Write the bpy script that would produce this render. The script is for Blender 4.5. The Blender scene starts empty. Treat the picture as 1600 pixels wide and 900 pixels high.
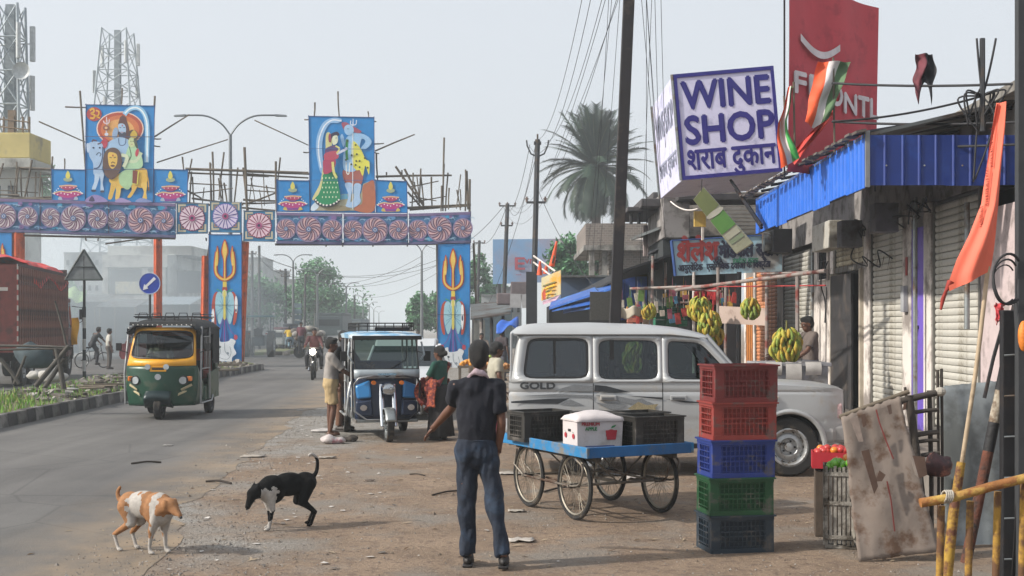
import bpy, bmesh, math, random
from math import sin, cos, pi, radians, sqrt
from mathutils import Vector, Matrix, noise
R = random.Random(7)
S = bpy.context.scene
COL = S.collection
# ---------------------------------------------------------------- camera
F, HZ, EYE = 1900.0, 508.0, 1.85          # focal length in photo pixels, horizon row, eye height
cd = bpy.data.cameras.new('camera'); cam = bpy.data.objects.new('camera', cd); COL.objects.link(cam)
cd.sensor_width = 36; cd.lens = 36*F/1600; cd.shift_y = (HZ-450)/1600; cd.clip_start = .1; cd.clip_end = 6000
cam.location = (0, 0, EYE); cam.rotation_euler = (pi/2, 0, 0); S.camera = cam
# ---------------------------------------------------------------- sky and sun
SUN_EL, SUN_AZ = radians(33), radians(-104)   # azimuth from +Y, clockwise; the sun stands to the left, a little behind us
w = bpy.data.worlds.new('World'); S.world = w; w.use_nodes = True
nt = w.node_tree; bg = nt.nodes['Background']; sky = nt.nodes.new('ShaderNodeTexSky')
sky.sky_type = 'NISHITA'; sky.sun_disc = False; sky.sun_elevation = SUN_EL; sky.sun_rotation = SUN_AZ
sky.dust_density = 6; sky.air_density = 1.2; sky.ozone_density = 1.0; sky.altitude = 100
hs = nt.nodes.new('ShaderNodeHueSaturation'); hs.inputs['Saturation'].default_value = .38; hs.inputs['Value'].default_value = 1.0
nt.links.new(sky.outputs[0], hs.inputs['Color'])
# thin, even high cloud veils the blue: blend the sky with the pale grey of the overcast
mx = nt.nodes.new('ShaderNodeMix'); mx.data_type = 'RGBA'; mx.inputs[0].default_value = .62
nt.links.new(hs.outputs[0], mx.inputs[6]); mx.inputs[7].default_value = (5.9, 6.25, 6.75, 1)
nt.links.new(mx.outputs[2], bg.inputs[0]); bg.inputs[1].default_value = .118
sd = bpy.data.lights.new('sun', 'SUN'); sun = bpy.data.objects.new('sun', sd); COL.objects.link(sun)
sd.energy = 3.9; sd.angle = radians(1.5); sd.color = (1, .93, .83)
_d = Vector((sin(SUN_AZ)*cos(SUN_EL), cos(SUN_AZ)*cos(SUN_EL), sin(SUN_EL)))
sun.rotation_euler = _d.to_track_quat('Z', 'Y').to_euler(); sun.location = (-30, 0, 40)
S.view_settings.view_transform = 'Standard'; S.view_settings.look = 'None'; S.view_settings.gamma = 1
S.view_settings.exposure = 0.42
S.render.engine = 'CYCLES'; S.cycles.max_bounces = 7; S.cycles.volume_bounces = 1; S.cycles.transparent_max_bounces = 12
S.cycles.use_denoising = True; S.cycles.caustics_reflective = False; S.cycles.caustics_refractive = False
# ---------------------------------------------------------------- helpers
def at(x, y, D): return Vector(((x-800)/F*D, D, EYE+(HZ-y)/F*D))
def gd(x, y): D = EYE*F/(y-HZ); return Vector(((x-800)/F*D, D, 0))
def lin(h):
    if not isinstance(h, str): return tuple(h)
    h = h.lstrip('#'); o = []
    for i in (0, 2, 4):
        c = int(h[i:i+2], 16)/255; o.append(c/12.92 if c <= .04045 else ((c+.055)/1.055)**2.4)
    return tuple(o)
_M = {}
def M(name, col, rough=.6, metal=0., var=.18, scale=6., bump=.15, col2=None, amt=.35, s2=2.5, detail=5, emit=0, wave=None, alpha=None, trans=0, spec=None):
    """procedural material: noise-varied colour, a second colour in worn patches, fine relief"""
    if name in _M: return _M[name]
    m = bpy.data.materials.new(name); m.use_nodes = True; n = m.node_tree.nodes; L = m.node_tree.links
    p = n['Principled BSDF']; c = lin(col)
    p.inputs['Roughness'].default_value = rough; p.inputs['Metallic'].default_value = metal
    if spec is not None: p.inputs['Specular IOR Level'].default_value = spec
    tc = n.new('ShaderNodeTexCoord')
    nz = n.new('ShaderNodeTexNoise'); nz.inputs['Scale'].default_value = scale; nz.inputs['Detail'].default_value = detail
    L.new(tc.outputs['Object'], nz.inputs['Vector'])
    rp = n.new('ShaderNodeValToRGB'); rp.color_ramp.elements[0].position = .3; rp.color_ramp.elements[1].position = .7
    rp.color_ramp.elements[0].color = tuple(max(0, x*(1-var)) for x in c)+(1,)
    rp.color_ramp.elements[1].color = tuple(min(1, x*(1+var)) for x in c)+(1,)
    L.new(nz.outputs['Fac'], rp.inputs[0]); out = rp.outputs[0]
    if col2 is not None:
        n2 = n.new('ShaderNodeTexNoise'); n2.inputs['Scale'].default_value = s2; n2.inputs['Detail'].default_value = 7
        n2.inputs['Roughness'].default_value = .65; L.new(tc.outputs['Object'], n2.inputs['Vector'])
        r2 = n.new('ShaderNodeValToRGB'); r2.color_ramp.elements[0].position = .62-amt*.35; r2.color_ramp.elements[1].position = .72-amt*.3
        L.new(n2.outputs['Fac'], r2.inputs[0])
        mx = n.new('ShaderNodeMix'); mx.data_type = 'RGBA'; mx.inputs[7].default_value = lin(col2)+(1,)
        L.new(r2.outputs[0], mx.inputs[0]); L.new(out, mx.inputs[6]); out = mx.outputs[2]
        mr = n.new('ShaderNodeMath'); mr.operation = 'MULTIPLY_ADD'; L.new(r2.outputs[0], mr.inputs[0]); mr.inputs[1].default_value = .75-rough if rough < .75 else 0; mr.inputs[2].default_value = rough
        L.new(mr.outputs[0], p.inputs['Roughness'])
    L.new(out, p.inputs['Base Color'])
    if bump:
        nb = n.new('ShaderNodeTexNoise'); nb.inputs['Scale'].default_value = scale*5; nb.inputs['Detail'].default_value = 4
        L.new(tc.outputs['Object'], nb.inputs['Vector'])
        bp = n.new('ShaderNodeBump'); bp.inputs['Strength'].default_value = bump; bp.inputs['Distance'].default_value = .02
        L.new(nb.outputs['Fac'], bp.inputs['Height']); L.new(bp.outputs[0], p.inputs['Normal'])
    if emit:
        p.inputs['Emission Color'].default_value = c+(1,); p.inputs['Emission Strength'].default_value = emit
    if trans: p.inputs['Transmission Weight'].default_value = trans
    if alpha is not None: p.inputs['Alpha'].default_value = alpha
    _M[name] = m; return m
def glass(name, tint='#8fa6a6', rough=.03, a=.75):
    """thin pane: part clear, part mirror, tinted"""
    if name in _M: return _M[name]
    m = bpy.data.materials.new(name); m.use_nodes = True; n = m.node_tree.nodes; L = m.node_tree.links
    n.remove(n['Principled BSDF']); o = n['Material Output']
    t = n.new('ShaderNodeBsdfTransparent'); t.inputs[0].default_value = lin(tint)+(1,)
    g = n.new('ShaderNodeBsdfGlossy'); g.inputs['Roughness'].default_value = rough; g.inputs[0].default_value = (.9, .95, 1, 1)
    fr = n.new('ShaderNodeFresnel'); fr.inputs[0].default_value = 1.5
    ad = n.new('ShaderNodeMath'); ad.operation = 'MULTIPLY_ADD'; ad.inputs[1].default_value = 1.0; ad.inputs[2].default_value = 1-a; ad.use_clamp = True
    L.new(fr.outputs[0], ad.inputs[0]); mx = n.new('ShaderNodeMixShader'); L.new(ad.outputs[0], mx.inputs[0])
    L.new(t.outputs[0], mx.inputs[1]); L.new(g.outputs[0], mx.inputs[2]); L.new(mx.outputs[0], o.inputs[0])
    _M[name] = m; return m
def sp(pts, n=6, closed=True):
    """Catmull-Rom smoothing of a 2D/3D outline"""
    P = [Vector(p) for p in pts]; N = len(P); o = []
    for i in range(N if closed else N-1):
        a, b, c, d = ((P[(i-1) % N], P[i], P[(i+1) % N], P[(i+2) % N]) if closed else (P[max(i-1, 0)], P[i], P[i+1], P[min(i+2, N-1)]))
        for k in range(n):
            t = k/n; o.append(.5*((2*b)+(c-a)*t+(2*a-5*b+4*c-d)*t*t+(3*b-a-3*c+d)*t**3))
    if not closed: o.append(P[-1])
    return o
def RZ(a): return Matrix.Rotation(a, 3, 'Z')
def RX(a): return Matrix.Rotation(a, 3, 'X')
def RY(a): return Matrix.Rotation(a, 3, 'Y')
class B:
    """a mesh under construction; every shape added goes to the current material slot"""
    def __init__(s): s.v = []; s.f = []; s.m = []; s.mi = 0
    def add(s, vs, fs):
        k = len(s.v); s.v += [tuple(p) for p in vs]; s.f += [tuple(i+k for i in f) for f in fs]; s.m += [s.mi]*len(fs); return s
    def mat(s, i): s.mi = i; return s
    def box(s, c, d, rot=None):
        c = Vector(c); hx, hy, hz = d[0]/2, d[1]/2, d[2]/2
        vs = [Vector((x, y, z)) for z in (-hz, hz) for y in (-hy, hy) for x in (-hx, hx)]
        if rot: vs = [rot @ p for p in vs]
        return s.add([c+p for p in vs], [(0, 2, 3, 1), (4, 5, 7, 6), (0, 1, 5, 4), (2, 6, 7, 3), (0, 4, 6, 2), (1, 3, 7, 5)])
    def hexa(s, b, t):
        """box from 4 bottom and 4 top points"""
        return s.add(list(b)+list(t), [(3, 2, 1, 0), (4, 5, 6, 7), (0, 1, 5, 4), (1, 2, 6, 5), (2, 3, 7, 6), (3, 0, 4, 7)])
    def frame(s, d):
        d = Vector(d).normalized(); u = d.orthogonal().normalized()
        if abs(d.z) < .95: u = d.cross(Vector((0, 0, 1))).normalized()
        return u, d.cross(u)
    def cyl(s, a, b, r, r1=None, n=10, cap=True):
        a = Vector(a); b = Vector(b); r1 = r if r1 is None else r1; u, w_ = s.frame(b-a); vs = []
        for p, q in ((a, r), (b, r1)):
            for i in range(n): t = 2*pi*i/n; vs.append(p+(u*cos(t)+w_*sin(t))*q)
        fs = [(i, (i+1) % n, n+(i+1) % n, n+i) for i in range(n)]
        if cap: fs += [tuple(range(n-1, -1, -1)), tuple(range(n, 2*n))]
        return s.add(vs, fs)
    def tube(s, pts, r, n=6, cap=True, closed=False):
        P = [Vector(p) for p in pts]; N = len(P); vs = []; rr = r if isinstance(r, (list, tuple)) else [r]*N
        u = None
        for i, p in enumerate(P):
            d = (P[(i+1) % N]-P[i-1]) if closed else (P[min(i+1, N-1)]-P[max(i-1, 0)])
            if d.length < 1e-9: d = Vector((0, 0, 1))
            d.normalize()
            u = s.frame(d)[0] if u is None else (u-d*u.dot(d))
            if u.length < 1e-4: u = s.frame(d)[0]
            u.normalize(); w_ = d.cross(u)
            for k in range(n): t = 2*pi*k/n; vs.append(p+(u*cos(t)+w_*sin(t))*rr[i])
        fs = []
        for i in range(N if closed else N-1):
            for k in range(n): j = (i+1) % N; fs.append((i*n+k, i*n+(k+1) % n, j*n+(k+1) % n, j*n+k))
        if cap and not closed: fs += [tuple(range(n-1, -1, -1)), tuple(range((N-1)*n, N*n))]
        return s.add(vs, fs)
    def torus(s, c, ax, R_, r, n=24, m=6):
        c = Vector(c); u, w_ = s.frame(ax); return s.tube([c+(u*cos(2*pi*i/n)+w_*sin(2*pi*i/n))*R_ for i in range(n)], r, m, closed=True)
    def sph(s, c, r, n=10, m=7, rot=None):
        c = Vector(c); r = (r, r, r) if not isinstance(r, (tuple, list)) else r; vs = []
        for j in range(1, m):
            for i in range(n):
                a = pi*j/m; b = 2*pi*i/n; p = Vector((r[0]*sin(a)*cos(b), r[1]*sin(a)*sin(b), r[2]*cos(a))); vs.append(p)
        vs += [Vector((0, 0, r[2])), Vector((0, 0, -r[2]))]
        if rot: vs = [rot @ p for p in vs]
        vs = [c+p for p in vs]; fs = []; T = (m-1)*n
        for j in range(m-2):
            for i in range(n): fs.append((j*n+i, (j+1)*n+i, (j+1)*n+(i+1) % n, j*n+(i+1) % n))
        for i in range(n): fs.append((T, i, (i+1) % n)); fs.append((T+1, (m-2)*n+(i+1) % n, (m-2)*n+i))
        return s.add(vs, fs)
    def lathe(s, prof, o, ax, n=20):
        """profile of (radius, height) turned about the axis"""
        o = Vector(o); ax = Vector(ax).normalized(); u, w_ = s.frame(ax); vs = []; N = len(prof)
        for r, h in prof:
            for i in range(n): t = 2*pi*i/n; vs.append(o+ax*h+(u*cos(t)+w_*sin(t))*r)
        return s.add(vs, [(j*n+i, j*n+(i+1) % n, (j+1)*n+(i+1) % n, (j+1)*n+i) for j in range(N-1) for i in range(n)])
    def prism(s, pts, ext):
        P = [Vector(p) for p in pts]; e = Vector(ext); n = len(P)
        return s.add(P+[p+e for p in P], [tuple(range(n-1, -1, -1)), tuple(range(n, 2*n))]+[(i, (i+1) % n, n+(i+1) % n, n+i) for i in range(n)])
    def face(s, pts): return s.add(pts, [tuple(range(len(pts)))])
    def loft(s, rings, cap=True, closed=True):
        n = len(rings[0]); vs = [p for r in rings for p in r]; fs = []
        for j in range(len(rings)-1):
            for i in range(n if closed else n-1): fs.append((j*n+i, j*n+(i+1) % n, (j+1)*n+(i+1) % n, (j+1)*n+i))
        if cap: fs += [tuple(range(n-1, -1, -1)), tuple(range((len(rings)-1)*n, len(rings)*n))]
        return s.add(vs, fs)
    def grid(s, fn, nu, nv):
        vs = [fn(i/nu, j/nv) for j in range(nv+1) for i in range(nu+1)]; w_ = nu+1
        return s.add(vs, [(j*w_+i, j*w_+i+1, (j+1)*w_+i+1, (j+1)*w_+i) for j in range(nv) for i in range(nu)])
    def data(s, name, mats, smooth=None):
        me = bpy.data.meshes.new(name); me.from_pydata(s.v, [], s.f)
        for m in (mats if isinstance(mats, (list, tuple)) else [mats]): me.materials.append(m)
        me.polygons.foreach_set('material_index', s.m)
        if smooth:
            me.polygons.foreach_set('use_smooth', [True]*len(me.polygons)); me.set_sharp_from_angle(angle=radians(smooth))
        me.update(); return me
    def out(s, name, mats, parent=None, smooth=None, bev=0, solid=0, **k):
        return obj(name, s.data(name, mats, smooth), parent, bev=bev, solid=solid, **k)
def obj(name, me, parent=None, loc=None, rz=0, bev=0, solid=0, rot=None, scl=None, **k):
    o = bpy.data.objects.new(name, me); COL.objects.link(o)
    if parent: o.parent = parent
    if loc is not None: o.location = loc
    if rz: o.rotation_euler = (0, 0, rz)
    if rot is not None: o.rotation_euler = rot
    if scl is not None: o.scale = scl
    if solid: m = o.modifiers.new('s', 'SOLIDIFY'); m.thickness = solid; m.offset = 0
    if bev: m = o.modifiers.new('b', 'BEVEL'); m.width = bev; m.segments = 2; m.limit_method = 'ANGLE'; m.angle_limit = radians(40)
    for q, v in k.items(): o[{'cat': 'category'}.get(q, q)] = v
    return o
def thing(name, label, cat, loc=(0, 0, 0), rz=0, group=None):
    o = bpy.data.objects.new(name, None); COL.objects.link(o); o.location = loc; o.rotation_euler = (0, 0, rz); o.empty_display_size = .2
    o['label'] = label; o['category'] = cat
    if group: o['group'] = group
    return o
def dup(root, label, loc, rz=0, group=None, scl=None):
    r = root.copy(); COL.objects.link(r); r.location = loc; r.rotation_euler = (0, 0, rz); r['label'] = label
    if scl: r.scale = (scl,)*3 if not isinstance(scl, tuple) else scl
    if group: r['group'] = group
    for ch in list(root.children):
        c = ch.copy(); COL.objects.link(c); c.parent = r
        for g in list(ch.children): d = g.copy(); COL.objects.link(d); d.parent = c
    return r
def text_mesh(b, s, size, org, U=(1, 0, 0), V=(0, 0, 1), N=(0, -1, 0), align='LEFT', bold=0., width=None, shear=0):
    """lettering as flat pieces on the plane org+U,V, lifted along N; fits to width when given"""
    c = bpy.data.curves.new('t', 'FONT'); c.body = s; c.size = size; c.align_x = align; c.shear = shear; c.resolution_u = 3
    o = bpy.data.objects.new('t', c); COL.objects.link(o)
    me = bpy.data.meshes.new_from_object(o.evaluated_get(bpy.context.evaluated_depsgraph_get()))
    bm = bmesh.new(); bm.from_mesh(me); bpy.data.objects.remove(o); bpy.data.curves.remove(c); bpy.data.meshes.remove(me)
    bm.verts.ensure_lookup_table(); isl = [-1]*len(bm.verts); k = 0
    for v in bm.verts:
        if isl[v.index] < 0:
            st = [v]; isl[v.index] = k
            while st:
                q = st.pop()
                for e in q.link_edges:
                    t = e.other_vert(q)
                    if isl[t.index] < 0: isl[t.index] = k; st.append(t)
            k += 1
    U = Vector(U); V = Vector(V); N = Vector(N); org = Vector(org)
    xs = [v.co.x for v in bm.verts]; x0, x1 = min(xs), max(xs); kx = width/(x1-x0) if width else 1
    offs = [(0, 0)] if not bold else [(-bold, 0), (bold, 0), (0, bold), (0, -bold)]
    for q, (dx, dy) in enumerate(offs):
        vs = [org+U*(((v.co.x-(x0 if width else 0))*kx)+dx)+V*(v.co.y+dy)+N*((isl[v.index] % 5)*.0004+q*.0021) for v in bm.verts]
        b.add(vs, [tuple(v.index for v in f.verts) for f in bm.faces])
    bm.free(); return k
def sag(a, b, s, n=12):
    a = Vector(a); b = Vector(b); return [a.lerp(b, i/n)-Vector((0, 0, 4*s*(i/n)*(1-i/n))) for i in range(n+1)]
# shared materials
mBAMBOO = M('bamboo', '#5d5346', .8, var=.35, scale=3)
mGALV = M('galvanised_steel', '#8a8f90', .45, .7, var=.15, scale=12, col2='#6d5b4b', amt=.3)
mDARKSTEEL = M('dark_steel', '#24252a', .5, .6, var=.2, col2='#3d2a20', amt=.2)
mRUBBER = M('tyre_rubber', '#1c1b1b', .85, var=.2, scale=20, col2='#4a4238', amt=.25, s2=6)
mCHROME = M('chrome', '#c9ccd0', .18, 1., var=.05, bump=0)
mBLACK = M('black_plastic', '#141416', .5, var=.1, scale=15)
mWIRE = M('black_wire', '#202024', .7, bump=0)
mCONC = M('weathered_concrete', '#8d8a84', .9, var=.2, scale=2, col2='#5b5955', amt=.4, s2=1.2, bump=.4)
# ---------------------------------------------------------------- shared vehicle parts
mGLASS = glass('window_glass', '#8fa39d', .02, .985); mGLASSD = glass('tinted_glass', '#3f5a54', .03, .96); mLENS = glass('lamp_lens', '#dfe6ea', .05, .6)
mSILVER = M('silver_paint', '#a8aaab', .32, .2, var=.04, scale=2, bump=0, col2='#a5a19b', amt=.1, s2=3, spec=.6)
mSEAT = M('dark_seat', '#2b2a2c', .8); mINT = M('dark_interior', '#1b1c1e', .85, bump=0)
def wheel(name, par, c, r, w_, rim='steel', ax=(0, 1, 0), mrim=None, hub=.62):
    """tyre with tread shoulders; rim as a child"""
    c = Vector(c); ax = Vector(ax).normalized(); b = B(); h = w_/2; ri = r*hub
    b.lathe([(ri, -h*.7), (ri+.02, -h*.95), (r*.92, -h), (r*.985, -h*.8), (r, -h*.5), (r, -h*.3), (r*.98, -h*.28), (r*.98, -h*.2), (r, -h*.18), (r, h*.18), (r*.98, h*.2), (r*.98, h*.28), (r, h*.3), (r, h*.5), (r*.985, h*.8), (r*.92, h), (ri+.02, h*.95), (ri, h*.7)], c, ax, 36)
    t = b.out(name, mRUBBER, par, smooth=35); b = B(); m = mrim or M('wheel_steel', '#a3a5a6', .4, .5, var=.1, col2='#5d5347', amt=.3, s2=9)
    for s_ in (-1, 1):
        b.mi = 0; b.lathe([(ri+.012, h*.86), (ri-.005, h*.9), (ri-.02, h*.8), (ri-.03, h*.35), (ri*.78, h*.3), (ri*.66, h*.5), (ri*.5, h*.55), (ri*.42, h*.35), (ri*.25, h*.32), (ri*.22, h*.62), (ri*.1, h*.66), (.0001, h*.66)], c, ax*s_, 36)
        b.mi = 1
        u, v = b.frame(ax)
        if rim == 'steel':
            for k in range(10): a = 2*pi*k/10; p = c+ax*s_*(h*.315)+(u*cos(a)+v*sin(a))*ri*.88; b.cyl(p, p+ax*s_*.004, ri*.075, n=8)
            for k in range(5): a = 2*pi*k/5; p = c+ax*s_*(h*.45)+(u*cos(a)+v*sin(a))*ri*.34; b.cyl(p, p+ax*s_*.02, ri*.06, n=6)
    b.out('rim', [m, mDARKSTEEL], t, smooth=35); return t
def bay(b, q, y_of, inset=.035, smoothing=3, n=10, holes=None):
    """ring of faces between the quad q (x,z corners) and a rounded opening inside; returns the opening's loop"""
    c = Vector((sum(p[0] for p in q)/4, sum(p[1] for p in q)/4)); Q = [Vector(p) for p in q]
    if isinstance(inset, (int, float)): inset = [inset]*4     # per side
    def cross(p1, d1, p2, d2):
        t = ((p2.x-p1.x)*d2.y-(p2.y-p1.y)*d2.x)/(d1.x*d2.y-d1.y*d2.x); return p1+d1*t
    ln = []
    for i in range(4):
        a, d = Q[i], (Q[(i+1) % 4]-Q[i]).normalized(); nr = Vector((-d.y, d.x)); nr = nr if nr.dot(c-a) > 0 else -nr; ln.append((a+nr*inset[i], d))
    I = [cross(*ln[i-1], *ln[i]) for i in range(4)]
    per = lambda Z: [Z[i].lerp(Z[(i+1) % 4], k/n) for i in range(4) for k in range(n)]
    o, i_ = per(Q), per(I)
    for _ in range(smoothing): i_ = [(i_[k-1]+i_[k]*2+i_[(k+1) % len(i_)])/4 for k in range(len(i_))]
    N = len(o); P3 = lambda p: Vector((p.x, y_of(p.x, p.y), p.y))
    b.add([P3(p) for p in o]+[P3(p) for p in i_], [(k, (k+1) % N, N+(k+1) % N, N+k) for k in range(N)])
    return [P3(p) for p in i_]
# ---------------------------------------------------------------- ground, roads, median
def ground_mat():
    m = bpy.data.materials.new('dusty_ground'); m.use_nodes = True; n = m.node_tree.nodes; L = m.node_tree.links; p = n['Principled BSDF']
    tc = n.new('ShaderNodeTexCoord'); p.inputs['Roughness'].default_value = .95
    def N(sc, de=6, ro=.6, vec=None):
        q = n.new('ShaderNodeTexNoise'); q.inputs['Scale'].default_value = sc; q.inputs['Detail'].default_value = de; q.inputs['Roughness'].default_value = ro
        L.new(vec or tc.outputs['Object'], q.inputs['Vector']); return q.outputs['Fac']
    def ramp(f, a, b, ca=(0, 0, 0, 1), cb=(1, 1, 1, 1)):
        r = n.new('ShaderNodeValToRGB'); r.color_ramp.elements[0].position = a; r.color_ramp.elements[1].position = b
        r.color_ramp.elements[0].color = ca; r.color_ramp.elements[1].color = cb; L.new(f, r.inputs[0]); return r.outputs[0]
    def mix(f, a, b):
        x = n.new('ShaderNodeMix'); x.data_type = 'RGBA'; L.new(f, x.inputs[0])
        for i, c in ((6, a), (7, b)):
            if isinstance(c, str): x.inputs[i].default_value = lin(c)+(1,)
            else: L.new(c, x.inputs[i])
        return x.outputs[2]
    dirt = ramp(N(1.3), .3, .7, lin('#6f5d4c')+(1,), lin('#907c68')+(1,))
    dirt = mix(ramp(N(9, 8, .7), .5, .62), dirt, '#69574a'); dirt = mix(ramp(N(.8, 6, .6), .5, .64), dirt, '#7b736a')
    dirt = mix(ramp(N(34, 3, .6), .62, .68), dirt, '#a29484')
    sepx = n.new('ShaderNodeSeparateXYZ'); L.new(tc.outputs['Object'], sepx.inputs[0])
    # old asphalt and gravel show through in patches, mostly in the nearest five metres and round the road edge
    w1 = n.new('ShaderNodeMath'); w1.operation = 'MULTIPLY_ADD'; L.new(N(.55, 7, .62), w1.inputs[0]); w1.inputs[1].default_value = 5.5
    edge = n.new('ShaderNodeMath'); edge.operation = 'MULTIPLY_ADD'; L.new(sepx.outputs['X'], edge.inputs[0]); edge.inputs[1].default_value = -.55; edge.inputs[2].default_value = -4.6
    e2 = n.new('ShaderNodeMath'); e2.operation = 'MULTIPLY_ADD'; L.new(sepx.outputs['Y'], e2.inputs[0]); e2.inputs[1].default_value = .012; L.new(edge.outputs[0], e2.inputs[2])
    L.new(e2.outputs[0], w1.inputs[2])
    near = n.new('ShaderNodeMapRange'); near.inputs[1].default_value = 14.5; near.inputs[2].default_value = 11.5; L.new(sepx.outputs['Y'], near.inputs[0]); near.inputs[4].default_value = .75
    far = n.new('ShaderNodeMapRange'); far.inputs[1].default_value = 17; far.inputs[2].default_value = 22; L.new(sepx.outputs['Y'], far.inputs[0]); far.inputs[4].default_value = 1.6
    a1 = n.new('ShaderNodeMath'); a1.operation = 'ADD'; L.new(w1.outputs[0], a1.inputs[0]); L.new(near.outputs[0], a1.inputs[1])
    a2 = n.new('ShaderNodeMath'); a2.operation = 'ADD'; a2.use_clamp = True; L.new(a1.outputs[0], a2.inputs[0]); L.new(far.outputs[0], a2.inputs[1])
    grav = mix(ramp(N(45, 5, .7), .42, .62), '#66625d', '#aaa69f')
    grav = mix(ramp(N(3, 6, .7), .5, .66), grav, '#6d6358')
    c = mix(a2.outputs[0], dirt, grav)
    L.new(c, p.inputs['Base Color'])
    b = n.new('ShaderNodeBump'); b.inputs['Strength'].default_value = .8; b.inputs['Distance'].default_value = .045
    ad = n.new('ShaderNodeMath'); ad.operation = 'ADD'; L.new(N(22, 8, .7), ad.inputs[0]); L.new(N(2.2, 4), ad.inputs[1]); L.new(ad.outputs[0], b.inputs['Height'])
    L.new(b.outputs[0], p.inputs['Normal']); return m
def asphalt_mat(name, dust):
    m = bpy.data.materials.new(name); m.use_nodes = True; n = m.node_tree.nodes; L = m.node_tree.links; p = n['Principled BSDF']
    p.inputs['Roughness'].default_value = .82; tc = n.new('ShaderNodeTexCoord')
    def N(sc, de=6, ro=.6):
        q = n.new('ShaderNodeTexNoise'); q.inputs['Scale'].default_value = sc; q.inputs['Detail'].default_value = de; q.inputs['Roughness'].default_value = ro
        L.new(tc.outputs['Object'], q.inputs['Vector']); return q.outputs['Fac']
    def R_(f, a, b, ca, cb):
        r = n.new('ShaderNodeValToRGB'); r.color_ramp.elements[0].position = a; r.color_ramp.elements[1].position = b
        r.color_ramp.elements[0].color = ca; r.color_ramp.elements[1].color = cb; L.new(f, r.inputs[0]); return r.outputs[0]
    base = R_(N(.35, 8), .3, .7, lin('#514f4e')+(1,), lin('#64625f')+(1,))
    mx = n.new('ShaderNodeMix'); mx.data_type = 'RGBA'; mx.blend_type = 'MULTIPLY'; mx.inputs[0].default_value = .55
    L.new(base, mx.inputs[6]); L.new(R_(N(60, 4, .8), .35, .65, (.6, .6, .6, 1), (1.35, 1.35, 1.35, 1)), mx.inputs[7])
    st = n.new('ShaderNodeMapping'); st.inputs['Scale'].default_value = (2.2, .09, 1); L.new(tc.outputs['Object'], st.inputs[0]); sn = n.new('ShaderNodeTexNoise'); sn.inputs['Scale'].default_value = 1; sn.inputs['Detail'].default_value = 5; L.new(st.outputs[0], sn.inputs['Vector'])
    vo = n.new('ShaderNodeTexVoronoi'); vo.feature = 'DISTANCE_TO_EDGE'; vo.inputs['Scale'].default_value = .45; L.new(tc.outputs['Object'], vo.inputs['Vector'])
    for f_, a_, b_, lo, hi in ((sn.outputs['Fac'], .3, .7, .80, 1.14), (vo.outputs['Distance'], .0, .012, .72, 1.0), (N(.16, 3), .45, .5, .9, 1.04)):
        m9 = n.new('ShaderNodeMix'); m9.data_type = 'RGBA'; m9.blend_type = 'MULTIPLY'; m9.inputs[0].default_value = 1; L.new(mx.outputs[2], m9.inputs[6]); L.new(R_(f_, a_, b_, (lo, lo, lo, 1), (hi, hi, hi, 1)), m9.inputs[7]); mx = m9
    # dust that traffic sweeps to the edge
    s = n.new('ShaderNodeSeparateXYZ'); L.new(tc.outputs['Object'], s.inputs[0])
    e = n.new('ShaderNodeMath'); e.operation = 'MULTIPLY_ADD'; L.new(s.outputs['Y'], e.inputs[0]); e.inputs[1].default_value = .074; L.new(s.outputs['X'], e.inputs[2])
    mr = n.new('ShaderNodeMapRange'); mr.inputs[1].default_value = -3.7; mr.inputs[2].default_value = -2.3; L.new(e.outputs[0], mr.inputs[0])
    ml = n.new('ShaderNodeMath'); ml.operation = 'MULTIPLY'; ml.use_clamp = True; L.new(mr.outputs[0], ml.inputs[0]); L.new(R_(N(1.1, 8, .68), .33, .6, (0, 0, 0, 1), (1, 1, 1, 1)), ml.inputs[1])
    m2 = n.new('ShaderNodeMix'); m2.data_type = 'RGBA'; m2.inputs[7].default_value = lin('#9a8468')+(1,)
    k = n.new('ShaderNodeMath'); k.operation = 'MULTIPLY'; k.inputs[1].default_value = dust; L.new(ml.outputs[0], k.inputs[0])
    L.new(k.outputs[0], m2.inputs[0]); L.new(mx.outputs[2], m2.inputs[6]); L.new(m2.outputs[2], p.inputs['Base Color'])
    b = n.new('ShaderNodeBump'); b.inputs['Strength'].default_value = .5; b.inputs['Distance'].default_value = .012; L.new(N(90, 3), b.inputs['Height']); L.new(b.outputs[0], p.inputs['Normal'])
    return m
mGROUND = ground_mat(); mROAD = asphalt_mat('worn_asphalt', .7); mROAD2 = asphalt_mat('far_asphalt', 0)
g = B(); XS = [-2600, -300, -80, -40, -20, -10, -4, 0, 4, 8, 14, 30, 80, 300, 2600]; YS = [-40, 0, 8, 14, 20, 30, 45, 70, 120, 300, 900, 3200]
g.add([(x, y, 0) for y in YS for x in XS], [(j*15+i, j*15+i+1, (j+1)*15+i+1, (j+1)*15+i) for j in range(11) for i in range(14)])
g.out('ground', mGROUND, kind='structure')
KL = [(-40, -6.3), (0, -7.6), (14, -8.8), (21.7, -9.13), (29.5, -9.38), (42.9, -10.25), (50.2, -10.25)]   # (depth, x) of the kerb face
def interp(T, d):
    for (a, xa), (b, xb) in zip(T, T[1:]):
        if d <= b: return xa+(xb-xa)*max(0, (d-a))/(b-a)
    return T[-1][1]
RL = KL[:-1]+[(50.2, -10.6), (60, -12.2), (100, -16), (300, -36), (1500, -155)]
RR = [(-40, 3), (0, -1.9), (9, -2.75), (12.4, -3.25), (17.9, -3.8), (26.6, -4.4), (35, -3.2), (53, -2.4), (100, -7), (300, -27), (1500, -146)]
ds = [-40, 0]+[5+.35*i for i in range(80)]+[34, 36, 40, 45, 50.2, 56, 60, 75, 100, 150, 300, 1500]
b = B(); L_ = [(interp(RL, d), d, .004) for d in ds]
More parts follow.
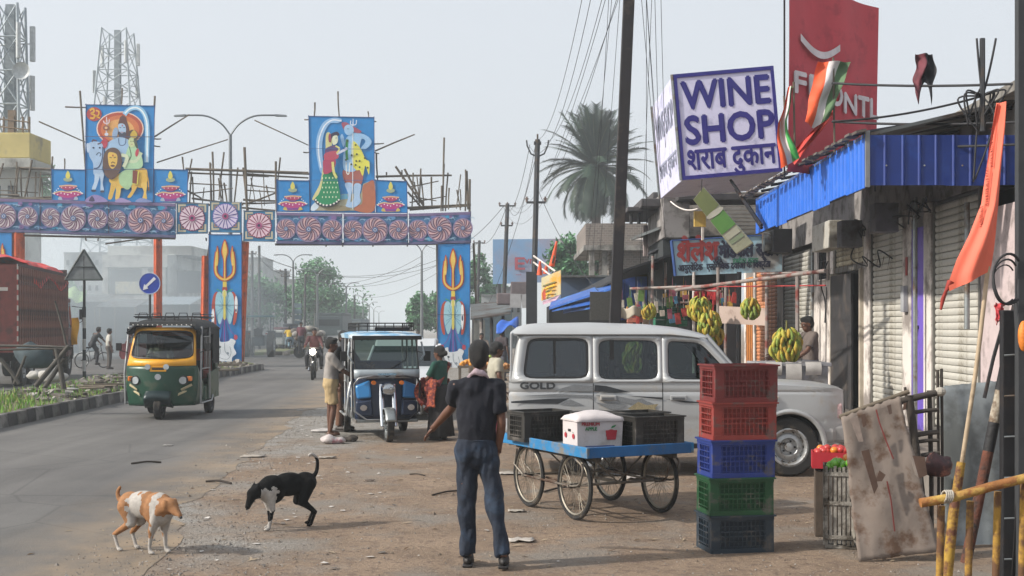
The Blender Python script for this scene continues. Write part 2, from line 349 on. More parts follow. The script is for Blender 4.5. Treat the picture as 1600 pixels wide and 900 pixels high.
R0 = [(interp(RR, d)+(.35*noise.noise(Vector((d*.45, 3, 0)))+.16*noise.noise(Vector((d*1.9, 0, 0))) if 4 < d < 40 else 0), d, .004) for d in ds]
b.loft([[Vector(a).lerp(Vector(c), t) for t in (0, .25, .5, .75, 1)] for a, c in zip(L_, R0)], cap=False, closed=False)
b.f = [f[::-1] for f in b.f]; b.out('road', mROAD, kind='structure')
b = B(); b.loft([[Vector((interp(RL, d)-3.3-t*9, d, .004)) for t in (0, 1)] for d in (-40, 0, 21, 43, 50, 75, 100, 300, 1500)], cap=False, closed=False)
b.f = [f[::-1] for f in b.f]; b.out('opposite_road', mROAD2, kind='structure')
b = B(); b.face([(interp(RL, 50)-3.3, 50.5, .008), (interp(RL, 51)+.2, 50.5, .008), (interp(RL, 74)+.2, 74, .008), (interp(RL, 74)-3.3, 74, .008)])
b.out('road_crossing', mROAD2, kind='structure')
mKERB = [M('kerb_grey', '#6f6c68', .9, var=.2, scale=5, col2='#45413d', amt=.5, bump=.5), M('kerb_dark', '#454342', .9, var=.2, scale=5, col2='#2f2c2a', amt=.4, bump=.5),
         M('kerb_pale', '#8a8782', .9, var=.15, scale=5, col2='#565350', amt=.5, bump=.5)]
def kerb(name, path, h=.26, w_=.2):
    """a row of separate kerb stones along a path"""
    P = B(); P.add([(0, 0, 0)], []); root = bpy.data.objects.new(name, None); COL.objects.link(root); root['kind'] = 'structure'
    ms = []
    for i in range(3):
        q = B(); q.hexa([(-.225, -w_/2, 0), (.225, -w_/2, 0), (.225, w_/2, 0), (-.225, w_/2, 0)], [(-.222, -w_/2+.03, h), (.222, -w_/2+.03, h), (.222, w_/2-.02, h), (-.222, w_/2-.02, h)])
        ms.append(q.data('kerb_stone', mKERB[i]))
    acc = 0; k = 0
    for (a, c) in zip(path, path[1:]):
        a = Vector(a); c = Vector(c); Ln = (c-a).length; d = (c-a)/Ln; t = acc
        while t < Ln:
            p = a+d*(t+.23); o = obj('kerb_stone', ms[(0, 1, 2, 1)[k % 4]], root, loc=(p.x+R.uniform(-.012, .012), p.y, R.uniform(-.02, .0)), rot=(R.uniform(-.03, .03), R.uniform(-.012, .012), math.atan2(d.y, d.x)+R.uniform(-.02, .02)), bev=.02)
            t += .47; k += 1
        acc = t-Ln
    return root
near = [(x-.11, d, 0) for d, x in KL if d >= 14]; near[0] = (near[0][0], 17, 0)
kerb('kerb', near+[(-10.9, 51.2, 0), (-12.2, 51.6, 0), (-13.1, 50.6, 0), (-13.1, 45, 0), (-12.4, 30, 0), (-12.1, 20, 0)])
kerb('far_kerb', [(-14.9, 74, 0), (-13.9, 74, 0), (-15.6, 92, 0)])
# median soil bed with uneven surface
mSOIL = M('median_soil', '#6b6251', .95, var=.3, scale=2, col2='#56602f', amt=.55, s2=1.1, bump=.6)
b = B(); n_ = 60
def bed(u, v):
    d = 17+u*33.9; x = interp(KL, d)-.2-v*(2.75 if d < 48 else 2.75-(d-48)*.25)
    h = .16+.14*sin(pi*v)+.10*noise.noise(Vector((x*.8, d*.8, 0)))*sin(pi*v)
    if d > 33: h += .14*max(0, noise.noise(Vector((x*1.1, d*.9, 5))))
    return (x, d, h)
b.grid(bed, 90, 8); b.f = [f[::-1] for f in b.f]; b.out('median_bed', mSOIL, kind='structure', smooth=60)
b = B(); b.box((-16.5, 90, .1), (2.4, 32, .2), RZ(.1)); b.out('far_median', mSOIL, kind='structure')
# grass on the median
b = B()
for i in range(9500):
    d = 17.5+R.random()**1.25*30; v = R.random(); x, _, h = bed((d-17)/33.9, v)
    dens = noise.noise(Vector((x*.5, d*.35, 9)))
    if R.random() > (1.1 if d < 30 else .42)*(.55+dens): continue
    if d < 24 and v > .85: continue
    b.mi = R.choice((0, 0, 1, 2)); hh = R.uniform(.05, .17)*(1.25 if d < 28 else .9); a = R.uniform(0, 6.28); lx, ly = cos(a), sin(a); wd = .011
    tx, ty = lx*hh*R.uniform(.1, .7), ly*hh*R.uniform(.1, .7)
    b.add([(x-ly*wd, d+lx*wd, h-.02), (x+ly*wd, d-lx*wd, h-.02), (x+tx*.5+ly*wd*.7, d+ty*.5-lx*wd*.7, h+hh*.6), (x+tx, d+ty, h+hh)], [(0, 1, 2), (0, 2, 3)])
GR = [M('grass_a', '#5c8f2a', .8, bump=0, var=.25), M('grass_b', '#7ea53c', .8, bump=0, var=.2), M('grass_c', '#8b8f4c', .85, bump=0)]
b.out('grass', GR, kind='stuff', label='green grass growing along the median bed behind the kerb')
# ---------------------------------------------------------------- festival gate over the carriageway
GD = 53.0
_P = {}
def paint(h):
    if h not in _P: _P[h] = M('banner_paint_'+h[1:], h, .75, var=.08, scale=3, bump=.03)
    return _P[h]
class Pic:
    """flat painting: coloured shapes in thin coats one over another, drawn in its own pixel grid"""
    def __init__(s, X0, Y0, k, D, lift=.02): s.t = (X0, Y0, k, D); s.b = B(); s.cols = []; s.z = lift
    def P(s, x, y):
        X0, Y0, k, D = s.t; p = at(X0+x/k, Y0+y/k, D); p.y = D-s.z; return p
    def c(s, h):
        if h not in s.cols: s.cols.append(h)
        s.b.mi = s.cols.index(h); s.z += .0016
    def poly(s, pts, h, smooth=0):
        s.c(h); q = sp(pts_2(pts), smooth) if smooth else pts; s.b.face([s.P(p[0], p[1]) for p in q]); return s
    def blob(s, pts, h, n=5): return s.poly(pts, h, n)
    def ell(s, cx, cy, rx, ry, h, rot=0, n=26):
        s.c(h); s.b.face([s.P(cx+rx*cos(t)*cos(rot)-ry*sin(t)*sin(rot), cy+rx*cos(t)*sin(rot)+ry*sin(t)*cos(rot)) for t in [2*pi*i/n for i in range(n)]]); return s
    def line(s, pts, w_, h, smooth=0, taper=0):
        P = [Vector((p[0], p[1])) for p in pts]
        if smooth: P = [Vector((p[0], p[1])) for p in sp([(p[0], p[1], 0) for p in pts], smooth, False)]
        s.c(h); Lf, Rt = [], []
        for i, p in enumerate(P):
            d = (P[min(i+1, len(P)-1)]-P[max(i-1, 0)]); d = d.normalized() if d.length else Vector((1, 0)); nrm = Vector((-d.y, d.x))*w_/2*(1-taper*i/len(P))
            Lf.append(p+nrm); Rt.append(p-nrm)
        vs = [s.P(*p) for p in Lf]+[s.P(*p) for p in Rt]; n = len(P); s.b.add(vs, [(i, i+1, n+i+1, n+i) for i in range(n-1)]); return s
    def out(s, name, parent, **k): return s.b.out(name, [paint(h) for h in s.cols], parent, **k)
def pts_2(p): return [(q[0], q[1], 0) for q in p]
gate = thing('festival_gate', 'bamboo festival gate hung with blue painted deity banners, spanning the road', 'gate', (-11, GD, 0))
def inv(o):  # a child built in world coordinates
    o.matrix_parent_inverse = Matrix.Translation(gate.location).inverted(); return o
mFRAME = M('banner_frame', '#3a4152', .8)
mCLOTH_BACK = M('banner_cloth', '#0a78b8', .8, var=.12, scale=1.5, bump=.1)
def panel(name, q, h='#1080c4', frame='#2b4f86', fill=None, lbl=None, D=GD):
    """canvas on a wooden frame; q = 4 photo corners, returns the part"""
    b = B(); P = [at(x, y, D) for x, y in q]; b.mi = 0; b.prism([p+Vector((0, .0, 0)) for p in P], (0, .05, 0))
    b.mi = 1
    for a, c in zip(P, P[1:]+P[:1]):
        d = (c-a).normalized()*.025; b.prism([a-d+Vector((0, -.022, 0)), c+d+Vector((0, -.022, 0)), c+d+Vector((0, .0, 0)), a-d], (0, 0, -.03) if abs(d.x) > abs(d.z) else (.03, 0, 0))
    o = b.out(name, [paint(h), paint(frame)], gate); 
    if lbl: o['label'] = lbl
    return inv(o)
# --- big banner with the seated god, goddess, bull and lion
panel('deity_banner', [(134, 163), (241, 165), (239, 316), (133, 315)], lbl='tall blue banner painted with a bearded figure, a bull, a lion and a woman')
p = Pic(100, 150, 5.29, GD)
p.ell(250, 150, 62, 58, '#a8373a').ell(465, 270, 196, 142, '#e9cdbb').ell(465, 270, 186, 134, '#b0462c').ell(465, 275, 160, 115, '#c96f3c').ell(462, 285, 120, 92, '#dba25c')
p.line([(215, 120), (240, 105), (250, 130), (228, 145), (255, 160), (245, 185), (218, 180)], 16, '#e0a936', 4).line([(265, 120), (290, 130), (285, 160), (265, 165), (300, 185)], 12, '#e0a936', 4)
p.line([(500, 155), (540, 112), (600, 98), (650, 125), (680, 190), (690, 300), (688, 420), (685, 550)], 38, '#8fc4e6', 5).line([(505, 145), (545, 108), (600, 98), (650, 130), (682, 200), (690, 300), (688, 545)], 12, '#e8f2f6', 5)
p.ell(490, 190, 28, 26, '#5e3a33').blob([(450, 230), (480, 165), (505, 175), (535, 250), (545, 345), (510, 370), (460, 330)], '#5a3230')
p.blob([(452, 235), (500, 235), (515, 290), (485, 345), (455, 300)], '#a9c5e0').blob([(450, 300), (515, 305), (500, 350), (470, 355)], '#3c3f52').ell(482, 290, 16, 20, '#a9c5e0')
p.line([(460, 262), (476, 262)], 5, '#24324e').line([(492, 262), (508, 262)], 5, '#24324e').ell(484, 245, 4, 8, '#b23030').line([(474, 300), (492, 302)], 5, '#a83a44')
p.blob([(360, 390), (440, 345), (510, 350), (560, 390), (570, 470), (520, 540), (430, 530), (410, 460), (350, 470), (340, 420)], '#9fc0df').line([(455, 350), (460, 400), (485, 410), (510, 395), (515, 350)], 7, '#465a88', 4)
p.ell(425, 310, 22, 50, '#8da8c6', .2).line([(360, 200), (352, 330)], 10, '#c9b8c0').line([(330, 205), (338, 225), (372, 225), (378, 195)], 9, '#dccbd0', 3).line([(355, 175), (355, 215)], 8, '#dccbd0').ell(352, 265, 26, 22, '#8b5140').ell(352, 265, 12, 10, '#dfb98a').ell(355, 318, 16, 12, '#c8d3e2')
p.blob([(300, 400), (340, 350), (365, 385), (350, 430), (310, 430)], '#b5334a')
# bull
p.blob([(200, 410), (235, 380), (305, 385), (330, 430), (335, 520), (320, 600), (330, 640), (300, 660), (250, 650), (245, 560), (215, 500)], '#a3bfdd').blob([(190, 400), (215, 395), (225, 430), (200, 470)], '#b7cbe2').line([(235, 380), (245, 365), (275, 372)], 14, '#5a3f52').line([(282, 400), (310, 390)], 12, '#5a4a60')
p.line([(270, 490), (290, 470), (310, 480), (300, 500)], 6, '#3b4a66', 3).line([(325, 420), (320, 520), (290, 590), (250, 600)], 8, '#303f6b', 4).ell(248, 430, 9, 7, '#26304e').ell(300, 430, 8, 7, '#26304e')
p.blob([(262, 645), (300, 650), (285, 720), (262, 775), (235, 770), (255, 710)], '#b4cbe2').blob([(300, 640), (335, 640), (325, 720), (335, 780), (308, 785), (308, 710)], '#b4cbe2').ell(250, 785, 22, 10, '#2f3350').ell(322, 790, 18, 9, '#2f3350')
# lion body and rider
p.blob([(380, 690), (470, 640), (560, 610), (670, 600), (695, 640), (690, 720), (650, 760), (560, 745), (470, 765), (410, 740)], '#dbb24a').blob([(400, 720), (445, 730), (420, 790), (400, 850), (370, 850), (385, 780)], '#d9b04c').blob([(440, 750), (475, 760), (460, 850), (430, 855), (435, 790)], '#e0bb58')
p.blob([(560, 730), (610, 740), (590, 790), (555, 840), (530, 835), (565, 780)], '#d9b04c').blob([(640, 730), (690, 720), (685, 800), (690, 850), (655, 850), (665, 790)], '#e0bb58').line([(685, 640), (700, 690), (705, 760)], 9, '#c79b3a', 4).ell(705, 770, 8, 16, '#6b4a2a')
p.blob([(470, 640), (560, 600), (600, 640), (575, 720), (535, 775), (480, 745), (460, 700)], '#a6c99a').blob([(530, 440), (560, 400), (610, 420), (650, 510), (650, 590), (560, 615), (500, 600), (510, 520)], '#a9cfa6').line([(530, 540), (600, 540), (645, 470)], 26, '#c5d6b2', 4).line([(545, 420), (560, 500), (520, 560)], 7, '#4a6b4e', 4).ell(610, 470, 14, 34, '#b8324c', .2)
p.ell(575, 330, 42, 48, '#4b3a33').ell(568, 385, 32, 42, '#c3cf9b').blob([(555, 320), (585, 285), (612, 320), (600, 350), (565, 345)], '#c7a93c').ell(600, 395, 12, 44, '#3c4a3c', -.3).ell(560, 378, 4, 4, '#2d3b2d').ell(578, 378, 4, 4, '#2d3b2d').line([(562, 402), (574, 402)], 4, '#a9344a').line([(480, 490), (530, 510), (500, 590)], 28, '#cfd9b8', 4)
p.poly([(575, 615), (620, 625), (612, 730), (572, 728)], '#7d3a2c').line([(572, 728), (612, 732), (622, 625)], 9, '#d8d04e')
# lion head
p.blob([(345, 470), (400, 430), (460, 450), (485, 530), (470, 620), (410, 690), (350, 660), (328, 570)], '#5b4138').blob([(372, 480), (405, 468), (445, 490), (445, 560), (410, 605), (378, 570)], '#dcb552').line([(384, 510), (402, 514)], 6, '#3b2c22').line([(420, 514), (438, 508)], 6, '#3b2c22').line([(398, 560), (410, 548), (430, 560)], 7, '#4b2d25', 3).ell(410, 580, 18, 9, '#5d2e26').ell(412, 495, 6, 8, '#a83b2c')
p.blob([(190, 855), (250, 820), (310, 830), (370, 870), (330, 880), (200, 880)], '#8f80b4').blob([(430, 880), (470, 845), (530, 860), (560, 880)], '#9b8cba').blob([(600, 878), (640, 845), (700, 860), (730, 880)], '#7f8fc0').blob([(215, 870), (240, 830), (262, 870)], '#40365c').line([(180, 338), (740, 342)], 5, '#3d4c76').line([(178, 610), (740, 608)], 5, '#3d4c76')
inv(p.out('painted_figures', gate))
# --- second banner: woman in green skirt before a tall pale figure
panel('deity_banner', [(482, 181), (584, 183), (585, 332), (484, 331)], lbl='tall blue banner painted with a woman in a green skirt facing a pale blue figure')
p = Pic(420, 170, 5.625, GD)
p.blob([(640, 90), (560, 80), (480, 120), (430, 220), (415, 340), (430, 460), (455, 560), (490, 560), (475, 440), (470, 320), (490, 210), (540, 130), (610, 125)], '#8db8e0').line([(640, 108), (560, 100), (490, 150), (445, 260), (438, 380), (460, 520)], 12, '#dfe9f4', 5)
p.poly([(372, 895), (372, 870), (420, 800), (620, 790), (640, 750), (810, 745), (830, 660), (880, 640), (922, 650), (922, 895)], '#a39f86').blob([(760, 895), (770, 850), (820, 830), (825, 690), (870, 650), (925, 640), (925, 895)], '#b06748').poly([(620, 755), (690, 750), (700, 790), (625, 800)], '#5da0bc').blob([(370, 890), (380, 850), (420, 820), (440, 860), (405, 895)], '#cfe0ec').blob([(500, 895), (560, 850), (690, 860), (700, 895)], '#8f8468')
# god
p.blob([(655, 540), (740, 530), (825, 560), (815, 660), (750, 680), (690, 665), (658, 620)], '#a45c52').blob([(670, 660), (735, 660), (725, 760), (710, 850), (680, 850), (700, 760)], '#a8c6e6').blob([(752, 665), (812, 670), (800, 760), (808, 820), (750, 868), (680, 860), (690, 830), (745, 800)], '#a8c6e6')
p.blob([(680, 260), (750, 215), (850, 230), (905, 290), (860, 350), (810, 350), (850, 290), (815, 270), (790, 400), (770, 540), (665, 540), (655, 420), (672, 330)], '#94bfe4').blob([(735, 290), (800, 340), (850, 440), (885, 470), (880, 580), (850, 500), (828, 590), (800, 540), (770, 540), (735, 480)], '#e0dc55').line([(690, 270), (685, 380), (690, 450)], 22, '#2f8b46', 4).line([(680, 470), (685, 560), (705, 570), (715, 470)], 8, '#e9ece6', 4)
p.line([(740, 120), (738, 885)], 7, '#d9dfe6').line([(722, 105), (722, 140), (765, 140), (772, 100)], 8, '#cfd8e2', 3).line([(742, 90), (742, 140)], 7, '#cfd8e2').blob([(640, 130), (680, 120), (720, 145), (770, 170), (815, 200), (790, 215), (720, 200), (670, 195)], '#9d4d62').blob([(665, 165), (700, 140), (740, 160), (745, 210), (700, 235), (670, 210)], '#9cc3e4').blob([(630, 250), (650, 225), (670, 300), (655, 335)], '#94bfe4').line([(690, 178), (706, 178)], 4, '#23365a')
for x, y in [(775, 400), (770, 460), (800, 460), (765, 495), (845, 435), (765, 320), (800, 515), (870, 520), (695, 285), (730, 410), (727, 490), (680, 450)]: p.ell(x, y, 9, 9, '#3a4a22', n=8)
# woman
p.blob([(505, 230), (540, 215), (560, 300), (520, 420), (500, 520), (480, 650), (420, 790), (385, 790), (450, 660), (480, 500), (500, 380)], '#d3cf8f').blob([(485, 575), (590, 560), (610, 640), (625, 810), (510, 850), (410, 800), (450, 740), (475, 640)], '#0f8a58').line([(405, 795), (440, 838), (510, 855), (580, 838), (622, 805)], 22, '#283038', 4)
for x, y in [(415, 803), (432, 822), (455, 836), (482, 846), (512, 849), (545, 845), (575, 834), (600, 818), (617, 802)]: p.ell(x, y, 8, 8, '#f0ece4', n=10)
for i in range(5):
    for j in range(5): p.ell(475+i*30+(j % 2)*12, 610+j*42, 5, 9, '#d8e6c4', n=8)
p.blob([(490, 450), (580, 440), (590, 500), (550, 560), (490, 575), (480, 520)], '#a93359').blob([(510, 350), (590, 325), (625, 380), (580, 440), (500, 440), (495, 400)], '#5a3f73').blob([(500, 395), (600, 375), (610, 440), (500, 450)], '#b8435c').line([(600, 400), (650, 375), (695, 350)], 22, '#c9cfe0', 4).blob([(545, 230), (600, 205), (625, 230), (600, 250), (560, 260), (550, 300), (535, 280)], '#2c2540')
p.blob([(570, 245), (605, 240), (612, 280), (600, 310), (570, 320), (560, 280)], '#d7dcc0').line([(590, 330), (625, 355), (600, 395)], 14, '#d8d37c', 4).line([(565, 470), (575, 560), (600, 610)], 22, '#d8d37c', 4).ell(540, 260, 12, 40, '#8c3050').line([(590, 262), (604, 260)], 4, '#2c2540')
p.line([(352, 352), (922, 360)], 4, '#2e5f9a').line([(352, 630), (922, 632)], 4, '#2e5f9a')
inv(p.out('painted_figures', gate))
# --- lamp panels (small blue squares with a tiered lamp)
def lamp_panel(q):
    panel('diya_banner', q); x0, y0 = q[0]; w_ = q[1][0]-x0; h = q[3][1]-y0; p = Pic(x0, y0, 100/w_, GD); ky = h/w_
    Y = lambda y: y*ky
    p.blob([(45, Y(98)), (20, Y(95)), (35, Y(80)), (65, Y(80)), (80, Y(95)), (55, Y(98))], '#c9b15a' if R.random() < .5 else '#9fb0c4')
    p.poly([(28, Y(82)), (72, Y(82)), (66, Y(97)), (34, Y(97))], '#7e3c8e')
    p.blob([(8, Y(76)), (30, Y(70)), (50, Y(68)), (70, Y(70)), (94, Y(76)), (75, Y(86)), (50, Y(90)), (25, Y(86))], '#b2327c').line([(6, Y(77)), (28, Y(70)), (50, Y(73)), (72, Y(70)), (95, Y(77))], 3.5, '#d8b98a', 4)
    p.poly([(38, Y(62)), (62, Y(62)), (60, Y(70)), (40, Y(70))], '#4f3f86').blob([(25, Y(54)), (50, Y(49)), (75, Y(54)), (66, Y(63)), (50, Y(66)), (34, Y(63))], '#a83a60').line([(24, Y(54)), (50, Y(52)), (77, Y(54))], 3.5, '#d9b48c', 4)
    p.blob([(40, Y(28)), (60, Y(28)), (62, Y(36)), (50, Y(40)), (38, Y(36))], '#9dab8b').blob([(50, Y(6)), (57, Y(22)), (50, Y(31)), (43, Y(22))], '#d9cf5e')
    for i in range(9): p.ell(10+i*10, Y(78+3*sin(i*2.1)), 2, 2, '#f1e7ee', n=6)
    for i in range(4): p.ell(32+i*12, Y(58), 1.8, 1.8, '#f1c4d0', n=6)
    for s_ in (-1, 1):
        for i in range(4): p.ell(50+s_*(28+i*5), Y(62+i*5), 1.8, 1.8, '#dfe8f2', n=6)
    inv(p.out('painted_lamp', gate))
for q in ([(80, 264), (133, 265), (133, 315), (81, 314)], [(240, 264), (293, 265), (292, 316), (240, 316)], [(432, 281), (483, 282), (484, 331), (432, 330)], [(586, 281), (635, 283), (636, 332), (587, 332)]): lamp_panel(q)
# --- trident panels
def trident(x0, y0, x1, y1, dx=0, horn=False):
    panel('trident_banner', [(x0+dx, y0), (x1+dx, y0), (x1, y1), (x0, y1)], lbl=None)
    w_ = x1-x0; h = y1-y0; p = Pic(x0, y0, 100/w_, GD); k = h/w_/4.0
    def sh(f, pts, *a): f([(x+dx*(1-y/400)*100/w_*0, y*k) for x, y in pts], *a)
    for col, gw in (('#9c2f3c', 5), ('#e08a2a', 0), ('#e6c35c', -4)):
        o = 8+gw
        sh(p.line, [(26, 55), (22, 90), (25, 125), (50, 142), (75, 125), (78, 90), (74, 55)], max(3, o), col, 5)
        sh(p.blob, [(24-gw*.5, 62), (27, 40-gw), (31+gw*.5, 62), (29, 95), (23, 95)], col)
        sh(p.blob, [(69-gw*.5, 62), (73, 40-gw), (76+gw*.5, 62), (77, 95), (71, 95)], col)
        sh(p.blob, [(50, 20-gw), (59+gw*.6, 52), (53+gw*.4, 85), (53+gw*.4, 140), (47-gw*.4, 140), (47-gw*.4, 85), (41-gw*.6, 52)], col)
    sh(p.poly, [(44, 148), (56, 148), (56, 165), (44, 165)], '#d9c34a'); sh(p.poly, [(43, 165), (57, 165), (58, 176), (42, 176)], '#a33a2e')
    for s_ in (-1, 1):
        sh(p.blob, [(50+s_*22, 182), (50+s_*34, 190), (50+s_*40, 230), (50+s_*34, 275), (50+s_*25, 280), (50+s_*30, 230)], '#b2442e')
        sh(p.blob, [(50+s_*2, 205), (50+s_*14, 180), (50+s_*26, 190), (50+s_*29, 230), (50+s_*20, 275), (50+s_*12, 278), (50+s_*3, 245)], '#9cc9d8')
        for i in range(5): sh(p.line, [(50+s_*3, 228), (50+s_*(12+i*3.4), 190+i*17)], 1.1, '#4f8fb0')
        sh(p.line, [(50+s_*4, 185), (50+s_*12, 178), (50+s_*24, 172)], 3, '#3f9a6a')
        sh(p.line, [(50+s_*5, 262), (50+s_*18, 300), (50+s_*33, 316)], 3.5, '#5f62b0', 4); p.ell(50+s_*34, 322*k, 6, 8, '#b2344c')
        sh(p.poly, [(50+s_*4, 275), (50+s_*15, 335), (50+s_*5, 335)], '#1c3f8e')
    if horn: sh(p.blob, [(78, 190), (83, 200), (83, 245), (79, 268), (75, 245), (75, 205)], '#eef0f2'); p.ell(79, 232*k, 2.5, 9, '#22325a')
    else:
        for s_, yy in ((1, 218), (-1, 258)): sh(p.blob, [(50+s_*35, yy-26), (50+s_*40, yy-8), (50+s_*38, yy+24), (50+s_*33, yy+24), (50+s_*31, yy-8)], '#eef0f2'); p.ell(50+s_*35, (yy+20)*k, 2.2, 5, '#22325a')
    p.ell(50, 186*k, 7, 12, '#d8d6a8'); sh(p.poly, [(47, 176), (53, 176), (54, 262), (50, 270), (46, 262)], '#d6c860'); sh(p.line, [(50, 268), (50, 345)], 4, '#7a4aa0')
    sh(p.blob, [(20, 330), (34, 322), (38, 336), (62, 334), (70, 326), (84, 334), (78, 352), (86, 372), (74, 384), (70, 402), (52, 396), (30, 398), (16, 380), (22, 356)], '#dbe1e6')
    sh(p.line, [(30, 345), (38, 365), (34, 384), (60, 390), (70, 370), (66, 350)], 1.4, '#7d8b96', 4); p.ell(36, 352*k, 3.5, 3.5, '#2f3c48').ell(60, 372*k, 4, 4, '#8b98a4')
    sh(p.line, [(50, 340), (52, 365), (64, 380)], 1.6, '#8b98a4', 4); sh(p.line, [(0, 221), (100, 222)], 1.4, '#22344e')
    inv(p.out('painted_trident', gate))
trident(326, 366, 377, 566, 0); trident(683, 380, 733, 582, 1, True); trident(-33, 362, 18, 562)
# --- rosettes
def rosette(q, core='#7d2f62', petal='#d9c3cf'):
    panel('rosette_panel', q, '#2f7fae', '#5a6a7c'); x0, y0 = q[0]; w_ = q[1][0]-x0; h = q[3][1]-y0; p = Pic(x0, y0, 100/w_, GD); c_ = 50*h/w_
    for sx in (0, 1):
        for sy in (0, 1):
            X = lambda v: v if not sx else 100-v
            Y = lambda v: v if not sy else 2*c_-v
            p.poly([(X(5), Y(5)), (X(30), Y(5)), (X(30), Y(11)), (X(11), Y(11)), (X(11), Y(30)), (X(5), Y(30))], '#b7b29a').poly([(X(14), Y(14)), (X(26), Y(14)), (X(26), Y(18)), (X(18), Y(18)), (X(18), Y(26)), (X(14), Y(26))], '#9c7f6e')
    p.ell(50, c_, 41, 41, core)
    for i in range(16):
        a = 2*pi*i/16; p.blob([(50+8*cos(a), c_+8*sin(a)), (50+26*cos(a-.13), c_+26*sin(a-.13)), (50+39*cos(a-.15), c_+39*sin(a-.15)), (50+37*cos(a), c_+37*sin(a)), (50+39*cos(a+.15), c_+39*sin(a+.15)), (50+26*cos(a+.13), c_+26*sin(a+.13))], petal, 3)
    p.ell(50, c_, 10, 10, '#a5487a').ell(50, c_, 5, 5, '#33224a')
    inv(p.out('painted_rosette', gate))
rosette([(276, 317), (325, 318), (324, 364), (276, 365)]); rosette([(328, 314), (377, 316), (377, 363), (328, 362)], '#6b5fae', '#cfc3dc'); rosette([(381, 329), (429, 329), (429, 377), (380, 376)], '#8e1f4e', '#dfbfcc')
# --- spiral flower strips
def spiral_strip(q, spec, name='spiral_panel'):
    panel(name, q, '#3f6f9c', '#5a5876'); (x0, y0), (x1, y1), (x2, y2), (x3, y3) = q; p = Pic(0, 0, 1, GD)
    def XY(u, v): return (x0+(x1-x0)*u, (y0+(y1-y0)*u)*(1-v)+(y3+(y2-y3)*u)*v)
    for i in range(14):
        u = R.random()*.94+.03; v = R.choice((.14, .84)); x, y = XY(u, v); p.ell(x, y, R.uniform(3, 7), R.uniform(2, 4), R.choice(('#2d93bd', '#5d6fa8', '#4d86b4', '#7a5f96')), n=10)
    p.poly([XY(0, 0), XY(1, 0), XY(1, .09), XY(0, .09)], '#6f5f86').poly([XY(0, .93), XY(1, .93), XY(1, 1), XY(0, 1)], '#5c5a80')
    for u, r, pl, dr in spec:
        cx, cy = XY(u, .53); n = 16
        p.ell(cx, cy, r+1.6, r+1.6, '#8d7fa4').ell(cx, cy, r, r, '#6c3f5c')
        for i in range(n):
            a0 = 2*pi*i/n; o = []
            for sgn, rng in ((0, range(6)), (1, range(5, -1, -1))):
                for k in rng:
                    t = k/5; rr = r*(.24+.74*t); a = a0+dr*(.75*t)+(sgn*(.16+.12*t)); o.append((cx+rr*cos(a), cy+rr*sin(a)))
            p.poly(o, pl if i % 2 else '#9d8a98')
        p.ell(cx, cy, r*.24, r*.24, '#4c5f8a').ell(cx, cy, r*.14, r*.14, '#a8b4cc').ell(cx, cy, r*.07, r*.07, '#3a3456')
        for s_ in (-1, 1):
            for vv in (.2, .86): x, y = XY(u, vv); p.line([(x+s_*r*.8, y), (x+s_*r*1.15, y-1), (x+s_*r*1.3, y+2)], .8, '#8fb4cc', 3)
    for u in (.02, .25, .5, .75, .98):
        for v in (.17, .87): x, y = XY(u, v); p.ell(x, y, 1, 1, '#1f3a66', n=6)
    inv(p.out('painted_spirals', gate))
PK, LK = '#c9a4a6', '#c3b8bc'
spiral_strip([(-44, 309), (62, 312), (62, 363), (-44, 362)], [(.12, 17, LK, 1), (.485, 18, LK, 1), (.84, 14, LK, -1)])
spiral_strip([(62.5, 312), (169, 315), (169, 368), (62.5, 364)], [(.16, 14, LK, 1), (.5, 18.5, LK, 1), (.86, 14, LK, -1)])
spiral_strip([(169.5, 315), (274, 318), (274, 371), (169.5, 368)], [(.13, 14, LK, 1), (.49, 19, PK, 1), (.84, 14.5, PK, -1)])
spiral_strip([(432, 332), (534, 334), (534, 382), (433, 380)], [(.15, 14.5, PK, 1), (.5, 18.5, PK, 1), (.86, 14.5, PK, -1)])
spiral_strip([(537, 334), (636, 334), (637, 382), (537, 382)], [(.15, 14, PK, 1), (.5, 18.5, PK, 1), (.87, 14, PK, -1)])
spiral_strip([(639, 334), (735, 331), (735, 379), (639, 382)], [(.15, 14, PK, 1), (.5, 18.5, PK, 1), (.88, 14, PK, -1)])
# --- orange cloth columns beside the trident boards, and the bamboo frame
mORG = M('orange_cloth', '#c4552a', .85, var=.2, scale=2, bump=.1, col2='#8f3f26', amt=.3)
def drape(x0, x1, y0, y1, D, dx=0):
    b = B(); a = at(x0, y0, D); c = at(x1, y1, D); n = 13; rings = []
    for z, k in ((a.z, 0), ((a.z+c.z)/2, .5), (c.z, 1)):
        rings.append([Vector((a.x+(c.x-a.x)*(.5+.5*cos(t))+dx*k/36, D+.3*sin(t)+.04*cos(6*t), z)) for t in [2*pi*i/26 for i in range(26)]])
    b.loft(rings, cap=True); inv(b.out('orange_drape', mORG, gate, smooth=50))
drape(20, 38, 363, 560, GD+.3); drape(376, 389, 378, 566, GD+.5, -8); drape(316, 328, 400, 566, GD+.5, -3); drape(241, 253, 372, 560, GD+6.5)
mBOX = M('gate_pillar_core', '#2b5e86', .8)
def poles(*a):
    for x0, y0, x1, y1, r in a:
        b = B(); b.tube([at(x0, y0, GD+R.uniform(.15, .5)), at((x0+x1)/2+R.uniform(-.6, .6), (y0+y1)/2+R.uniform(-.6, .6), GD+.3), at(x1, y1, GD+R.uniform(.15, .5))], [r*1.1, r, r*.85], 6); inv(b.out('bamboo_pole', mBAMBOO, gate))
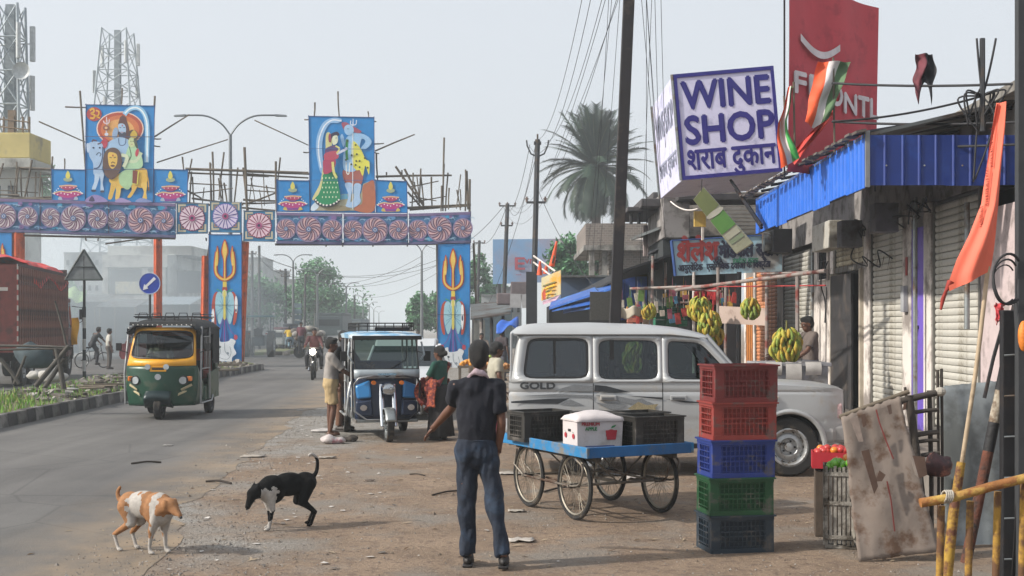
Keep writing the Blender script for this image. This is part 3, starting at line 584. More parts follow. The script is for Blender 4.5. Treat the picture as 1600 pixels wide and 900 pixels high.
poles((125, 142, 134, 270, .045), (102, 167, 134, 168, .035), (61, 190, 133, 222, .035), (242, 150, 236, 262, .045), (191, 138, 190, 163, .035), (241, 214, 296, 179, .035), (241, 217, 252, 217, .03), (241, 228, 250, 229, .03),
      (245, 254, 356, 218, .03), (27, 262, 80, 264, .05), (27, 264, 140, 268, .03), (0, 279, 130, 275, .02), (32, 262, 34, 310, .04), (50, 250, 38, 312, .045), (26, 253, 26, 306, .04), (10, 312, 80, 308, .05), (15, 306, 70, 312, .035), (5, 255, -12, 320, .04),
      (82, 245, 81, 264, .04), (101, 248, 101, 264, .03), (285, 245, 287, 266, .04), (300, 248, 290, 300, .035), (290, 264, 482, 270, .06), (290, 270, 420, 276, .04), (328, 254, 331, 316, .04), (332, 237, 334, 316, .045), (350, 238, 342, 312, .04), (293, 298, 315, 310, .04),
      (382, 230, 386, 330, .06), (380, 262, 386, 330, .05), (386, 268, 484, 272, .05), (386, 272, 482, 278, .045), (431, 252, 432, 330, .05), (438, 246, 434, 282, .035), (386, 318, 432, 301, .04), (380, 312, 430, 314, .05), (378, 318, 430, 317, .04), (384, 300, 388, 332, .05),
      (398, 188, 482, 227, .03), (492, 160, 491, 182, .035), (528, 143, 530, 182, .035), (575, 174, 576, 183, .03), (476, 187, 482, 187, .03), (474, 238, 483, 238, .03), (585, 190, 588, 190, .03), (585, 225, 600, 224, .03), (586, 236, 648, 210, .035), (585, 238, 592, 240, .03),
      (588, 240, 590, 282, .04), (587, 276, 706, 274, .05), (604, 269, 604, 276, .035), (618, 260, 662, 322, .05), (632, 264, 662, 320, .05), (628, 266, 629, 280, .03), (637, 325, 736, 320, .06), (640, 328, 730, 322, .04), (637, 300, 662, 328, .04), (694, 215, 692, 330, .04), (700, 270, 696, 330, .035), (690, 290, 689, 330, .035), (728, 273, 727, 330, .04), (734, 280, 733, 580, .05), (740, 380, 748, 585, .05),
      (-30, 303, 30, 305, .05), (165, 381, 240, 371, .035), (300, 310, 380, 320, .045), (330, 366, 322, 420, .07), (377, 364, 380, 585, .05), (328, 362, 328, 585, .05), (683, 380, 684, 590, .05), (-44, 305, -40, 590, .05), (18, 363, 18, 585, .05),
      (-44, 366, 274, 373, .05), (430, 382, 735, 381, .05), (-44, 309, 274, 316, .05), (276, 316, 430, 329, .05))
RG = random.Random(3)
for k in range(34):
    x = RG.choice((RG.uniform(2, 78), RG.uniform(295, 430), RG.uniform(640, 732))); y0 = RG.uniform(255, 300); poles((x, y0, x+RG.uniform(-7, 7), RG.uniform(312, 330), RG.uniform(.022, .04)))
for k in range(8):
    x = RG.choice((0, 296, 386, 640)); y = RG.uniform(285, 318); poles((x, y, x+RG.uniform(40, 80), y+RG.uniform(-10, 10), .028))
for k in range(9):   # stubs hanging beneath the strips
    x = (134, 154, 248, 322, 510, 536, 582, 636, 727)[k]; poles((x, 372 if x < 400 else 380, x+R.uniform(-1, 1), (376 if x != 536 else 392) if x < 400 else 385, .035))
# ---------------------------------------------------------------- trees
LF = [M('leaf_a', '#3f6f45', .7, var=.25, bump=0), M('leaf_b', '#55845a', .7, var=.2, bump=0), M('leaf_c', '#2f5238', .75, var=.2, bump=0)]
mBARK = M('bark', '#4d4238', .9, var=.3, bump=.5)
def tree(name, label, x, y0, y1, w_px, D, n=2600, leaf=.22, seed=1, group=None, gap=.45):
    rr = random.Random(seed); c = at(x, (y0+y1)/2, D); top = at(x, y0, D).z; bot = max(1.2, at(x, y1, D).z); rw = w_px/2/F*D; t = thing(name, label, 'tree', (c.x, D, 0), 0, group)
    b = B(); b.tube([(0, 0, 0), (rr.uniform(-.2, .2), 0, bot*.7), (0, 0, bot+.3*(top-bot))], [.2, .15, .1], 8)
    cl = []
    for k in range(34):
        a = rr.uniform(0, 6.28); q = rr.random()**.6; zz = rr.uniform(-1, 1)*.95; ra = rw*q*sqrt(max(.05, 1-zz*zz)); p = Vector((ra*cos(a), ra*sin(a), (top+bot)/2+zz*(top-bot)/2)); cl.append((p, rr.uniform(.28, .5)*rw)); 
        if k < 9: b.tube([(0, 0, bot*.7+rr.random()*(top-bot)*.3), p*.6+Vector((0, 0, p.z*.35)), p], [.09, .05, .02], 5)
    b.out('trunk', mBARK, t, smooth=60); b = B()
    for i in range(n):
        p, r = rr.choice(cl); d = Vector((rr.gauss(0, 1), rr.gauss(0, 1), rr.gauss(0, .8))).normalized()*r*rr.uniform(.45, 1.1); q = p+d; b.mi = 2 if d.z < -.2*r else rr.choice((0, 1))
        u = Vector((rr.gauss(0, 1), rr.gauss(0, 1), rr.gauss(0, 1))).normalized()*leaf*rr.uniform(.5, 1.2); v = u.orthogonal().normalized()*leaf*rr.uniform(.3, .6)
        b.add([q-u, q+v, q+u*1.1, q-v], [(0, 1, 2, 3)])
    b.out('crown', LF, t); return t
TR = [('broadleaf tree behind the tractor, nearest the orange gate post', 408, 436, 503, 90, 110), ('hazy tree above the minibus beside the lamp posts', 386, 452, 500, 70, 120), ('tall dark tree with a forked top over the far road', 492, 416, 480, 84, 135), ('broad pale tree behind the covered truck', 505, 450, 500, 120, 150),
      ('low tree at the end of the row before the road vanishes', 545, 474, 504, 50, 190), ('tree leaning over the road just short of the trident board', 655, 462, 512, 46, 95), ('tree half hidden by the trident board', 690, 455, 512, 60, 105), ('hazy conical tree behind the poles beyond the market', 747, 400, 488, 46, 100), ('tree half hidden by the billboard', 770, 440, 500, 50, 120),
      ('dense tree behind the blue shed, beside the palm', 893, 377, 432, 66, 62), ('dense tree under the palm by the brick house', 932, 390, 440, 60, 66), ('hazy tree behind the smoky building', 60, 262, 330, 90, 120), ('hazy tree left of the tower among the smoke', 20, 270, 330, 70, 130), ('dusty tree over the debris roof on the opposite side', 100, 440, 500, 60, 80)]
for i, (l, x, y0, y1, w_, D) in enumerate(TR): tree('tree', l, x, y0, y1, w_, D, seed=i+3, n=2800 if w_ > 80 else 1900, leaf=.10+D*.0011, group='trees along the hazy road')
# palm
def palm():
    D = 88; c = at(930, 262, D); t = thing('date_palm', 'tall date palm with a full round crown rising behind the brick building', 'palm', (c.x, D, 0)); k = D/F
    b = B(); b.tube([(.3, 0, 0), (.15, 0, 4), (0, 0, c.z-.3)], [.36, .32, .36], 12); 
    for i in range(60): a = i*2.4; z = c.z-3+i*.05; b.hexa(*[[Vector((cos(a)*r_-sin(a)*w_, sin(a)*r_+cos(a)*w_, z+h)) for r_, w_ in ((.3, -.06), (.3, .06), (.42, .05), (.42, -.05))] for h in (0, .09)])
    b.out('trunk', mBARK, t, smooth=40)
    PF = [M('palm_leaf', '#1d3524', .6, var=.2, bump=0), M('palm_leaf_dry', '#5b5f44', .8, var=.2, bump=0)]; ms = []
    for v in range(4):
        b = B(); L_ = 3.3; dr = (.25, .7, 1.15, 1.6)[v]; P = []; th = 0
        p = Vector((0, 0, 0)); ang = (0.15, .1, 0, -.1)[v]
        for i in range(15): P.append(p.copy()); p = p+Vector((cos(ang), 0, sin(ang)))*L_/14; ang -= dr/14*(.5+i/14)
        b.mi = 1; b.tube(P, [.03*(1-i/16) for i in range(15)], 4)
        for i in range(1, 15):
            for j in range(2):
                q = P[i-1].lerp(P[i], .5*j); d = (P[i]-P[i-1]).normalized(); ll = .74*(1-abs(i/14-.45)**2*1.3)
                for s_ in (-1, 1): e = q+d*ll*.65+Vector((0, s_*ll*.72, -.1*ll+R.uniform(-.05, .05))); b.mi = 0; b.add([q-d*.07, q+d*.07, e], [(0, 1, 2)])
        ms.append(b.data('frond', PF))
    for i in range(96):
        el = radians(78-i*1.45+R.uniform(-6, 6)); az = i*2.39996; v = min(3, int(i/96*4+R.random()*.6))
        o = obj('frond', ms[v], t, loc=(0, 0, c.z), rot=(R.uniform(-.2, .2), -el if el > -1.2 else 1.2, az)); s_ = R.uniform(1.25, 1.45)*(1 if i < 76 else .85); o.scale = (s_,)*3
palm()
# ---------------------------------------------------------------- street lamps, poles, wires
mLAMP = M('lamp_post', '#6e7376', .5, .4, var=.1)
def street_lamp(label, x, yf, yt, half, D, one=False, y_base=None):
    f = at(x, yf, D); k = D/F; t = thing('street_lamp', label, 'street lamp', (f.x, D, 0), 0, 'twin-arm street lamps along the median'); h = half*k; tz = at(x, yt, D).z
    b = B(); b.cyl((0, 0, 0), (0, 0, f.z), .13, .075, 10); b.cyl((0, 0, 0), (0, 0, .25), .2, .2, 8); b.out('pole', mLAMP, t, smooth=50)
    for s_ in (-1, 1):
        b = B(); P = [(0, 0, f.z-.05), (s_*h*.16, 0, f.z+(tz-f.z)*.55), (s_*h*.42, 0, f.z+(tz-f.z)*.95), (s_*h*.75, 0, tz), (s_*h*.98, 0, tz-.02)]; b.tube(sp(P, 5, False), .045, 6); a_ = b.out('arm', mLAMP, t, smooth=60)
        b = B(); b.hexa([(s_*h*.80, -.1, tz-.06), (s_*h, -.1, tz-.07), (s_*h, .1, tz-.07), (s_*h*.80, .1, tz-.06)], [(s_*h*.80, -.09, tz+.04), (s_*h, -.05, tz), (s_*h, .05, tz), (s_*h*.80, .09, tz+.04)]); b.out('lamp_head', mLAMP, a_, bev=.01)
for l, x, yf, yt, hf, D in (('tall twin-arm street lamp rising behind the gate between the two deity banners', 360, 210, 180, 88, 58), ('twin-arm street lamp above the tree beside the gate post', 458, 408, 398, 30, 96), ('twin-arm street lamp above the forked tree', 496, 431, 420, 26, 108), ('twin-arm street lamp over the pale trees, third of the far row', 541, 449, 442, 20, 135),
          ('twin-arm street lamp, fourth of the far row', 567, 467, 461, 16, 165), ('twin-arm street lamp, fifth of the far row', 577, 478, 472, 13, 200), ('twin-arm street lamp, sixth of the far row', 584, 485, 479, 11, 240), ('twin-arm street lamp, faintest and last of the far row', 592, 491, 486, 9, 290),
          ('twin-arm street lamp close beside the trident board over the road', 659, 393, 380, 30, 88)): street_lamp(l, x, yf, yt, hf, D)
mPOLE = M('pole_iron', '#34363a', .7, .2, var=.2, col2='#4f4236', amt=.3)
ENDS = []
def power_pole(label, xb, yb, xt, yt, D, r=.07, arms=((.96, .55),), w=.35, cat='power pole'):
    a, c = at(xb, yb, D), at(xt, yt, D); base = Vector((a.x+(a.x-c.x)*(a.z/(c.z-a.z)), D, 0)); t = thing('power_pole', label, cat, base, 0, 'power poles'); d = c-base
    b = B(); b.tube([(0, 0, 0), d], [r*1.15, r], 8); b.out('pole', mPOLE, t)
    for f, h in arms:
        p = d*f; b = B(); b.box(p, (h*2, .07, .07)); b.out('crossarm', mPOLE, t)
        for s_ in (-1, 0, 1) if f > .9 else (-1, 1):
            q = p+Vector((s_*h*.95, 0, .05)); i = B(); i.cyl(q-Vector((0, 0, .03)), q+Vector((0, 0, .14)), .045, .03, 8); i.cyl(q+Vector((0, 0, .05)), q+Vector((0, 0, .08)), .07, .07, 8); i.out('insulator', M('porcelain', '#6d5a50', .3, bump=0), t, smooth=50); ENDS.append(base+q+Vector((0, 0, .14)))
    return base, d
# the pole with the V-shaped head behind the van roof
base, d = power_pole('slim iron power pole with V-shaped head standing behind the van roof', 833, 500, 840, 218, 40, .085, ((.74, .32),))
t = bpy.data.objects['power_pole']; b = B()
for s_ in (-1, 1): b.tube([d*.985-Vector((0, 0, .45)), d*.985+Vector((s_*.22, 0, -.35)), d*.985+Vector((s_*.34, 0, -.08)), d*.985+Vector((s_*.36, 0, .10))], .028, 6)
b.tube([d*.98, d*1.0+Vector((0, 0, .18))], .03); b.box(d*.985, (.24, .14, .1)); b.out('pole_head', mPOLE, t)
b = B(); b.box((0, 0, 2.3), (.36, .25, 2.6)); b.out('base_casing', M('casing_dark', '#26292f', .8), t)
power_pole('power pole with two crossarms behind the billboard edge', 788, 455, 793, 318, 62, .1, ((.985, .42), (.86, .3)))
power_pole('thin hazy power pole beyond the trident board', 746, 490, 749, 376, 85, .1, ((.98, .4), (.86, .3)))
power_pole('power pole behind the gate post, left of a pair', 394, 500, 394, 392, 90, .1, ((.97, .3),)); power_pole('slim pole behind the gate post, taller of a pair', 405, 500, 405, 384, 92, .1, ())
power_pole('hazy power pole with a double head above the tree', 446, 500, 446, 420, 110, .12, ((.97, .5), (.9, .4))); power_pole('hazy power pole right of the double-headed one', 476, 500, 477, 428, 125, .12, ((.97, .35),)); power_pole('faint thin pole over the covered truck', 554, 505, 554, 462, 150, .12, ())
# the big dark pole close behind the van
p0, p1 = at(961, 500, 19.0), at(980, 60, 19.0); k_ = (p1-p0)/(p1.z-p0.z); base = p0-k_*p0.z; tp = base+k_*8.6; t = thing('power_pole', 'thick dark leaning pole rising behind the van bonnet side of the roof', 'power pole', base, 0, 'power poles')
b = B(); b.prism([(-.085, -.08, 0), (.085, -.08, 0), (.085, .08, 0), (-.085, .08, 0)], tp-base); b.out('pole', M('pole_dark', '#1d1b1e', .8, var=.25, scale=4, col2='#3b332d', amt=.25), t, bev=.01)
b = B(); b.box((tp-base)*.97, (1.3, .08, .08)); b.out('crossarm', mPOLE, t)
TOP = tp
def wire(label, pts, r, group='overhead wires'):
    b = B(); b.tube(pts, r, 5); b.out('overhead_wire', mWIRE, None, label=label, cat='wire', group=group, smooth=180)
Wl = 'thin black overhead wire strung between the poles'
q1 = at(836, 219, 40)
for i, (dx, tx, ty, D, sg) in enumerate(((-.5, 838, 218, 40, 1.0), (-.35, 826, 226, 40, 1.6), (-.1, 851, 224, 40, .9), (.0, 793, 316, 62, 2.2), (.2, 786, 322, 62, 2.6), (.3, 799, 322, 62, 1.6))): wire(('first', 'second', 'third', 'fourth', 'fifth', 'sixth')[i]+' thin wire from the thick dark pole to the slimmer poles, counted from the highest-ending', sag(TOP+Vector((dx, 0, -.05)), at(tx, ty, D), sg, 18), .006)
for i, (a, c, sg) in enumerate((((838, 218, 40), (793, 318, 62), 1.4), ((828, 226, 40), (786, 322, 62), 1.0), ((793, 318, 62), (749, 378, 85), .8), ((787, 322, 62), (660, 380, 88), 1.2), ((749, 378, 85), (554, 462, 150), 1.5), ((745, 380, 85), (477, 430, 125), 2.0), ((736, 382, 85), (394, 394, 90), 2.0), ((740, 392, 85), (405, 398, 92), 1.8), ((477, 430, 125), (394, 394, 90), .8), ((446, 422, 110), (405, 400, 92), .6), ((659, 400, 88), (446, 425, 110), 1.5), ((659, 410, 88), (400, 402, 92), 2.0), ((838, 290, 40), (950, 470, 30), .4), ((836, 250, 40), (760, 480, 60), .5), ((60, 268, 75), (220, 250, 90), .5), ((0, 290, 75), (160, 255, 100), 1.0))): wire(Wl, sag(at(*a), at(*c), sg, 16), .014 if a[2] > 50 else .009)
for i, (x0, x1, y1, D1, sg) in enumerate(((.0, 1033, 330, 24, .2), (.1, 1040, 370, 27, .3), (.2, 1010, 400, 26, .2), (.3, 1032, 268, 22, .5), (.35, 1000, 420, 28, .1), (-.3, 925, 415, 34, .3), (-.2, 915, 420, 36, .2), (-.1, 935, 420, 34, .2), (.4, 1040, 230, 22, .6), (.1, 1036, 375, 30, .1))): wire('thin service wire from the thick dark pole, %s towards the shops' % ('first second third fourth fifth sixth seventh eighth ninth tenth'.split()[i]), sag(TOP+Vector((x0, 0, -.1)), at(x1, y1, D1), sg, 14), .005, 'service wires from the thick pole')
for y, z in ((130, 5.0), (190, 4.2), (225, 3.85)): wire('black cable crossing the sky above the blue front awning, %s' % {130: 'highest', 190: 'middle', 225: 'lowest'}[y], sag(at(1300, y, 15.5), at(1640, y-2, 13.5), .04, 8), .016, 'cables above the blue awning')
# ---------------------------------------------------------------- telecom towers
mTW = M('tower_steel', '#9aa4aa', .6, .3, var=.1)
def tower(label, x, D, z0, z1, w0, w1, dishes=0):
    c = at(x, 300, D); t = thing('telecom_tower', label, 'telecom tower', (c.x, D, 0)); Wd = lambda z: w0+(w1-w0)*(z-z0)/(z1-z0)
    for sx, sy in ((-1, -1), (1, -1), (1, 1), (-1, 1)): b = B(); b.tube([(sx*Wd(z0)/2, sy*Wd(z0)/2, z0), (sx*Wd(z1)/2, sy*Wd(z1)/2, z1)], .09, 5); b.out('leg', mTW, t)
    z = z0; h = 1.9
    while z < z1-h:
        a, c2 = Wd(z)/2, Wd(z+h)/2
        for (x0, y0), (x1, y1) in (((-1, -1), (1, -1)), ((1, -1), (1, 1)), ((1, 1), (-1, 1)), ((-1, 1), (-1, -1))):
            b = B(); b.tube([(x0*a, y0*a, z), (x1*c2, y1*c2, z+h)], .045, 4); b.tube([(x1*a, y1*a, z), (x0*c2, y0*c2, z+h)], .045, 4); b.tube([(x0*a, y0*a, z), (x1*a, y1*a, z)], .045, 4); b.out('brace', mTW, t)
        z += h
    b = B(); b.box((0, 0, (z0+z1)/2), (.5, .5, z1-z0)); b.out('cable_ladder', M('cable_grey', '#7c858b', .8), t)
    for i in range(7): a = i*.9; zz = z1-1.2-(i % 3)*2.6-1.0; rr_ = Wd(zz)/2+.6; b = B(); b.box((cos(a)*rr_, sin(a)*rr_, zz), (.28, .2, 2.0), RZ(a)); b.tube([(cos(a)*rr_*.4, sin(a)*rr_*.4, zz), (cos(a)*rr_, sin(a)*rr_, zz)], .05, 4); b.out('antenna', M('antenna_pale', '#a8adae', .5), t, bev=.03)
    for i in range(dishes): zz = z1-2-i*1.9; b = B(); b.lathe([(.5, 0), (.4, -.12), (.2, -.2), (.001, -.22)], (.9*(1 if i % 2 else -1), -.9, zz), (0, -1, 0), 18); b.out('dish', M('antenna_pale', '#a8adae', .5), t, smooth=60)
tower('lattice telecom tower rising behind the banner with the bull and lion', 184, 110, 0, 28.5, 6.2, 2.2)
tower('telecom tower with dishes on the roof of the yellow building', 18, 69, 10.5, 20, 1.5, 1.1, 4)
# ---------------------------------------------------------------- buildings across the road
def bbox(b, x0, y0, x1, y1, D, dep, zmin=None):
    a, c = at(x0, y0, D), at(x1, y1, D); z1, z0 = a.z, (c.z if zmin is None else zmin); b.box(((a.x+c.x)/2, D+dep/2, (z0+z1)/2), (abs(c.x-a.x), dep, z1-z0)); return b
def part(o, t): o.parent = t; o.matrix_parent_inverse = Matrix.Translation(t.location).inverted(); return o
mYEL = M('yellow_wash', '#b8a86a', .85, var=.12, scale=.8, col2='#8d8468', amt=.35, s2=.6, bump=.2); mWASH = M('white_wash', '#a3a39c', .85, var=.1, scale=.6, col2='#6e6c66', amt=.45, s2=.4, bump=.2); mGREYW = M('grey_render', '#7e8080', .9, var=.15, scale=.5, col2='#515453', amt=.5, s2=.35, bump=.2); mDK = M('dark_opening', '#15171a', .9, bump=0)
t = thing('yellow_building', 'yellow topped building with a roof railing under the telecom tower, frame edge', 'building', at(0, 508, 66)*Vector((1, 1, 0)) if 0 else Vector((at(0, 508, 66).x, 66, 0)))
b = B(); bbox(b, -120, 262, 40, 508, 66, 2.2, 0); part(b.out('wall', mWASH), t)
b = B(); bbox(b, -120, 207, 47, 247, 65.4, 3); part(b.out('parapet', mYEL, bev=.05), t)
b = B(); bbox(b, -120, 247, 48, 262, 65.2, 3.4); part(b.out('ledge', mWASH, bev=.03), t)
for x in (4, 12, 22, 34, 44): b = B(); bbox(b, x, 182 if x != 12 else 172, x+(2 if x != 12 else 12), 212, 66, .15); part(b.out('railing_post', M('railing_brown', '#6d5a44', .8)), t)
b = B(); [b.tube([at(0, y, 66), at(46, y+5, 66)], .04, 5) for y in (186, 198)]; part(b.out('railing_rail', M('railing_brown', '#6d5a44', .8)), t)
for i in range(3):
    for y in (290, 345): b = B(); bbox(b, -40+i*26, y, -26+i*26, y+26, 65.9, .12); part(b.out('window', mDK), t)
t = thing('commercial_building', 'grey two-storey building with columns and an old sign, veiled in smoke', 'building', Vector((at(230, 508, 92).x, 92, 0)))
D = 92; b = B(); bbox(b, 160, 398, 262, 418, D, 10); bbox(b, 160, 460, 262, 476, D, 10); bbox(b, 168, 384, 300, 399, D+2, 8); part(b.out('slab', mWASH, bev=.05), t)
b = B(); bbox(b, 160, 418, 262, 508, D+2.5, 8, 0); part(b.out('wall', mGREYW), t)
b = B(); P0, P1 = at(262, 398, D), at(322, 410, D+16); b.prism([P0*Vector((1, 1, 0)), P1*Vector((1, 1, 0)), Vector((P1.x, P1.y, P1.z+1.2)), P0], (.2, .5, 0)); part(b.out('side_wall', mWASH), t)
for x in (160, 222, 250): b = B(); bbox(b, x, 417, x+9, 461, D+.1, .4); part(b.out('column', mWASH, bev=.02), t)
for i in range(4): f = .12+.22*i; a = P0.lerp(P1, f); b = B(); b.prism([Vector((a.x, a.y-.05, 1.85+a.y/F*(508-458))), Vector((a.x, a.y-.05, 1.85+a.y/F*(508-422))), Vector((a.x+.95, a.y+2.3, 1.85+(a.y+2.3)/F*(508-424))), Vector((a.x+.95, a.y+2.3, 1.85+(a.y+2.3)/F*(508-458)))], (.02, -.06, 0)); part(b.out('window', mDK), t)
b = B(); bbox(b, 180, 440, 234, 459, D-.1, .15); sg = part(b.out('sign_board', M('faded_sign', '#a59f86', .7, var=.12, col2='#8a8f8a', amt=.3)), t)
b = B(); bbox(b, 172, 476, 258, 508, D-.05, .1, .1); part(b.out('shop_opening', mDK), t)
b = B(); bbox(b, 172, 419, 221, 459, D+2.35, .1); part(b.out('recess', M('recess_grey', '#4f5455', .9)), t)
for nm, lb, x0, y0, x1, D, c_, dep in (('apartment_building', 'hazy grey block with small windows behind the gate post', 386, 404, 411, 190, '#7f8284', 8), ('apartment_building', 'small hazy block with a water tank right of the grey block', 415, 424, 438, 200, '#898c8c', 8), ('apartment_building', 'wide pale building behind the lamp posts', 446, 438, 482, 185, '#8f9190', 10), ('low_building', 'low white house behind the smoke near the truck', 100, 396, 168, 100, '#9a9d9c', 6), ('house', 'white house beyond the billboard poles', 752, 462, 790, 95, '#a0a5a6', 8), ('house', 'low pale house under the hazy conical tree', 775, 450, 815, 100, '#959a9c', 8)):
    c = at((x0+x1)/2, 508, D); t = thing(nm, lb, 'building', (c.x, D, 0)); b = B(); bbox(b, x0, y0, x1, 508, D, dep, 0); part(b.out('wall', M('wall_'+c_[1:], c_, .9, var=.12, scale=.4, col2='#5f6263', amt=.35, s2=.3)), t)
    b = B(); bbox(b, x0-1, y0-2, x1+1, y0, D-.2, dep+.4); part(b.out('roof_slab', M('slab_grey', '#777a7b', .9)), t)
    nw = max(2, int((x1-x0)/10))
    for i in range(nw):
        for r_ in range(3 if y0 < 430 else 2): xx = x0+(i+.5)*(x1-x0)/nw; yy = y0+10+r_*20; b = B(); bbox(b, xx-2, yy, xx+2, yy+8, D-.08, .1); part(b.out('window', mDK), t)
t = thing('tall_signboard', 'stacked hoarding board on a pole below the far street lamp', 'signboard', (at(463, 508, 98).x, 98, 0))
for i in range(4): b = B(); bbox(b, 457, 474+i*9, 471, 481+i*9, 98, .2); part(b.out('board', M('board_blue_grey', '#5f7079', .7)), t)
b = B(); b.tube([at(457, 470, 98.2), at(457, 570, 98.2)], .06); b.tube([at(471, 470, 98.2), at(471, 570, 98.2)], .06); part(b.out('post', mPOLE), t)
# roadside stalls with tin roofs in the smoke
mTIN = M('old_tin', '#5b6061', .7, .3, var=.25, scale=1.5, col2='#463a33', amt=.4, s2=1.2, bump=.3)
def tin_stall(label, x0, x1, yr, D, dep=3, colr=None, sl=.5):
    a, c = at(x0, yr, D), at(x1, yr, D); t = thing('tin_stall', label, 'stall', ((a.x+c.x)/2, D, 0)); h = a.z; w_ = c.x-a.x
    b = B(); n = int(w_/.25)+2; b.loft([[Vector((-w_/2+w_*i/n, y, h+z+.03*(i % 2))) for i in range(n+1)] for y, z in ((-.6, -.1), (dep, sl))], cap=False, closed=False); b.out('roof_sheet', colr or mTIN, t, solid=.02)
    for sx in (-.48, 0, .48): b = B(); b.cyl((sx*w_, -.4, 0), (sx*w_, -.4, h-.1), .05, n=6); b.out('post', mBAMBOO, t)
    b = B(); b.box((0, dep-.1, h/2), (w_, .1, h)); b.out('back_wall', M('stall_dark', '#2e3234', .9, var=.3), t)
    for i in range(int(w_/1.1)): b = B(); hh = R.uniform(.5, 1.0); b.box((-w_/2+.6+i*1.1, .6+R.random(), hh/2), (R.uniform(.6, 1.0), .7, hh)); b.out('stacked_goods', M('goods_%d' % (i % 4), ('#5c5148', '#3f4d5a', '#6d665a', '#4d3c38')[i % 4], .85, var=.4, scale=8), t, bev=.04)
tin_stall('tin-roofed stall in the smoke behind the truck', 96, 160, 470, 84); tin_stall('dark stall under a crumpled roof below the grey building', 150, 215, 478, 80); tin_stall('stall with a silver-blue sheet roof, nearest the blue round sign', 214, 300, 474, 82, 3, M('silver_sheet', '#7f8b93', .5, .3, var=.3, scale=4, bump=.5)); tin_stall('long dark stall behind the cyclist', 40, 98, 480, 78)
b = B(); b.grid(lambda u, v: tuple(at(92+u*44, 452+v*18+4*sin(u*9), 79)+Vector((0, v*-.8, .12*noise.noise(Vector((u*6, v*6, 0)))))), 14, 8); b.out('green_tarpaulin', M('green_sheet', '#86a664', .7, var=.15, bump=.2), label='pale green plastic sheet over a stall behind the truck', cat='tarpaulin', smooth=180, solid=.02)
# ---------------------------------------------------------------- on the median
t = thing('warning_sign', 'triangular road sign seen from its grey back on a black and white pole', 'road sign', gd(131, 597)); s_ = F/t.location.y; Z = lambda y: EYE+(HZ-y)/s_; hz_ = [Z(390), Z(437)]
b = B(); w_ = 29/s_
tri = [Vector((-w_, 0, hz_[1])), Vector((w_, 0, hz_[1])), Vector((0, 0, hz_[0]))]; c = sum(tri, Vector())/3
b.mi = 0; b.prism([p.lerp(c, .02) for p in tri], (0, .01, 0)); b.mi = 1; 
for i in range(3): b.tube([tri[i], tri[(i+1) % 3]], .035, 6)
b.tube([(-w_*.55, -.02, hz_[1]+.42), (w_*.55, -.02, hz_[1]+.42)], .02); b.out('sign_plate', [M('sign_back', '#6b7173', .6, .3), M('sign_frame', '#2f3a3a', .6)], t)
zs = [0, .35, .7, 1.05, 1.4, 1.75, 2.1, 2.45, 2.8]
for i in range(7): b = B(); b.cyl((0, .04, zs[i] if i else -.1), (0, .04, zs[i+1]), .055, n=10); b.out('pole_band', (M('band_white', '#b0b0aa', .7), M('band_black', '#17181a', .7))[(i+1) % 2], t, smooth=50)
b = B(); b.cyl((0, .04, 2.45), (0, .04, hz_[0]-.2), .045, n=8); b.out('pole', M('band_black', '#17181a', .7), t)
fl = B(); fl.grid(lambda u, v: tuple(Vector((-.16-.22*u+.02*sin(v*6), -.06+.04*sin(v*5+u*3), Z(496)-(Z(496)-Z(538))*v-.02*u))), 6, 12); fl.out('yellow_pennant', M('yellow_cloth', '#d69a1c', .7, var=.1), t, smooth=180)
t = thing('arrow_sign', 'round blue keep-left sign with a white slanting arrow behind the auto rickshaw', 'road sign', gd(234, 588)); s_ = F/t.location.y; Z = lambda y: EYE+(HZ-y)/s_; r_ = 16.5/s_; zc = Z(443)
b = B(); b.cyl((0, -.03, zc), (0, -.01, zc), r_, n=36); b.out('sign_plate', M('sign_blue', '#1238a0', .4, bump=0), t); b = B(); b.torus((0, -.025, zc), (0, 1, 0), r_, .018, 36); b.out('rim', M('sign_rim', '#a9b4c8', .5), t, smooth=60)
P = [(-.62, -.62), (-.10, -.48), (-.22, -.33), (.62, .42), (.42, .62), (-.36, -.16), (-.50, -.06)]
b = B(); b.prism([Vector((x*r_, -.036, zc+z*r_)) for x, z in P], (0, -.004, 0)); b.out('arrow', M('sign_white', '#d8dadc', .5, bump=0), t); b = B(); b.cyl((0, .02, 0), (0, .02, zc+r_*.6), .045, n=8); b.out('pole', mPOLE, t)
t = thing('stick_fence', 'rough fence of leaning sticks and a long rail on the grassy median', 'fence', (-10.3, 24.6, 0))
def stick(x0, y0, x1, y1, D, r=.045, m=None, D1=None, par=None, nm='stick'):
    b = B(); a, c = at(x0, y0, D), at(x1, y1, D1 or D); b.tube([a, a.lerp(c, .5)+Vector((.01, 0, .01)), c], [r, r*.95, r*.85], 7); o = b.out(nm, m or mBAMBOO, smooth=60); return part(o, par) if par else o
mST = M('grey_stick', '#4e4a45', .9, var=.3)
for q in ((-10, 540, 114, 543, .035), (-10, 547, 110, 545, .03), (56, 603, 108, 540, .07), (70, 605, 100, 560, .06), (100, 608, 88, 545, .07), (105, 545, 86, 470, .03), (0, 560, 30, 600, .05), (22, 600, 40, 556, .04)): stick(*q[:4], 25, q[4]*.8, mST, par=t)
mSACK = M('white_sack', '#a3a19c', .8, var=.2, scale=6, bump=.5)
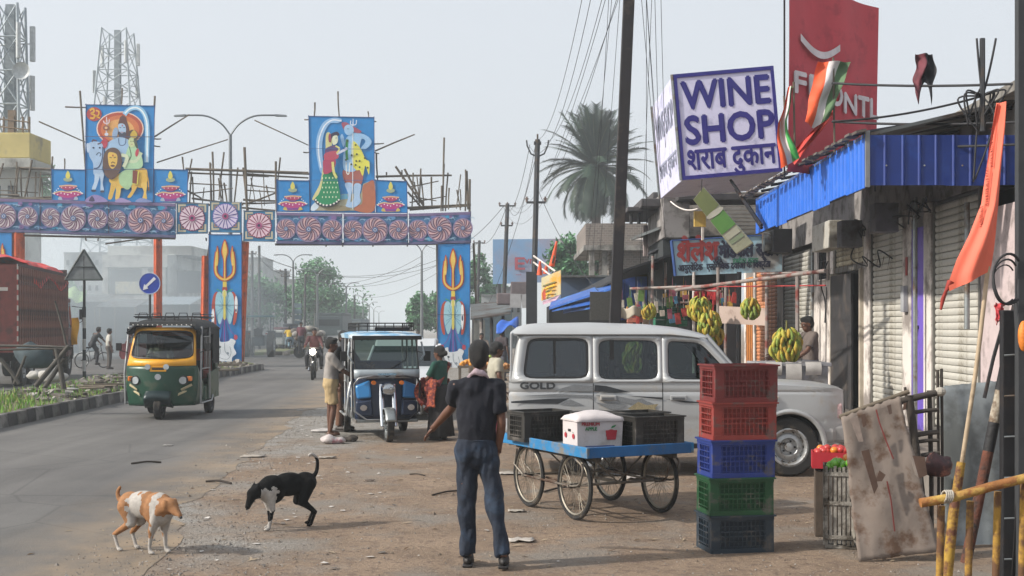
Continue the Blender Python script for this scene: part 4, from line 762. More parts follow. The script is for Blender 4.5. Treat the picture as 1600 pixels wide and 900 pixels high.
def sack(label, x, y, w_px, m, D=None, name='plastic_sack', seed=0, flat=.5, cat='rubbish bag', h0=.2, grp=None):
    p = gd(x, y) if D is None else at(x, y, D); s_ = F/p.y; r_ = w_px/2/s_; b = B(); b.sph((0, 0, r_*flat*.8), (r_, r_*.7, r_*flat), 20, 12)
    b.v = [tuple(Vector(v)*(1+.35*noise.noise(Vector(v)*3/r_*.5+Vector((seed, 0, 0)))+.12*noise.noise(Vector(v)*9/r_*.4+Vector((seed, 0, 0))))) for v in b.v]; b.v = [(x_, y_, max(0, z_)) for x_, y_, z_ in b.v]
    o = b.out(name, m, smooth=60, label=label, cat=cat); o.location = (p.x, p.y, h0 if D is None else p.z)
    if grp: o['group'] = grp
    return o
sack('white plastic sack among the sticks of the median fence', 82, 597, 44, mSACK, 27, seed=1); sack('smaller white sack left of the leaning sticks', 54, 592, 26, mSACK, 27.5, seed=4); sack('crumpled white bag below the warning sign pole', 112, 610, 24, mSACK, 27, seed=7, flat=.25); sack('dark blue-green heap behind the stick fence', 55, 575, 60, M('dark_tarp', '#2a3a40', .8, var=.3, bump=.4), 31, seed=9, flat=.7, name='tarpaulin_heap', cat='heap')
b = B()
for i in range(900):
    d = R.uniform(26, 50); v = R.random(); x, _, h = bed((d-17)/33.9, v); r_ = R.uniform(.03, .11)*(1+(R.random() < .06)); b.mi = R.choice((0, 0, 1, 2)); b.box((x, d, h+r_*.2), (r_*R.uniform(.8, 2), r_*R.uniform(.8, 2), r_), RZ(R.uniform(0, 3)) @ RX(R.uniform(-.5, .5)))
b.out('rubble', [M('rubble_a', '#77706a', .95), M('rubble_b', '#9b9790', .95), M('rubble_c', '#4f4840', .95)], kind='stuff', label='broken rubble and litter strewn on the median')
for i in range(14):
    d = R.uniform(28, 46); x, _, h = bed((d-17)/33.9, R.uniform(.1, .6)); a = R.uniform(-.6, .6); L_ = R.uniform(.6, 2.0); b = B(); b.tube([(x, d, h+.06), (x+L_*cos(a), d+L_*sin(a), h+.1)], R.uniform(.02, .04), 6); b.out('fallen_stick', mBAMBOO, label='dry fallen stick lying on the littered median bed', cat='stick', group='fallen sticks on the median', smooth=60)
# loaded tricycle far away
t = thing('loaded_tricycle', 'tricycle piled high with pale sacks far down the road', 'tricycle', (at(482, 508, 68).x, 68, 0))
for x in (-.5, .5): wheel('wheel', t, (x, 0, .34), .34, .06, mrim=mDARKSTEEL, hub=.85)
wheel('wheel', t, (0, -1.4, .34), .34, .06, mrim=mDARKSTEEL, hub=.85) if 0 else None
b = B(); b.box((0, .2, .7), (1.1, 1.6, .08)); b.box((0, -.9, .7), (.06, .9, .06)); b.out('cargo_bed', mBAMBOO, t)
for i in range(16): b = B(); b.sph((R.uniform(-.75, .75), R.uniform(-.3, .7), .95+R.random()*.75), (.24, .2, .17), 10, 7); b.out('sack', M('sack_%d' % (i % 3), ('#8f8a82', '#6d6660', '#a19c96')[i % 3], .85, var=.25), t, smooth=60)
# billboard by the poles
t = thing('billboard', 'faded pink and blue hoarding with red lettering on the roofs behind the poles', 'billboard', (at(825, 508, 70).x, 70, 0)); D = 70
b = B(); P = [at(770, 374, D), at(880, 373, D), at(880, 440, D), at(770, 444, D)]; b.prism(P, (0, .1, 0)); part(b.out('board', M('billboard_face', '#9c8f9c', .6, var=.08, scale=.3, col2='#7b9fc4', amt=.55, s2=.16, bump=0)), t)
b = B(); text_mesh(b, 'E', 1.0, at(805, 421, D-.06), bold=.02, width=.55) ; text_mesh(b, 'vr', .6, at(820, 412, D-.06), bold=.01); text_mesh(b, '...', .5, at(806, 430, D-.06)); part(b.out('lettering', M('billboard_red', '#a8505c', .7)), t)
for x in (780, 825, 870): b = B(); b.cyl(at(x, 440, D+.3), at(x, 440, D+.3)*Vector((1, 1, 0)), .1, n=6); part(b.out('post', mPOLE), t)
# ---------------------------------------------------------------- the shop row; local y runs along the front, -x points to the street
SH = (FXA, FDA) = (5.89, 14.0); SA = -math.atan(.042)
shop = thing('shop_row', 'closed shops with grey roller shutters, a dark doorway and a purple door', 'building', (FXA, FDA, 0), SA)
mSHW = M('shop_white', '#d3ccc6', .8, var=.08, scale=2, col2='#857d78', amt=.4, s2=1.4, bump=.15); mPLASTER = M('shop_plaster', '#8a8684', .9, var=.15, scale=1, col2='#5c5755', amt=.45, bump=.2)
mSLAT = M('shutter_steel', '#bab8b0', .5, .05, var=.1, scale=4, col2='#8f897c', amt=.3, s2=2, bump=.05); mSLATO = M('shutter_orange', '#cf8a5c', .6, .1, var=.12, scale=4, col2='#8a5a41', amt=.35); mPURP = M('purple_door', '#6a55b4', .5, var=.1, scale=3, col2='#4a3d7c', amt=.2)
def sbox(name, u0, u1, z0, z1, x0, x1, m, par=shop, bev=.008, **k):
    b = B(); b.box(((x0+x1)/2, (u0+u1)/2, (z0+z1)/2), (abs(x1-x0), u1-u0, z1-z0)); return b.out(name, m, par, bev=bev, **k)
sbox('wall', -1.2, 1.45, .3, 3.3, 0, .4, M('pink_white_wash', '#b8a9a9', .8, var=.06, col2='#8f8381', amt=.35)); sbox('end_wall', -1.35, -1.22, 0, 4.48, .05, 5.9, mPLASTER); sbox('upper_wall', -1.2, 21.4, 3.62, 4.5, .05, .5, mPLASTER); sbox('back_wall', -1.2, 21.4, .3, 4.4, 2.6, 2.8, mDK); sbox('roof_slab', -1.4, 21.6, 4.5, 4.62, -.2, 6, mCONC)
sbox('plinth', -1.3, 22, 0, .30, -1.45, 2.8, M('plinth_cement', '#77716b', .9, var=.2, scale=2, col2='#57504a', amt=.4, bump=.3), bev=.02)
for u0, u1, m in ((3.42, 3.78, mSHW), (4.42, 4.88, mSHW), (6.92, 7.32, mSHW), (9.75, 10.05, mSHW), (10.95, 11.75, mSHW), (15.3, 15.95, mSHW), (19.5, 19.75, mSHW), (21.1, 21.4, mSHW)): sbox('pillar', u0, u1, .3, 3.62, -.035, .25, m)
mGRV = M('shutter_shadow_gap', '#4b4945', .7, bump=0)
def shutter(label, u0, u1, z0, z1, m, dent=0):
    root = B(); root.box((.05, (u0+u1)/2, (z0+z1)/2), (.02, u1-u0, z1-z0)); r_ = root.out('roller_shutter', mGRV, shop, **({'label': label} if label else {}))
    h = .098; w_ = u1-u0-.06; q = B(); pr = [(.02, .0), (.004, .006), (-.006, .03), (-.008, .05), (-.005, .074), (.006, .090), (.02, .094)]
    q.loft([[Vector((x, y, z)) for x, z in pr] for y in (-w_/2, w_/2)], closed=True); me = q.data('slat', m, 35)
    n = int((z1-z0-.12)/h)
    for i in range(n): obj('slat', me, r_, loc=(.02+R.uniform(-.003, .003), (u0+u1)/2, z0+.12+i*h), rot=(R.uniform(-.002, .002), R.uniform(-.03, .03), 0))
    b = B(); b.box((.02, (u0+u1)/2, z0+.05), (.05, w_, .1)); b.out('bottom_rail', M('shutter_rail', '#6c6a66', .5, .4), r_, bev=.008)
    for y in (u0, u1): b = B(); b.box((.02, y, (z0+z1)/2), (.06, .06, z1-z0)); b.out('guide_rail', M('shutter_rail', '#6c6a66', .5, .4), r_)
shutter(None, 1.48, 3.40, .3, 3.6, mSLAT); shutter(None, 4.92, 6.90, .3, 3.6, mSLAT); shutter(None, 11.8, 15.25, .3, 3.5, mSLAT); shutter('roller shutter painted orange', 16.0, 19.45, .3, 3.5, mSLATO); shutter(None, 7.4, 9.7, 2.85, 3.55, M('shutter_cream', '#b7ae98', .5, .2, var=.1, col2='#857b68', amt=.4)) 
# doorway with an open dark leaf, purple double door, orange plank door
b = B(); b.box((-.06, 8.9, 1.55), (.05, 1.5, 2.5), RZ(.03)); b.out('door_leaf', M('door_charcoal', '#2f2e30', .7, var=.2, col2='#47403c', amt=.3), shop, bev=.01)
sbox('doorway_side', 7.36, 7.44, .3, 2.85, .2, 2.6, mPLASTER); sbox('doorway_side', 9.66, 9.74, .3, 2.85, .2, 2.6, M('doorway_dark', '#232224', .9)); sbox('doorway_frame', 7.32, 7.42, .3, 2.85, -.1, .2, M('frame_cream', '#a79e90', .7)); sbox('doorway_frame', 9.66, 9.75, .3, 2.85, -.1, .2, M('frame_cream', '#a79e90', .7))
sbox('inner_counter', 7.7, 8.3, .3, 1.2, .5, 1.2, M('counter_pale', '#8c8780', .8)); 
for u in (3.80, 4.11): d = sbox('door_leaf', u, u+.29, .3, 3.3, -.03, .04, mPURP); 
b = B(); b.torus((-.05, 4.1, 1.75), (1, 0, 0), .05, .012, 14, 5); b.box((-.045, 4.1, 1.82), (.03, .16, .05)); b.out('padlock', mDARKSTEEL, shop)
sbox('meter_box', 4.55, 4.72, 2.05, 2.45, -.11, -.036, M('meter_box_grey', '#9a9ca0', .5)); b = B(); b.box((-.045, 4.62, 2.75), (.012, .09, .28)); b.out('red_sticker', M('sticker_red', '#8e2a2a', .6), shop)
b = B(); b.box((.0, 20.4, 1.75), (.06, 1.3, 2.9)); b.out('orange_door', M('orange_wood', '#c07a35', .6, var=.15, scale=3, col2='#8d5a30', amt=.3), shop, bev=.01)
for i in range(4): sbox('door_plank_strip', 19.85+i*.32, 19.87+i*.32, .35, 3.15, -.05, -.025, M('orange_wood_dark', '#7d4f27', .7))
g_ = B(); g_.box((-.02, 10.5, 3.15), (.02, .85, .8)); gr = g_.out('window', mDK, shop)
for i in range(5): q = B(); q.cyl((-.05, 10.1+i*.2, 2.78), (-.05, 10.1+i*.2, 3.52), .012, n=5); q.cyl((-.05, 10.08, 2.82+i*.16), (-.05, 10.92, 2.82+i*.16), .012, n=5); q.out('grille_bar', mDARKSTEEL, gr)
b = B(); b.tube([(-.07, 10.06, 2.76), (-.07, 10.94, 2.76), (-.07, 10.94, 3.54), (-.07, 10.06, 3.54)], .025, 5, closed=True); b.out('window_frame', mSHW, gr)
sbox('lower_wall', 10.0, 11.0, .3, 2.75, -.03, .2, mSHW)
# boxes and cables tucked under the awning
def gadget(name, label, u, z, x, d, m, cat='box'):
    b = B(); b.box((x, u, z), d); o = b.out(name, m, None, bev=.015, label=label, cat=cat); o.location = (FXA, FDA, 0); o.rotation_euler = (0, 0, SA); return o
mBX = M('box_grey', '#66656a', .7, var=.15, col2='#4a4746', amt=.3)
gadget('junction_box', 'large square grey box hung under the awning above the second shutter', 4.75, 3.50, -.35, (.36, .34, .45), mBX); gadget('junction_box', 'grey box under the awning, left of the largest one', 7.0, 3.42, -.35, (.36, .36, .46), mBX); gadget('exhaust_fan', 'dark square exhaust fan box at the low end of the awning', 11.8, 3.62, -.7, (.4, .7, .5), M('fan_dark', '#2d2c2e', .7), 'fan')
b = B(); b.cyl((-1.05, 11.8, 3.62), (-.9, 11.8, 3.62), .22, .18, 16); o = b.out('duct_pipe', mGALV, None, label='short round duct pointing to the street beside the exhaust fan', cat='duct', smooth=50); o.location = (FXA, FDA, 0); o.rotation_euler = (0, 0, SA)
gadget('rolled_shutter_box', 'ribbed shutter housing hanging between the grey boxes', 8.7, 3.5, -.35, (.3, 1.5, .5), mSLAT, 'shutter box')
for i in range(9):
    u = R.choice((1.8, 3.4, 4.2, 4.9, 7.1, 7.3, 9.7)); P = [Vector((-.2+R.uniform(-.1, .1), u+R.uniform(-.5, .5), 3.5+R.uniform(-.2, .2))) for _ in range(5)]; b = B(); b.tube(sp(P, 5, False), .012, 5); o = b.out('cable_tangle', mWIRE, None, label='loose tangle of black cable hanging under the awning', cat='cable', group='cable tangles under the awning', smooth=180); o.location = (FXA, FDA, 0); o.rotation_euler = (0, 0, SA)
for u, z0, z1 in ((10.9, .3, 3.4), (3.62, .3, 3.7), (1.35, 1.8, 3.4)): b = B(); b.cyl((-.2, u, z0), (-.2, u, z1), .035, n=8); b.out('drain_pipe', mGALV, shop, smooth=50)
b = B(); b.tube(sp([(-.2, 7.1, 3.3), (-.35, 6.9, 3.0), (-.15, 6.6, 2.85), (-.3, 6.3, 3.0), (-.12, 5.9, 2.8), (-.25, 5.5, 3.05), (-.1, 5.2, 2.9)], 6, False), .012, 5); b.tube(sp([(-.12, 9.8, 3.1), (-.3, 9.6, 2.7), (-.15, 9.9, 2.3), (-.2, 9.7, 1.9)], 6, False), .014, 5); b.tube([(-.14, 9.9, .4), (-.14, 9.85, 2.6)], .01); b.out('dangling_cable', mWIRE, shop, smooth=180)
for i in range(14):   # wind-torn mango-leaf garland stubs above the doorway and second shutter
    u = 5.1+i*.35; b = B(); b.add([(-.16, u, 2.95), (-.16, u+.06, 2.95), (-.2, u+.03+R.uniform(-.04, .04), 2.95-R.uniform(.12, .28))], [(0, 1, 2)]); b.out('dry_leaf', M('dry_leaf', '#4b3a2a', .9), shop)
# ---- blue awning
aw = thing('blue_awning', 'deep awning with blue corrugated metal fascia over the shops', 'awning', (4.17, 14.3, 0)); mBLU = M('corrugated_blue', '#155ec0', .45, .1, var=.08, scale=3, col2='#3a6cc0', amt=.2, s2=4, bump=.03); mBLU2 = M('corrugated_blue_shaded', '#0c2c74', .45, .1, var=.08, scale=3, col2='#1d3f86', amt=.2, s2=3, bump=.03)  # second blue is the fascia colour darkened, painting in the weaker sun on the front
dl = Vector((.027, 1, 0)).normalized(); L_ = 7.4; ns = 8
for i in range(ns):
    b = B(); a0 = L_*i/ns; n = 44; r0 = []
    for j in range(n+1): s_ = a0+(L_/ns+.02)*j/n; ph = (s_/.098) % 1; off = -.022 if ph < .32 else (0 if ph > .5 and ph < .88 else -.011); r0.append((s_, off-.002*i % 2*.0))
    b.loft([[Vector((dl.x*s_+off-.001*(i % 2), dl.y*s_, z)) for s_, off in r0] for z in (3.47+.02*sin(i*2.2), 4.10)], cap=False, closed=False); b.out('corrugated_sheet', mBLU, aw, solid=.004)
for i in range(4):
    b = B(); x0 = .02+i*.445; r0 = []
    for j in range(33): x = x0+.45*j/32; ph = (x/.20) % 1; r0.append((x, -.014 if ph < .14 else 0))
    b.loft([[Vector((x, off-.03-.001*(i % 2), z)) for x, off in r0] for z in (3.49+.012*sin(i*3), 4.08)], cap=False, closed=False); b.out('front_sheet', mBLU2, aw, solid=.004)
    for zz in (3.72,): q = B(); q.sph((x0+.2, -.05, zz), .012, 6, 4); q.out('rivet', mGALV, aw)
b = B(); b.box((-.0, -.035, 3.8), (.05, .03, .66)); b.out('corner_strip', M('strip_pale', '#77797c', .6), aw)
b = B(); b.loft([[Vector((dl.x*s_-.02, s_, 4.06)), Vector((1.85, s_, 4.5)), Vector((1.85, s_, 4.54)), Vector((dl.x*s_-.02, s_, 4.10))] for s_ in (0, L_)]); b.out('roof_sheet', mTIN, aw)
for i in range(9): s_ = .2+i*.87; b = B(); b.tube([(dl.x*s_-.12, s_, 4.12), (1.8, s_, 4.44)], .025, 5); b.out('rafter', mDARKSTEEL, aw)
b = B(); b.tube([(.03, .03, 3.5), (dl.x*L_+.03, L_, 3.5)], .025, 5); b.out('edge_bar', mDARKSTEEL, aw)
for i in range(24): s_ = i*.31; b = B(); b.box((-.09, s_, 4.12), (.12, .2, .03), RY(R.uniform(-.3, .3))); b.out('roof_batten', M('batten_grey', '#5b5450', .9, var=.3), aw)
# ---- red banner on the awning roof, flags
t = thing('red_banner', 'big red banner with white capital letters standing on the awning roof', 'banner', (3.85, 17.0, 0)); A, C_ = Vector((0, 0, 0)), Vector((1.75, 1.6, 0)); ux = (C_-A).normalized(); LN = (C_-A).length; nb = Vector((ux.y, -ux.x, 0))
b = B(); b.grid(lambda u, v: tuple(ux*LN*u+nb*(.03*sin(u*11+v*2))+Vector((0, 0, 4.0+2.7*v))), 20, 12); cl = b.out('banner_cloth', M('banner_red', '#b83a46', .7, var=.08, scale=2, col2='#a23440', amt=.3), t, smooth=180)
b = B(); text_mesh(b, 'FR', .42, ux*.10+nb*.05+Vector((0, 0, 5.12)), tuple(ux), (0, 0, 1), tuple(nb), bold=.016, width=.78); text_mesh(b, 'NTL', .42, ux*1.36+nb*.05+Vector((0, 0, 4.98)), tuple(ux), (0, 0, 1), tuple(nb), bold=.016, width=.92); text_mesh(b, 'O', .42, ux*.98+nb*.05+Vector((0, 0, 5.06)), tuple(ux), (0, 0, 1), tuple(nb), bold=.016); b.out('banner_lettering', M('banner_white', '#cfc5c8', .7, bump=0), t)
b = B(); P = [ux*(.25+1.0*i/12)+nb*.05+Vector((0, 0, 5.86-.18*sin(pi*i/12))) for i in range(13)]; b.loft([[p, p+Vector((0, 0, .10))] for p in P], cap=False, closed=False); b.out('banner_swoosh', M('banner_white', '#cfc5c8', .7), t)
for f in (0, .33, .66, 1): b = B(); b.cyl(ux*LN*f-nb*.05+Vector((0, 0, 3.9)), ux*LN*f-nb*.05+Vector((0, 0, 6.72)), .013, n=6); b.out('post', mDARKSTEEL, t)
def flag(name, label, pts_of, mats, D, stick=None, cat='flag', m=None):
    """hanging cloth: pts_of(u,v) gives photo pixels, u across, v down; bands of material by u"""
    t = thing(name, label, cat, (at(pts_of(0, 0)[0], 508, D).x, D, 0)); n = 24; b = B()
    def fn(u, v): x, y = pts_of(u, v); p = at(x, y, D); p.y += .05*sin(u*9+v*4)+.03*sin(v*13); return p-t.location
    nu = 12; vs = [fn(i/nu, j/n) for j in range(n+1) for i in range(nu+1)]; b.v = [tuple(p) for p in vs]
    for j in range(n):
        for i in range(nu): b.f.append((j*(nu+1)+i, j*(nu+1)+i+1, (j+1)*(nu+1)+i+1, (j+1)*(nu+1)+i)); b.m.append(min(len(mats)-1, int(i*len(mats)/nu)))
    b.out('cloth', mats, t, smooth=180)
    if stick: q = B(); q.cyl(at(*stick[0], D)-t.location, at(*stick[1], D)-t.location, .014, n=6); q.out('stick', mBAMBOO, t)
    return t
cSAF = M('flag_saffron', '#d8552a', .7, var=.12, scale=5); cWHT = M('flag_white', '#c9c4c4', .7, var=.08, scale=5); cGRN = M('flag_green', '#3f9a4a', .7, var=.12, scale=5)
lp_ = lambda a, c, t: a+(c-a)*t
flag('tricolour_flag', 'saffron, white and green flag hanging limp beside the purple-lettered sign board', lambda u, v: (lp_(lp_(1232, 1214, min(1, v*2.2)), 1220, max(0, v-.4)*1.5)+lp_(6, 28, v)*(1-u)+6*sin(v*7)*.4, 135+v*128-26*(1-u)*v*.6), [cGRN, cWHT, cSAF], 16.2, ((1240, 128), (1242, 250)))
flag('tricolour_flag', 'larger tricolour flag draped in folds across the red banner', lambda u, v: (lp_(1330, 1275, v*(.75+.25*(1-u)))-lp_(52, 24, v)*(1-u)+lp_(0, 6, v), 96+v*(104-24*abs(u-.4))), [cSAF, cWHT, M('flag_green_dark', '#4f6b4a', .7, var=.15)], 16.0, ((1302, 90), (1304, 240)))
flag('saffron_pennant', 'red-orange cloth strip stretched between the two tricolour flags', lambda u, v: (lp_(1240, 1300, u), lp_(lp_(236, 170, u), lp_(262, 182, u), v)), [M('pennant_red', '#b8382f', .7, var=.12)], 16.4, ((1225, 150), (1230, 262)))
# ---- big lit box sign
t = thing('shop_sign', 'large white box sign with bold blue capital lettering and a Hindi line', 'sign', (3.08, 22.0, 4.47)); Rm = RY(radians(-5)); Wd, Hd, Dp = 1.82, 1.92, 3.2
mSGN = M('sign_face', '#cdcde6', .4, var=.03, scale=2, col2='#a9a9c4', amt=.2, bump=0); mNAVY = M('sign_navy', '#221f78', .5, var=.05, bump=0); TM = lambda v: Rm @ Vector(v)
b = B(); b.box((Wd/2, Dp/2, Hd/2), (Wd, Dp, Hd)); b.v = [tuple(TM(v)) for v in b.v]; b.out('sign_box', mSGN, t, bev=.01)
b = B()
for c, d in (((Wd/2, -.012, .035), (Wd, .02, .07)), ((Wd/2, -.012, Hd-.035), (Wd, .02, .07)), ((.03, -.012, Hd/2), (.06, .02, Hd-.14)), ((Wd-.03, -.012, Hd/2), (.06, .02, Hd-.14))): q = B(); q.box(c, d); b.add([TM(v) for v in q.v], q.f)
b.out('sign_border', mNAVY, t)
b = B()
for s_, z, h, x, w_ in (('WINE', 1.27, .72, .13, 1.58), ('SHOP', .64, .72, .14, 1.60)): text_mesh(b, s_, h, TM((x, -.004, z)), TM((1, 0, 0)), TM((0, 0, 1)), (0, -1, 0), bold=.022, width=w_)
text_mesh(b, 'शराब दुकान', .47, TM((.13, -.004, .17)), TM((1, 0, 0)), TM((0, 0, 1.18)), (0, -1, 0), bold=.012, width=1.6)
b.out('sign_lettering', mNAVY, t)
b = B(); text_mesh(b, 'WINE SHOP', .42, TM((-.004, 2.9, 1.1)), (0, -1, 0), TM((0, 0, 1.6)), (-1, 0, 0), bold=.01, width=2.5); text_mesh(b, 'शराब दुकान', .42, TM((-.004, 2.9, .35)), (0, -1, 0), TM((0, 0, 1)), (-1, 0, 0), bold=.01, width=2.5); b.out('side_lettering', M('sign_faded', '#8f93a8', .6), t)
for y in (0, Dp): b = B(); b.tube([TM((-.02, y, 0)), TM((-.02, y, Hd))], .03, 6); b.out('edge_rail', mGALV, t)
for q in ((1142, 282, 1190, 352), (1150, 296, 1190, 356)): b = B(); b.tube([at(q[0], q[1], 22.2)-t.location, at(q[2], q[3], 20.5)-t.location], .03, 6); b.out('strut', mDARKSTEEL, t)
# building that carries it
t = thing('corner_building', 'grey concrete upper floor behind the big box sign with a dark projecting slab', 'building', (4.4, 25.5, 0)); 
b = B(); bbox(b, 1036, 300, 1078, 372, 27, 3.0); part(b.out('wall', mPLASTER, bev=.02), t)
b = B(); bbox(b, 1078, 300, 1200, 372, 30, 2.0); part(b.out('upper_wall', M('upper_beige', '#8d857c', .9, var=.15, col2='#615b57', amt=.4)), t)
b = B(); bbox(b, 1060, 302, 1200, 312, 26.5, 1.2); part(b.out('ledge', M('ledge_dark', '#3f3d3f', .9), bev=.01), t)
for y0 in range(8): b = B(); bbox(b, 1125, 318+y0*6, 1186, 322+y0*6, 29.6, .1); part(b.out('louvre', M('louvre_grey', '#77736d', .7)), t)
b = B(); bbox(b, 1085, 330, 1103, 354, 25, .1); part(b.out('yellow_poster', M('poster_yellow', '#c4a553', .7, var=.15)), t)
b = B(); [bbox(b, x, 355, x+3, 375, 25.2, .1) for x in (1097,)]; part(b.out('post', mSHW), t)
for q in ((980, 323, 1042, 330, 28, 3), (1002, 310, 1040, 323, 27.5, 2), (1020, 300, 1034, 340, 29, 1.5)): b = B(); bbox(b, *q[:4], q[4], q[5]); part(b.out('slab', M('slab_dark', '#4a484a', .9, var=.2), bev=.02), t)
for x in (986, 998): b = B(); b.cyl(at(x, 330, 28.5), at(x, 350, 28.5), .04, n=6); part(b.out('post', mPOLE), t)
for i in range(5): b = B(); bbox(b, 1006+i*8, 352, 1013+i*8, 400, 30+i*.02, .2); part(b.out('wall_board', M('board_pink_%d' % (i % 2), ('#8c7f7d', '#a39a98')[i % 2], .9, var=.2)), t)
b = B(); b.hexa([at(985, 372, 29), at(1042, 350, 27), at(1042, 354, 27), at(985, 376, 29)], [at(1000, 368, 31), at(1046, 346, 31), at(1046, 350, 31), at(1000, 372, 31)]); part(b.out('sloping_roof', mTIN), t)
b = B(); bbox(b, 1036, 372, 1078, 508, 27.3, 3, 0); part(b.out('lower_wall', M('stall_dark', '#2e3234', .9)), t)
# brick building beside the palm
def brick_mat():
    m = bpy.data.materials.new('bare_brick'); m.use_nodes = True; n = m.node_tree.nodes; L = m.node_tree.links; p = n['Principled BSDF']; p.inputs['Roughness'].default_value = .95
    tc = n.new('ShaderNodeTexCoord'); mp = n.new('ShaderNodeMapping'); mp.inputs['Rotation'].default_value = (pi/2, 0, 0); br = n.new('ShaderNodeTexBrick'); br.inputs['Scale'].default_value = 2.6; br.inputs['Color1'].default_value = lin('#7d736b')+(1,); br.inputs['Color2'].default_value = lin('#6a625d')+(1,); br.inputs['Mortar'].default_value = lin('#8d8882')+(1,)
    L.new(tc.outputs['Object'], mp.inputs[0]); L.new(mp.outputs[0], br.inputs[0]); L.new(br.outputs[0], p.inputs['Base Color']); return m
t = thing('brick_house', 'unplastered grey brick house on pillars in front of the palm trunk', 'house', (at(962, 508, 50).x, 50, 0)); mBR = brick_mat()
b = B(); bbox(b, 915, 349, 1012, 383, 50, 7); part(b.out('upper_wall', mBR), t); b = B(); bbox(b, 952, 392, 1020, 508, 50.4, 6, 0); part(b.out('wall', mBR), t)
b = B(); bbox(b, 912, 383, 1022, 391, 49.6, 8); part(b.out('floor_slab', mCONC), t)
for x in (921, 941): b = B(); bbox(b, x, 391, x+8, 508, 50, .4, 0); part(b.out('pillar', mCONC), t)
for x in (956, 1000): b = B(); bbox(b, x, 345, x+1, 350, 50, .1); part(b.out('rebar', mPOLE), t)
b = B(); b.tube([at(985, 374, 49.5), at(1020, 375, 49.5)], .06); b.tube([at(1016, 375, 49.5), at(1016, 410, 49.5)], .06); part(b.out('pipe', mSHW), t)
# medical shop sign and hanging green sign
t = thing('shop_sign', 'pale blue painted shop board with red and black Hindi lettering', 'sign', at(1050, 431, 26)); k = 26/F; Rm = RY(radians(-1.5))
b = B(); b.prism([at(1049, 376, 26)-t.location, at(1222, 366, 26)-t.location, at(1222, 424, 26)-t.location, at(1055, 431, 26)-t.location], (0, .08, 0)); b.out('board', M('sign_pale_blue', '#a5cbdc', .6, var=.06, scale=1, col2='#9c9b9a', amt=.35, s2=.8, bump=0), t)
b = B(); b.tube([at(1049, 376, 25.98)-t.location, at(1055, 431, 25.98)-t.location], .03); b.tube([at(1049, 376, 25.98)-t.location, at(1222, 366, 25.98)-t.location], .015); b.out('board_edge', M('edge_blue', '#2f4f8c', .6), t)
U = (cos(.05), 0, sin(.05)); b = B(); text_mesh(b, 'शैलेश', 30*k*1.25, at(1059, 409, 25.98)-t.location, U, (0, 0, 1.15), (0, -1, 0), bold=.022, width=64*k); b.out('red_lettering', M('sign_red', '#8c3030', .6), t)
b = B(); text_mesh(b, 'मेिडकल स्टोर', 24*k*1.15, at(1124, 403, 25.98)-t.location, U, (0, 0, 1.05), (0, -1, 0), bold=.018, width=92*k); text_mesh(b, 'आयुर्वेिदक', 13*k, at(1060, 424, 25.98)-t.location, U, (0, 0, 1.1), (0, -1, 0), bold=.008, width=38*k); text_mesh(b, 'एलोपैिथक दवाओं के िवक्रेता', 13*k, at(1104, 422, 25.98)-t.location, U, (0, 0, 1.1), (0, -1, 0), bold=.008, width=100*k)
c = at(1122, 406, 25.97)-t.location; b.torus(c, (0, 1, 0), 5*k, .012, 18, 4); b.box(c, (8*k, .01, .018)); b.box(c, (.018, .012, 8*k)); b.out('dark_lettering', M('sign_ink', '#20243c', .6), t)
b = B(); text_mesh(b, 'हेमरीयर सुवसा', 11*k, at(1145, 412, 25.98)-t.location, U, (0, 0, 1), (0, -1, 0), bold=.004, width=40*k); b.out('green_lettering', M('sign_green_ink', '#2c7a5c', .6), t)
t = thing('hanging_sign', 'green and cream box sign hanging loose and tilted below the big box sign', 'sign', at(1100, 296, 21)); D = 21; Q = [(1099, 292), (1176, 379), (1150, 396), (1083, 312)]
W4 = lambda u, v, dy=0: Vector((0, dy, 0))+(at(*Q[0], D).lerp(at(*Q[1], D), u)).lerp(at(*Q[3], D).lerp(at(*Q[2], D), u), v)-t.location
b = B(); b.prism([W4(0, 0), W4(1, 0), W4(1, 1), W4(0, 1)], (.05, .16, 0)); b.out('sign_box', M('sign_cream', '#a5a68a', .6, var=.06, col2='#8b8a70', amt=.3), t)
for u0, u1, v0, v1, c in ((.01, .32, .02, .98, '#6f7a4a'), (.40, .66, .02, .98, '#5d8f42'), (.69, .78, .1, .9, '#b4b49c'), (.8, .86, .1, .9, '#8c9a78')): b = B(); b.face([W4(u0, v0, -.006), W4(u1, v0, -.006), W4(u1, v1, -.006), W4(u0, v1, -.006)]); b.out('printed_band', M('band_'+c[1:], c, .6, var=.08, bump=0), t)
b = B(); c = W4(.36, .5, -.012); b.add([c+Vector((cos(a)*.17*cos(.6)-sin(a)*.05*sin(.6), 0, cos(a)*.17*sin(.6)+sin(a)*.05*cos(.6))) for a in [2*pi*i/20 for i in range(20)]], [tuple(range(20))]); b.out('printed_oval', M('oval_pale', '#b9b8a4', .6), t)
b = B(); b.tube([at(1097, 280, D)-t.location, W4(.02, .3)], .008, 5); b.out('hanging_wire', mWIRE, t); b = B(); b.tube(sag(at(1048, 315, 23), at(1090, 326, 21.5), .08), .012); b.out('overhead_wire', mSHW, None, label='pale cable sagging from the concrete wall to the tilted green sign', cat='wire')
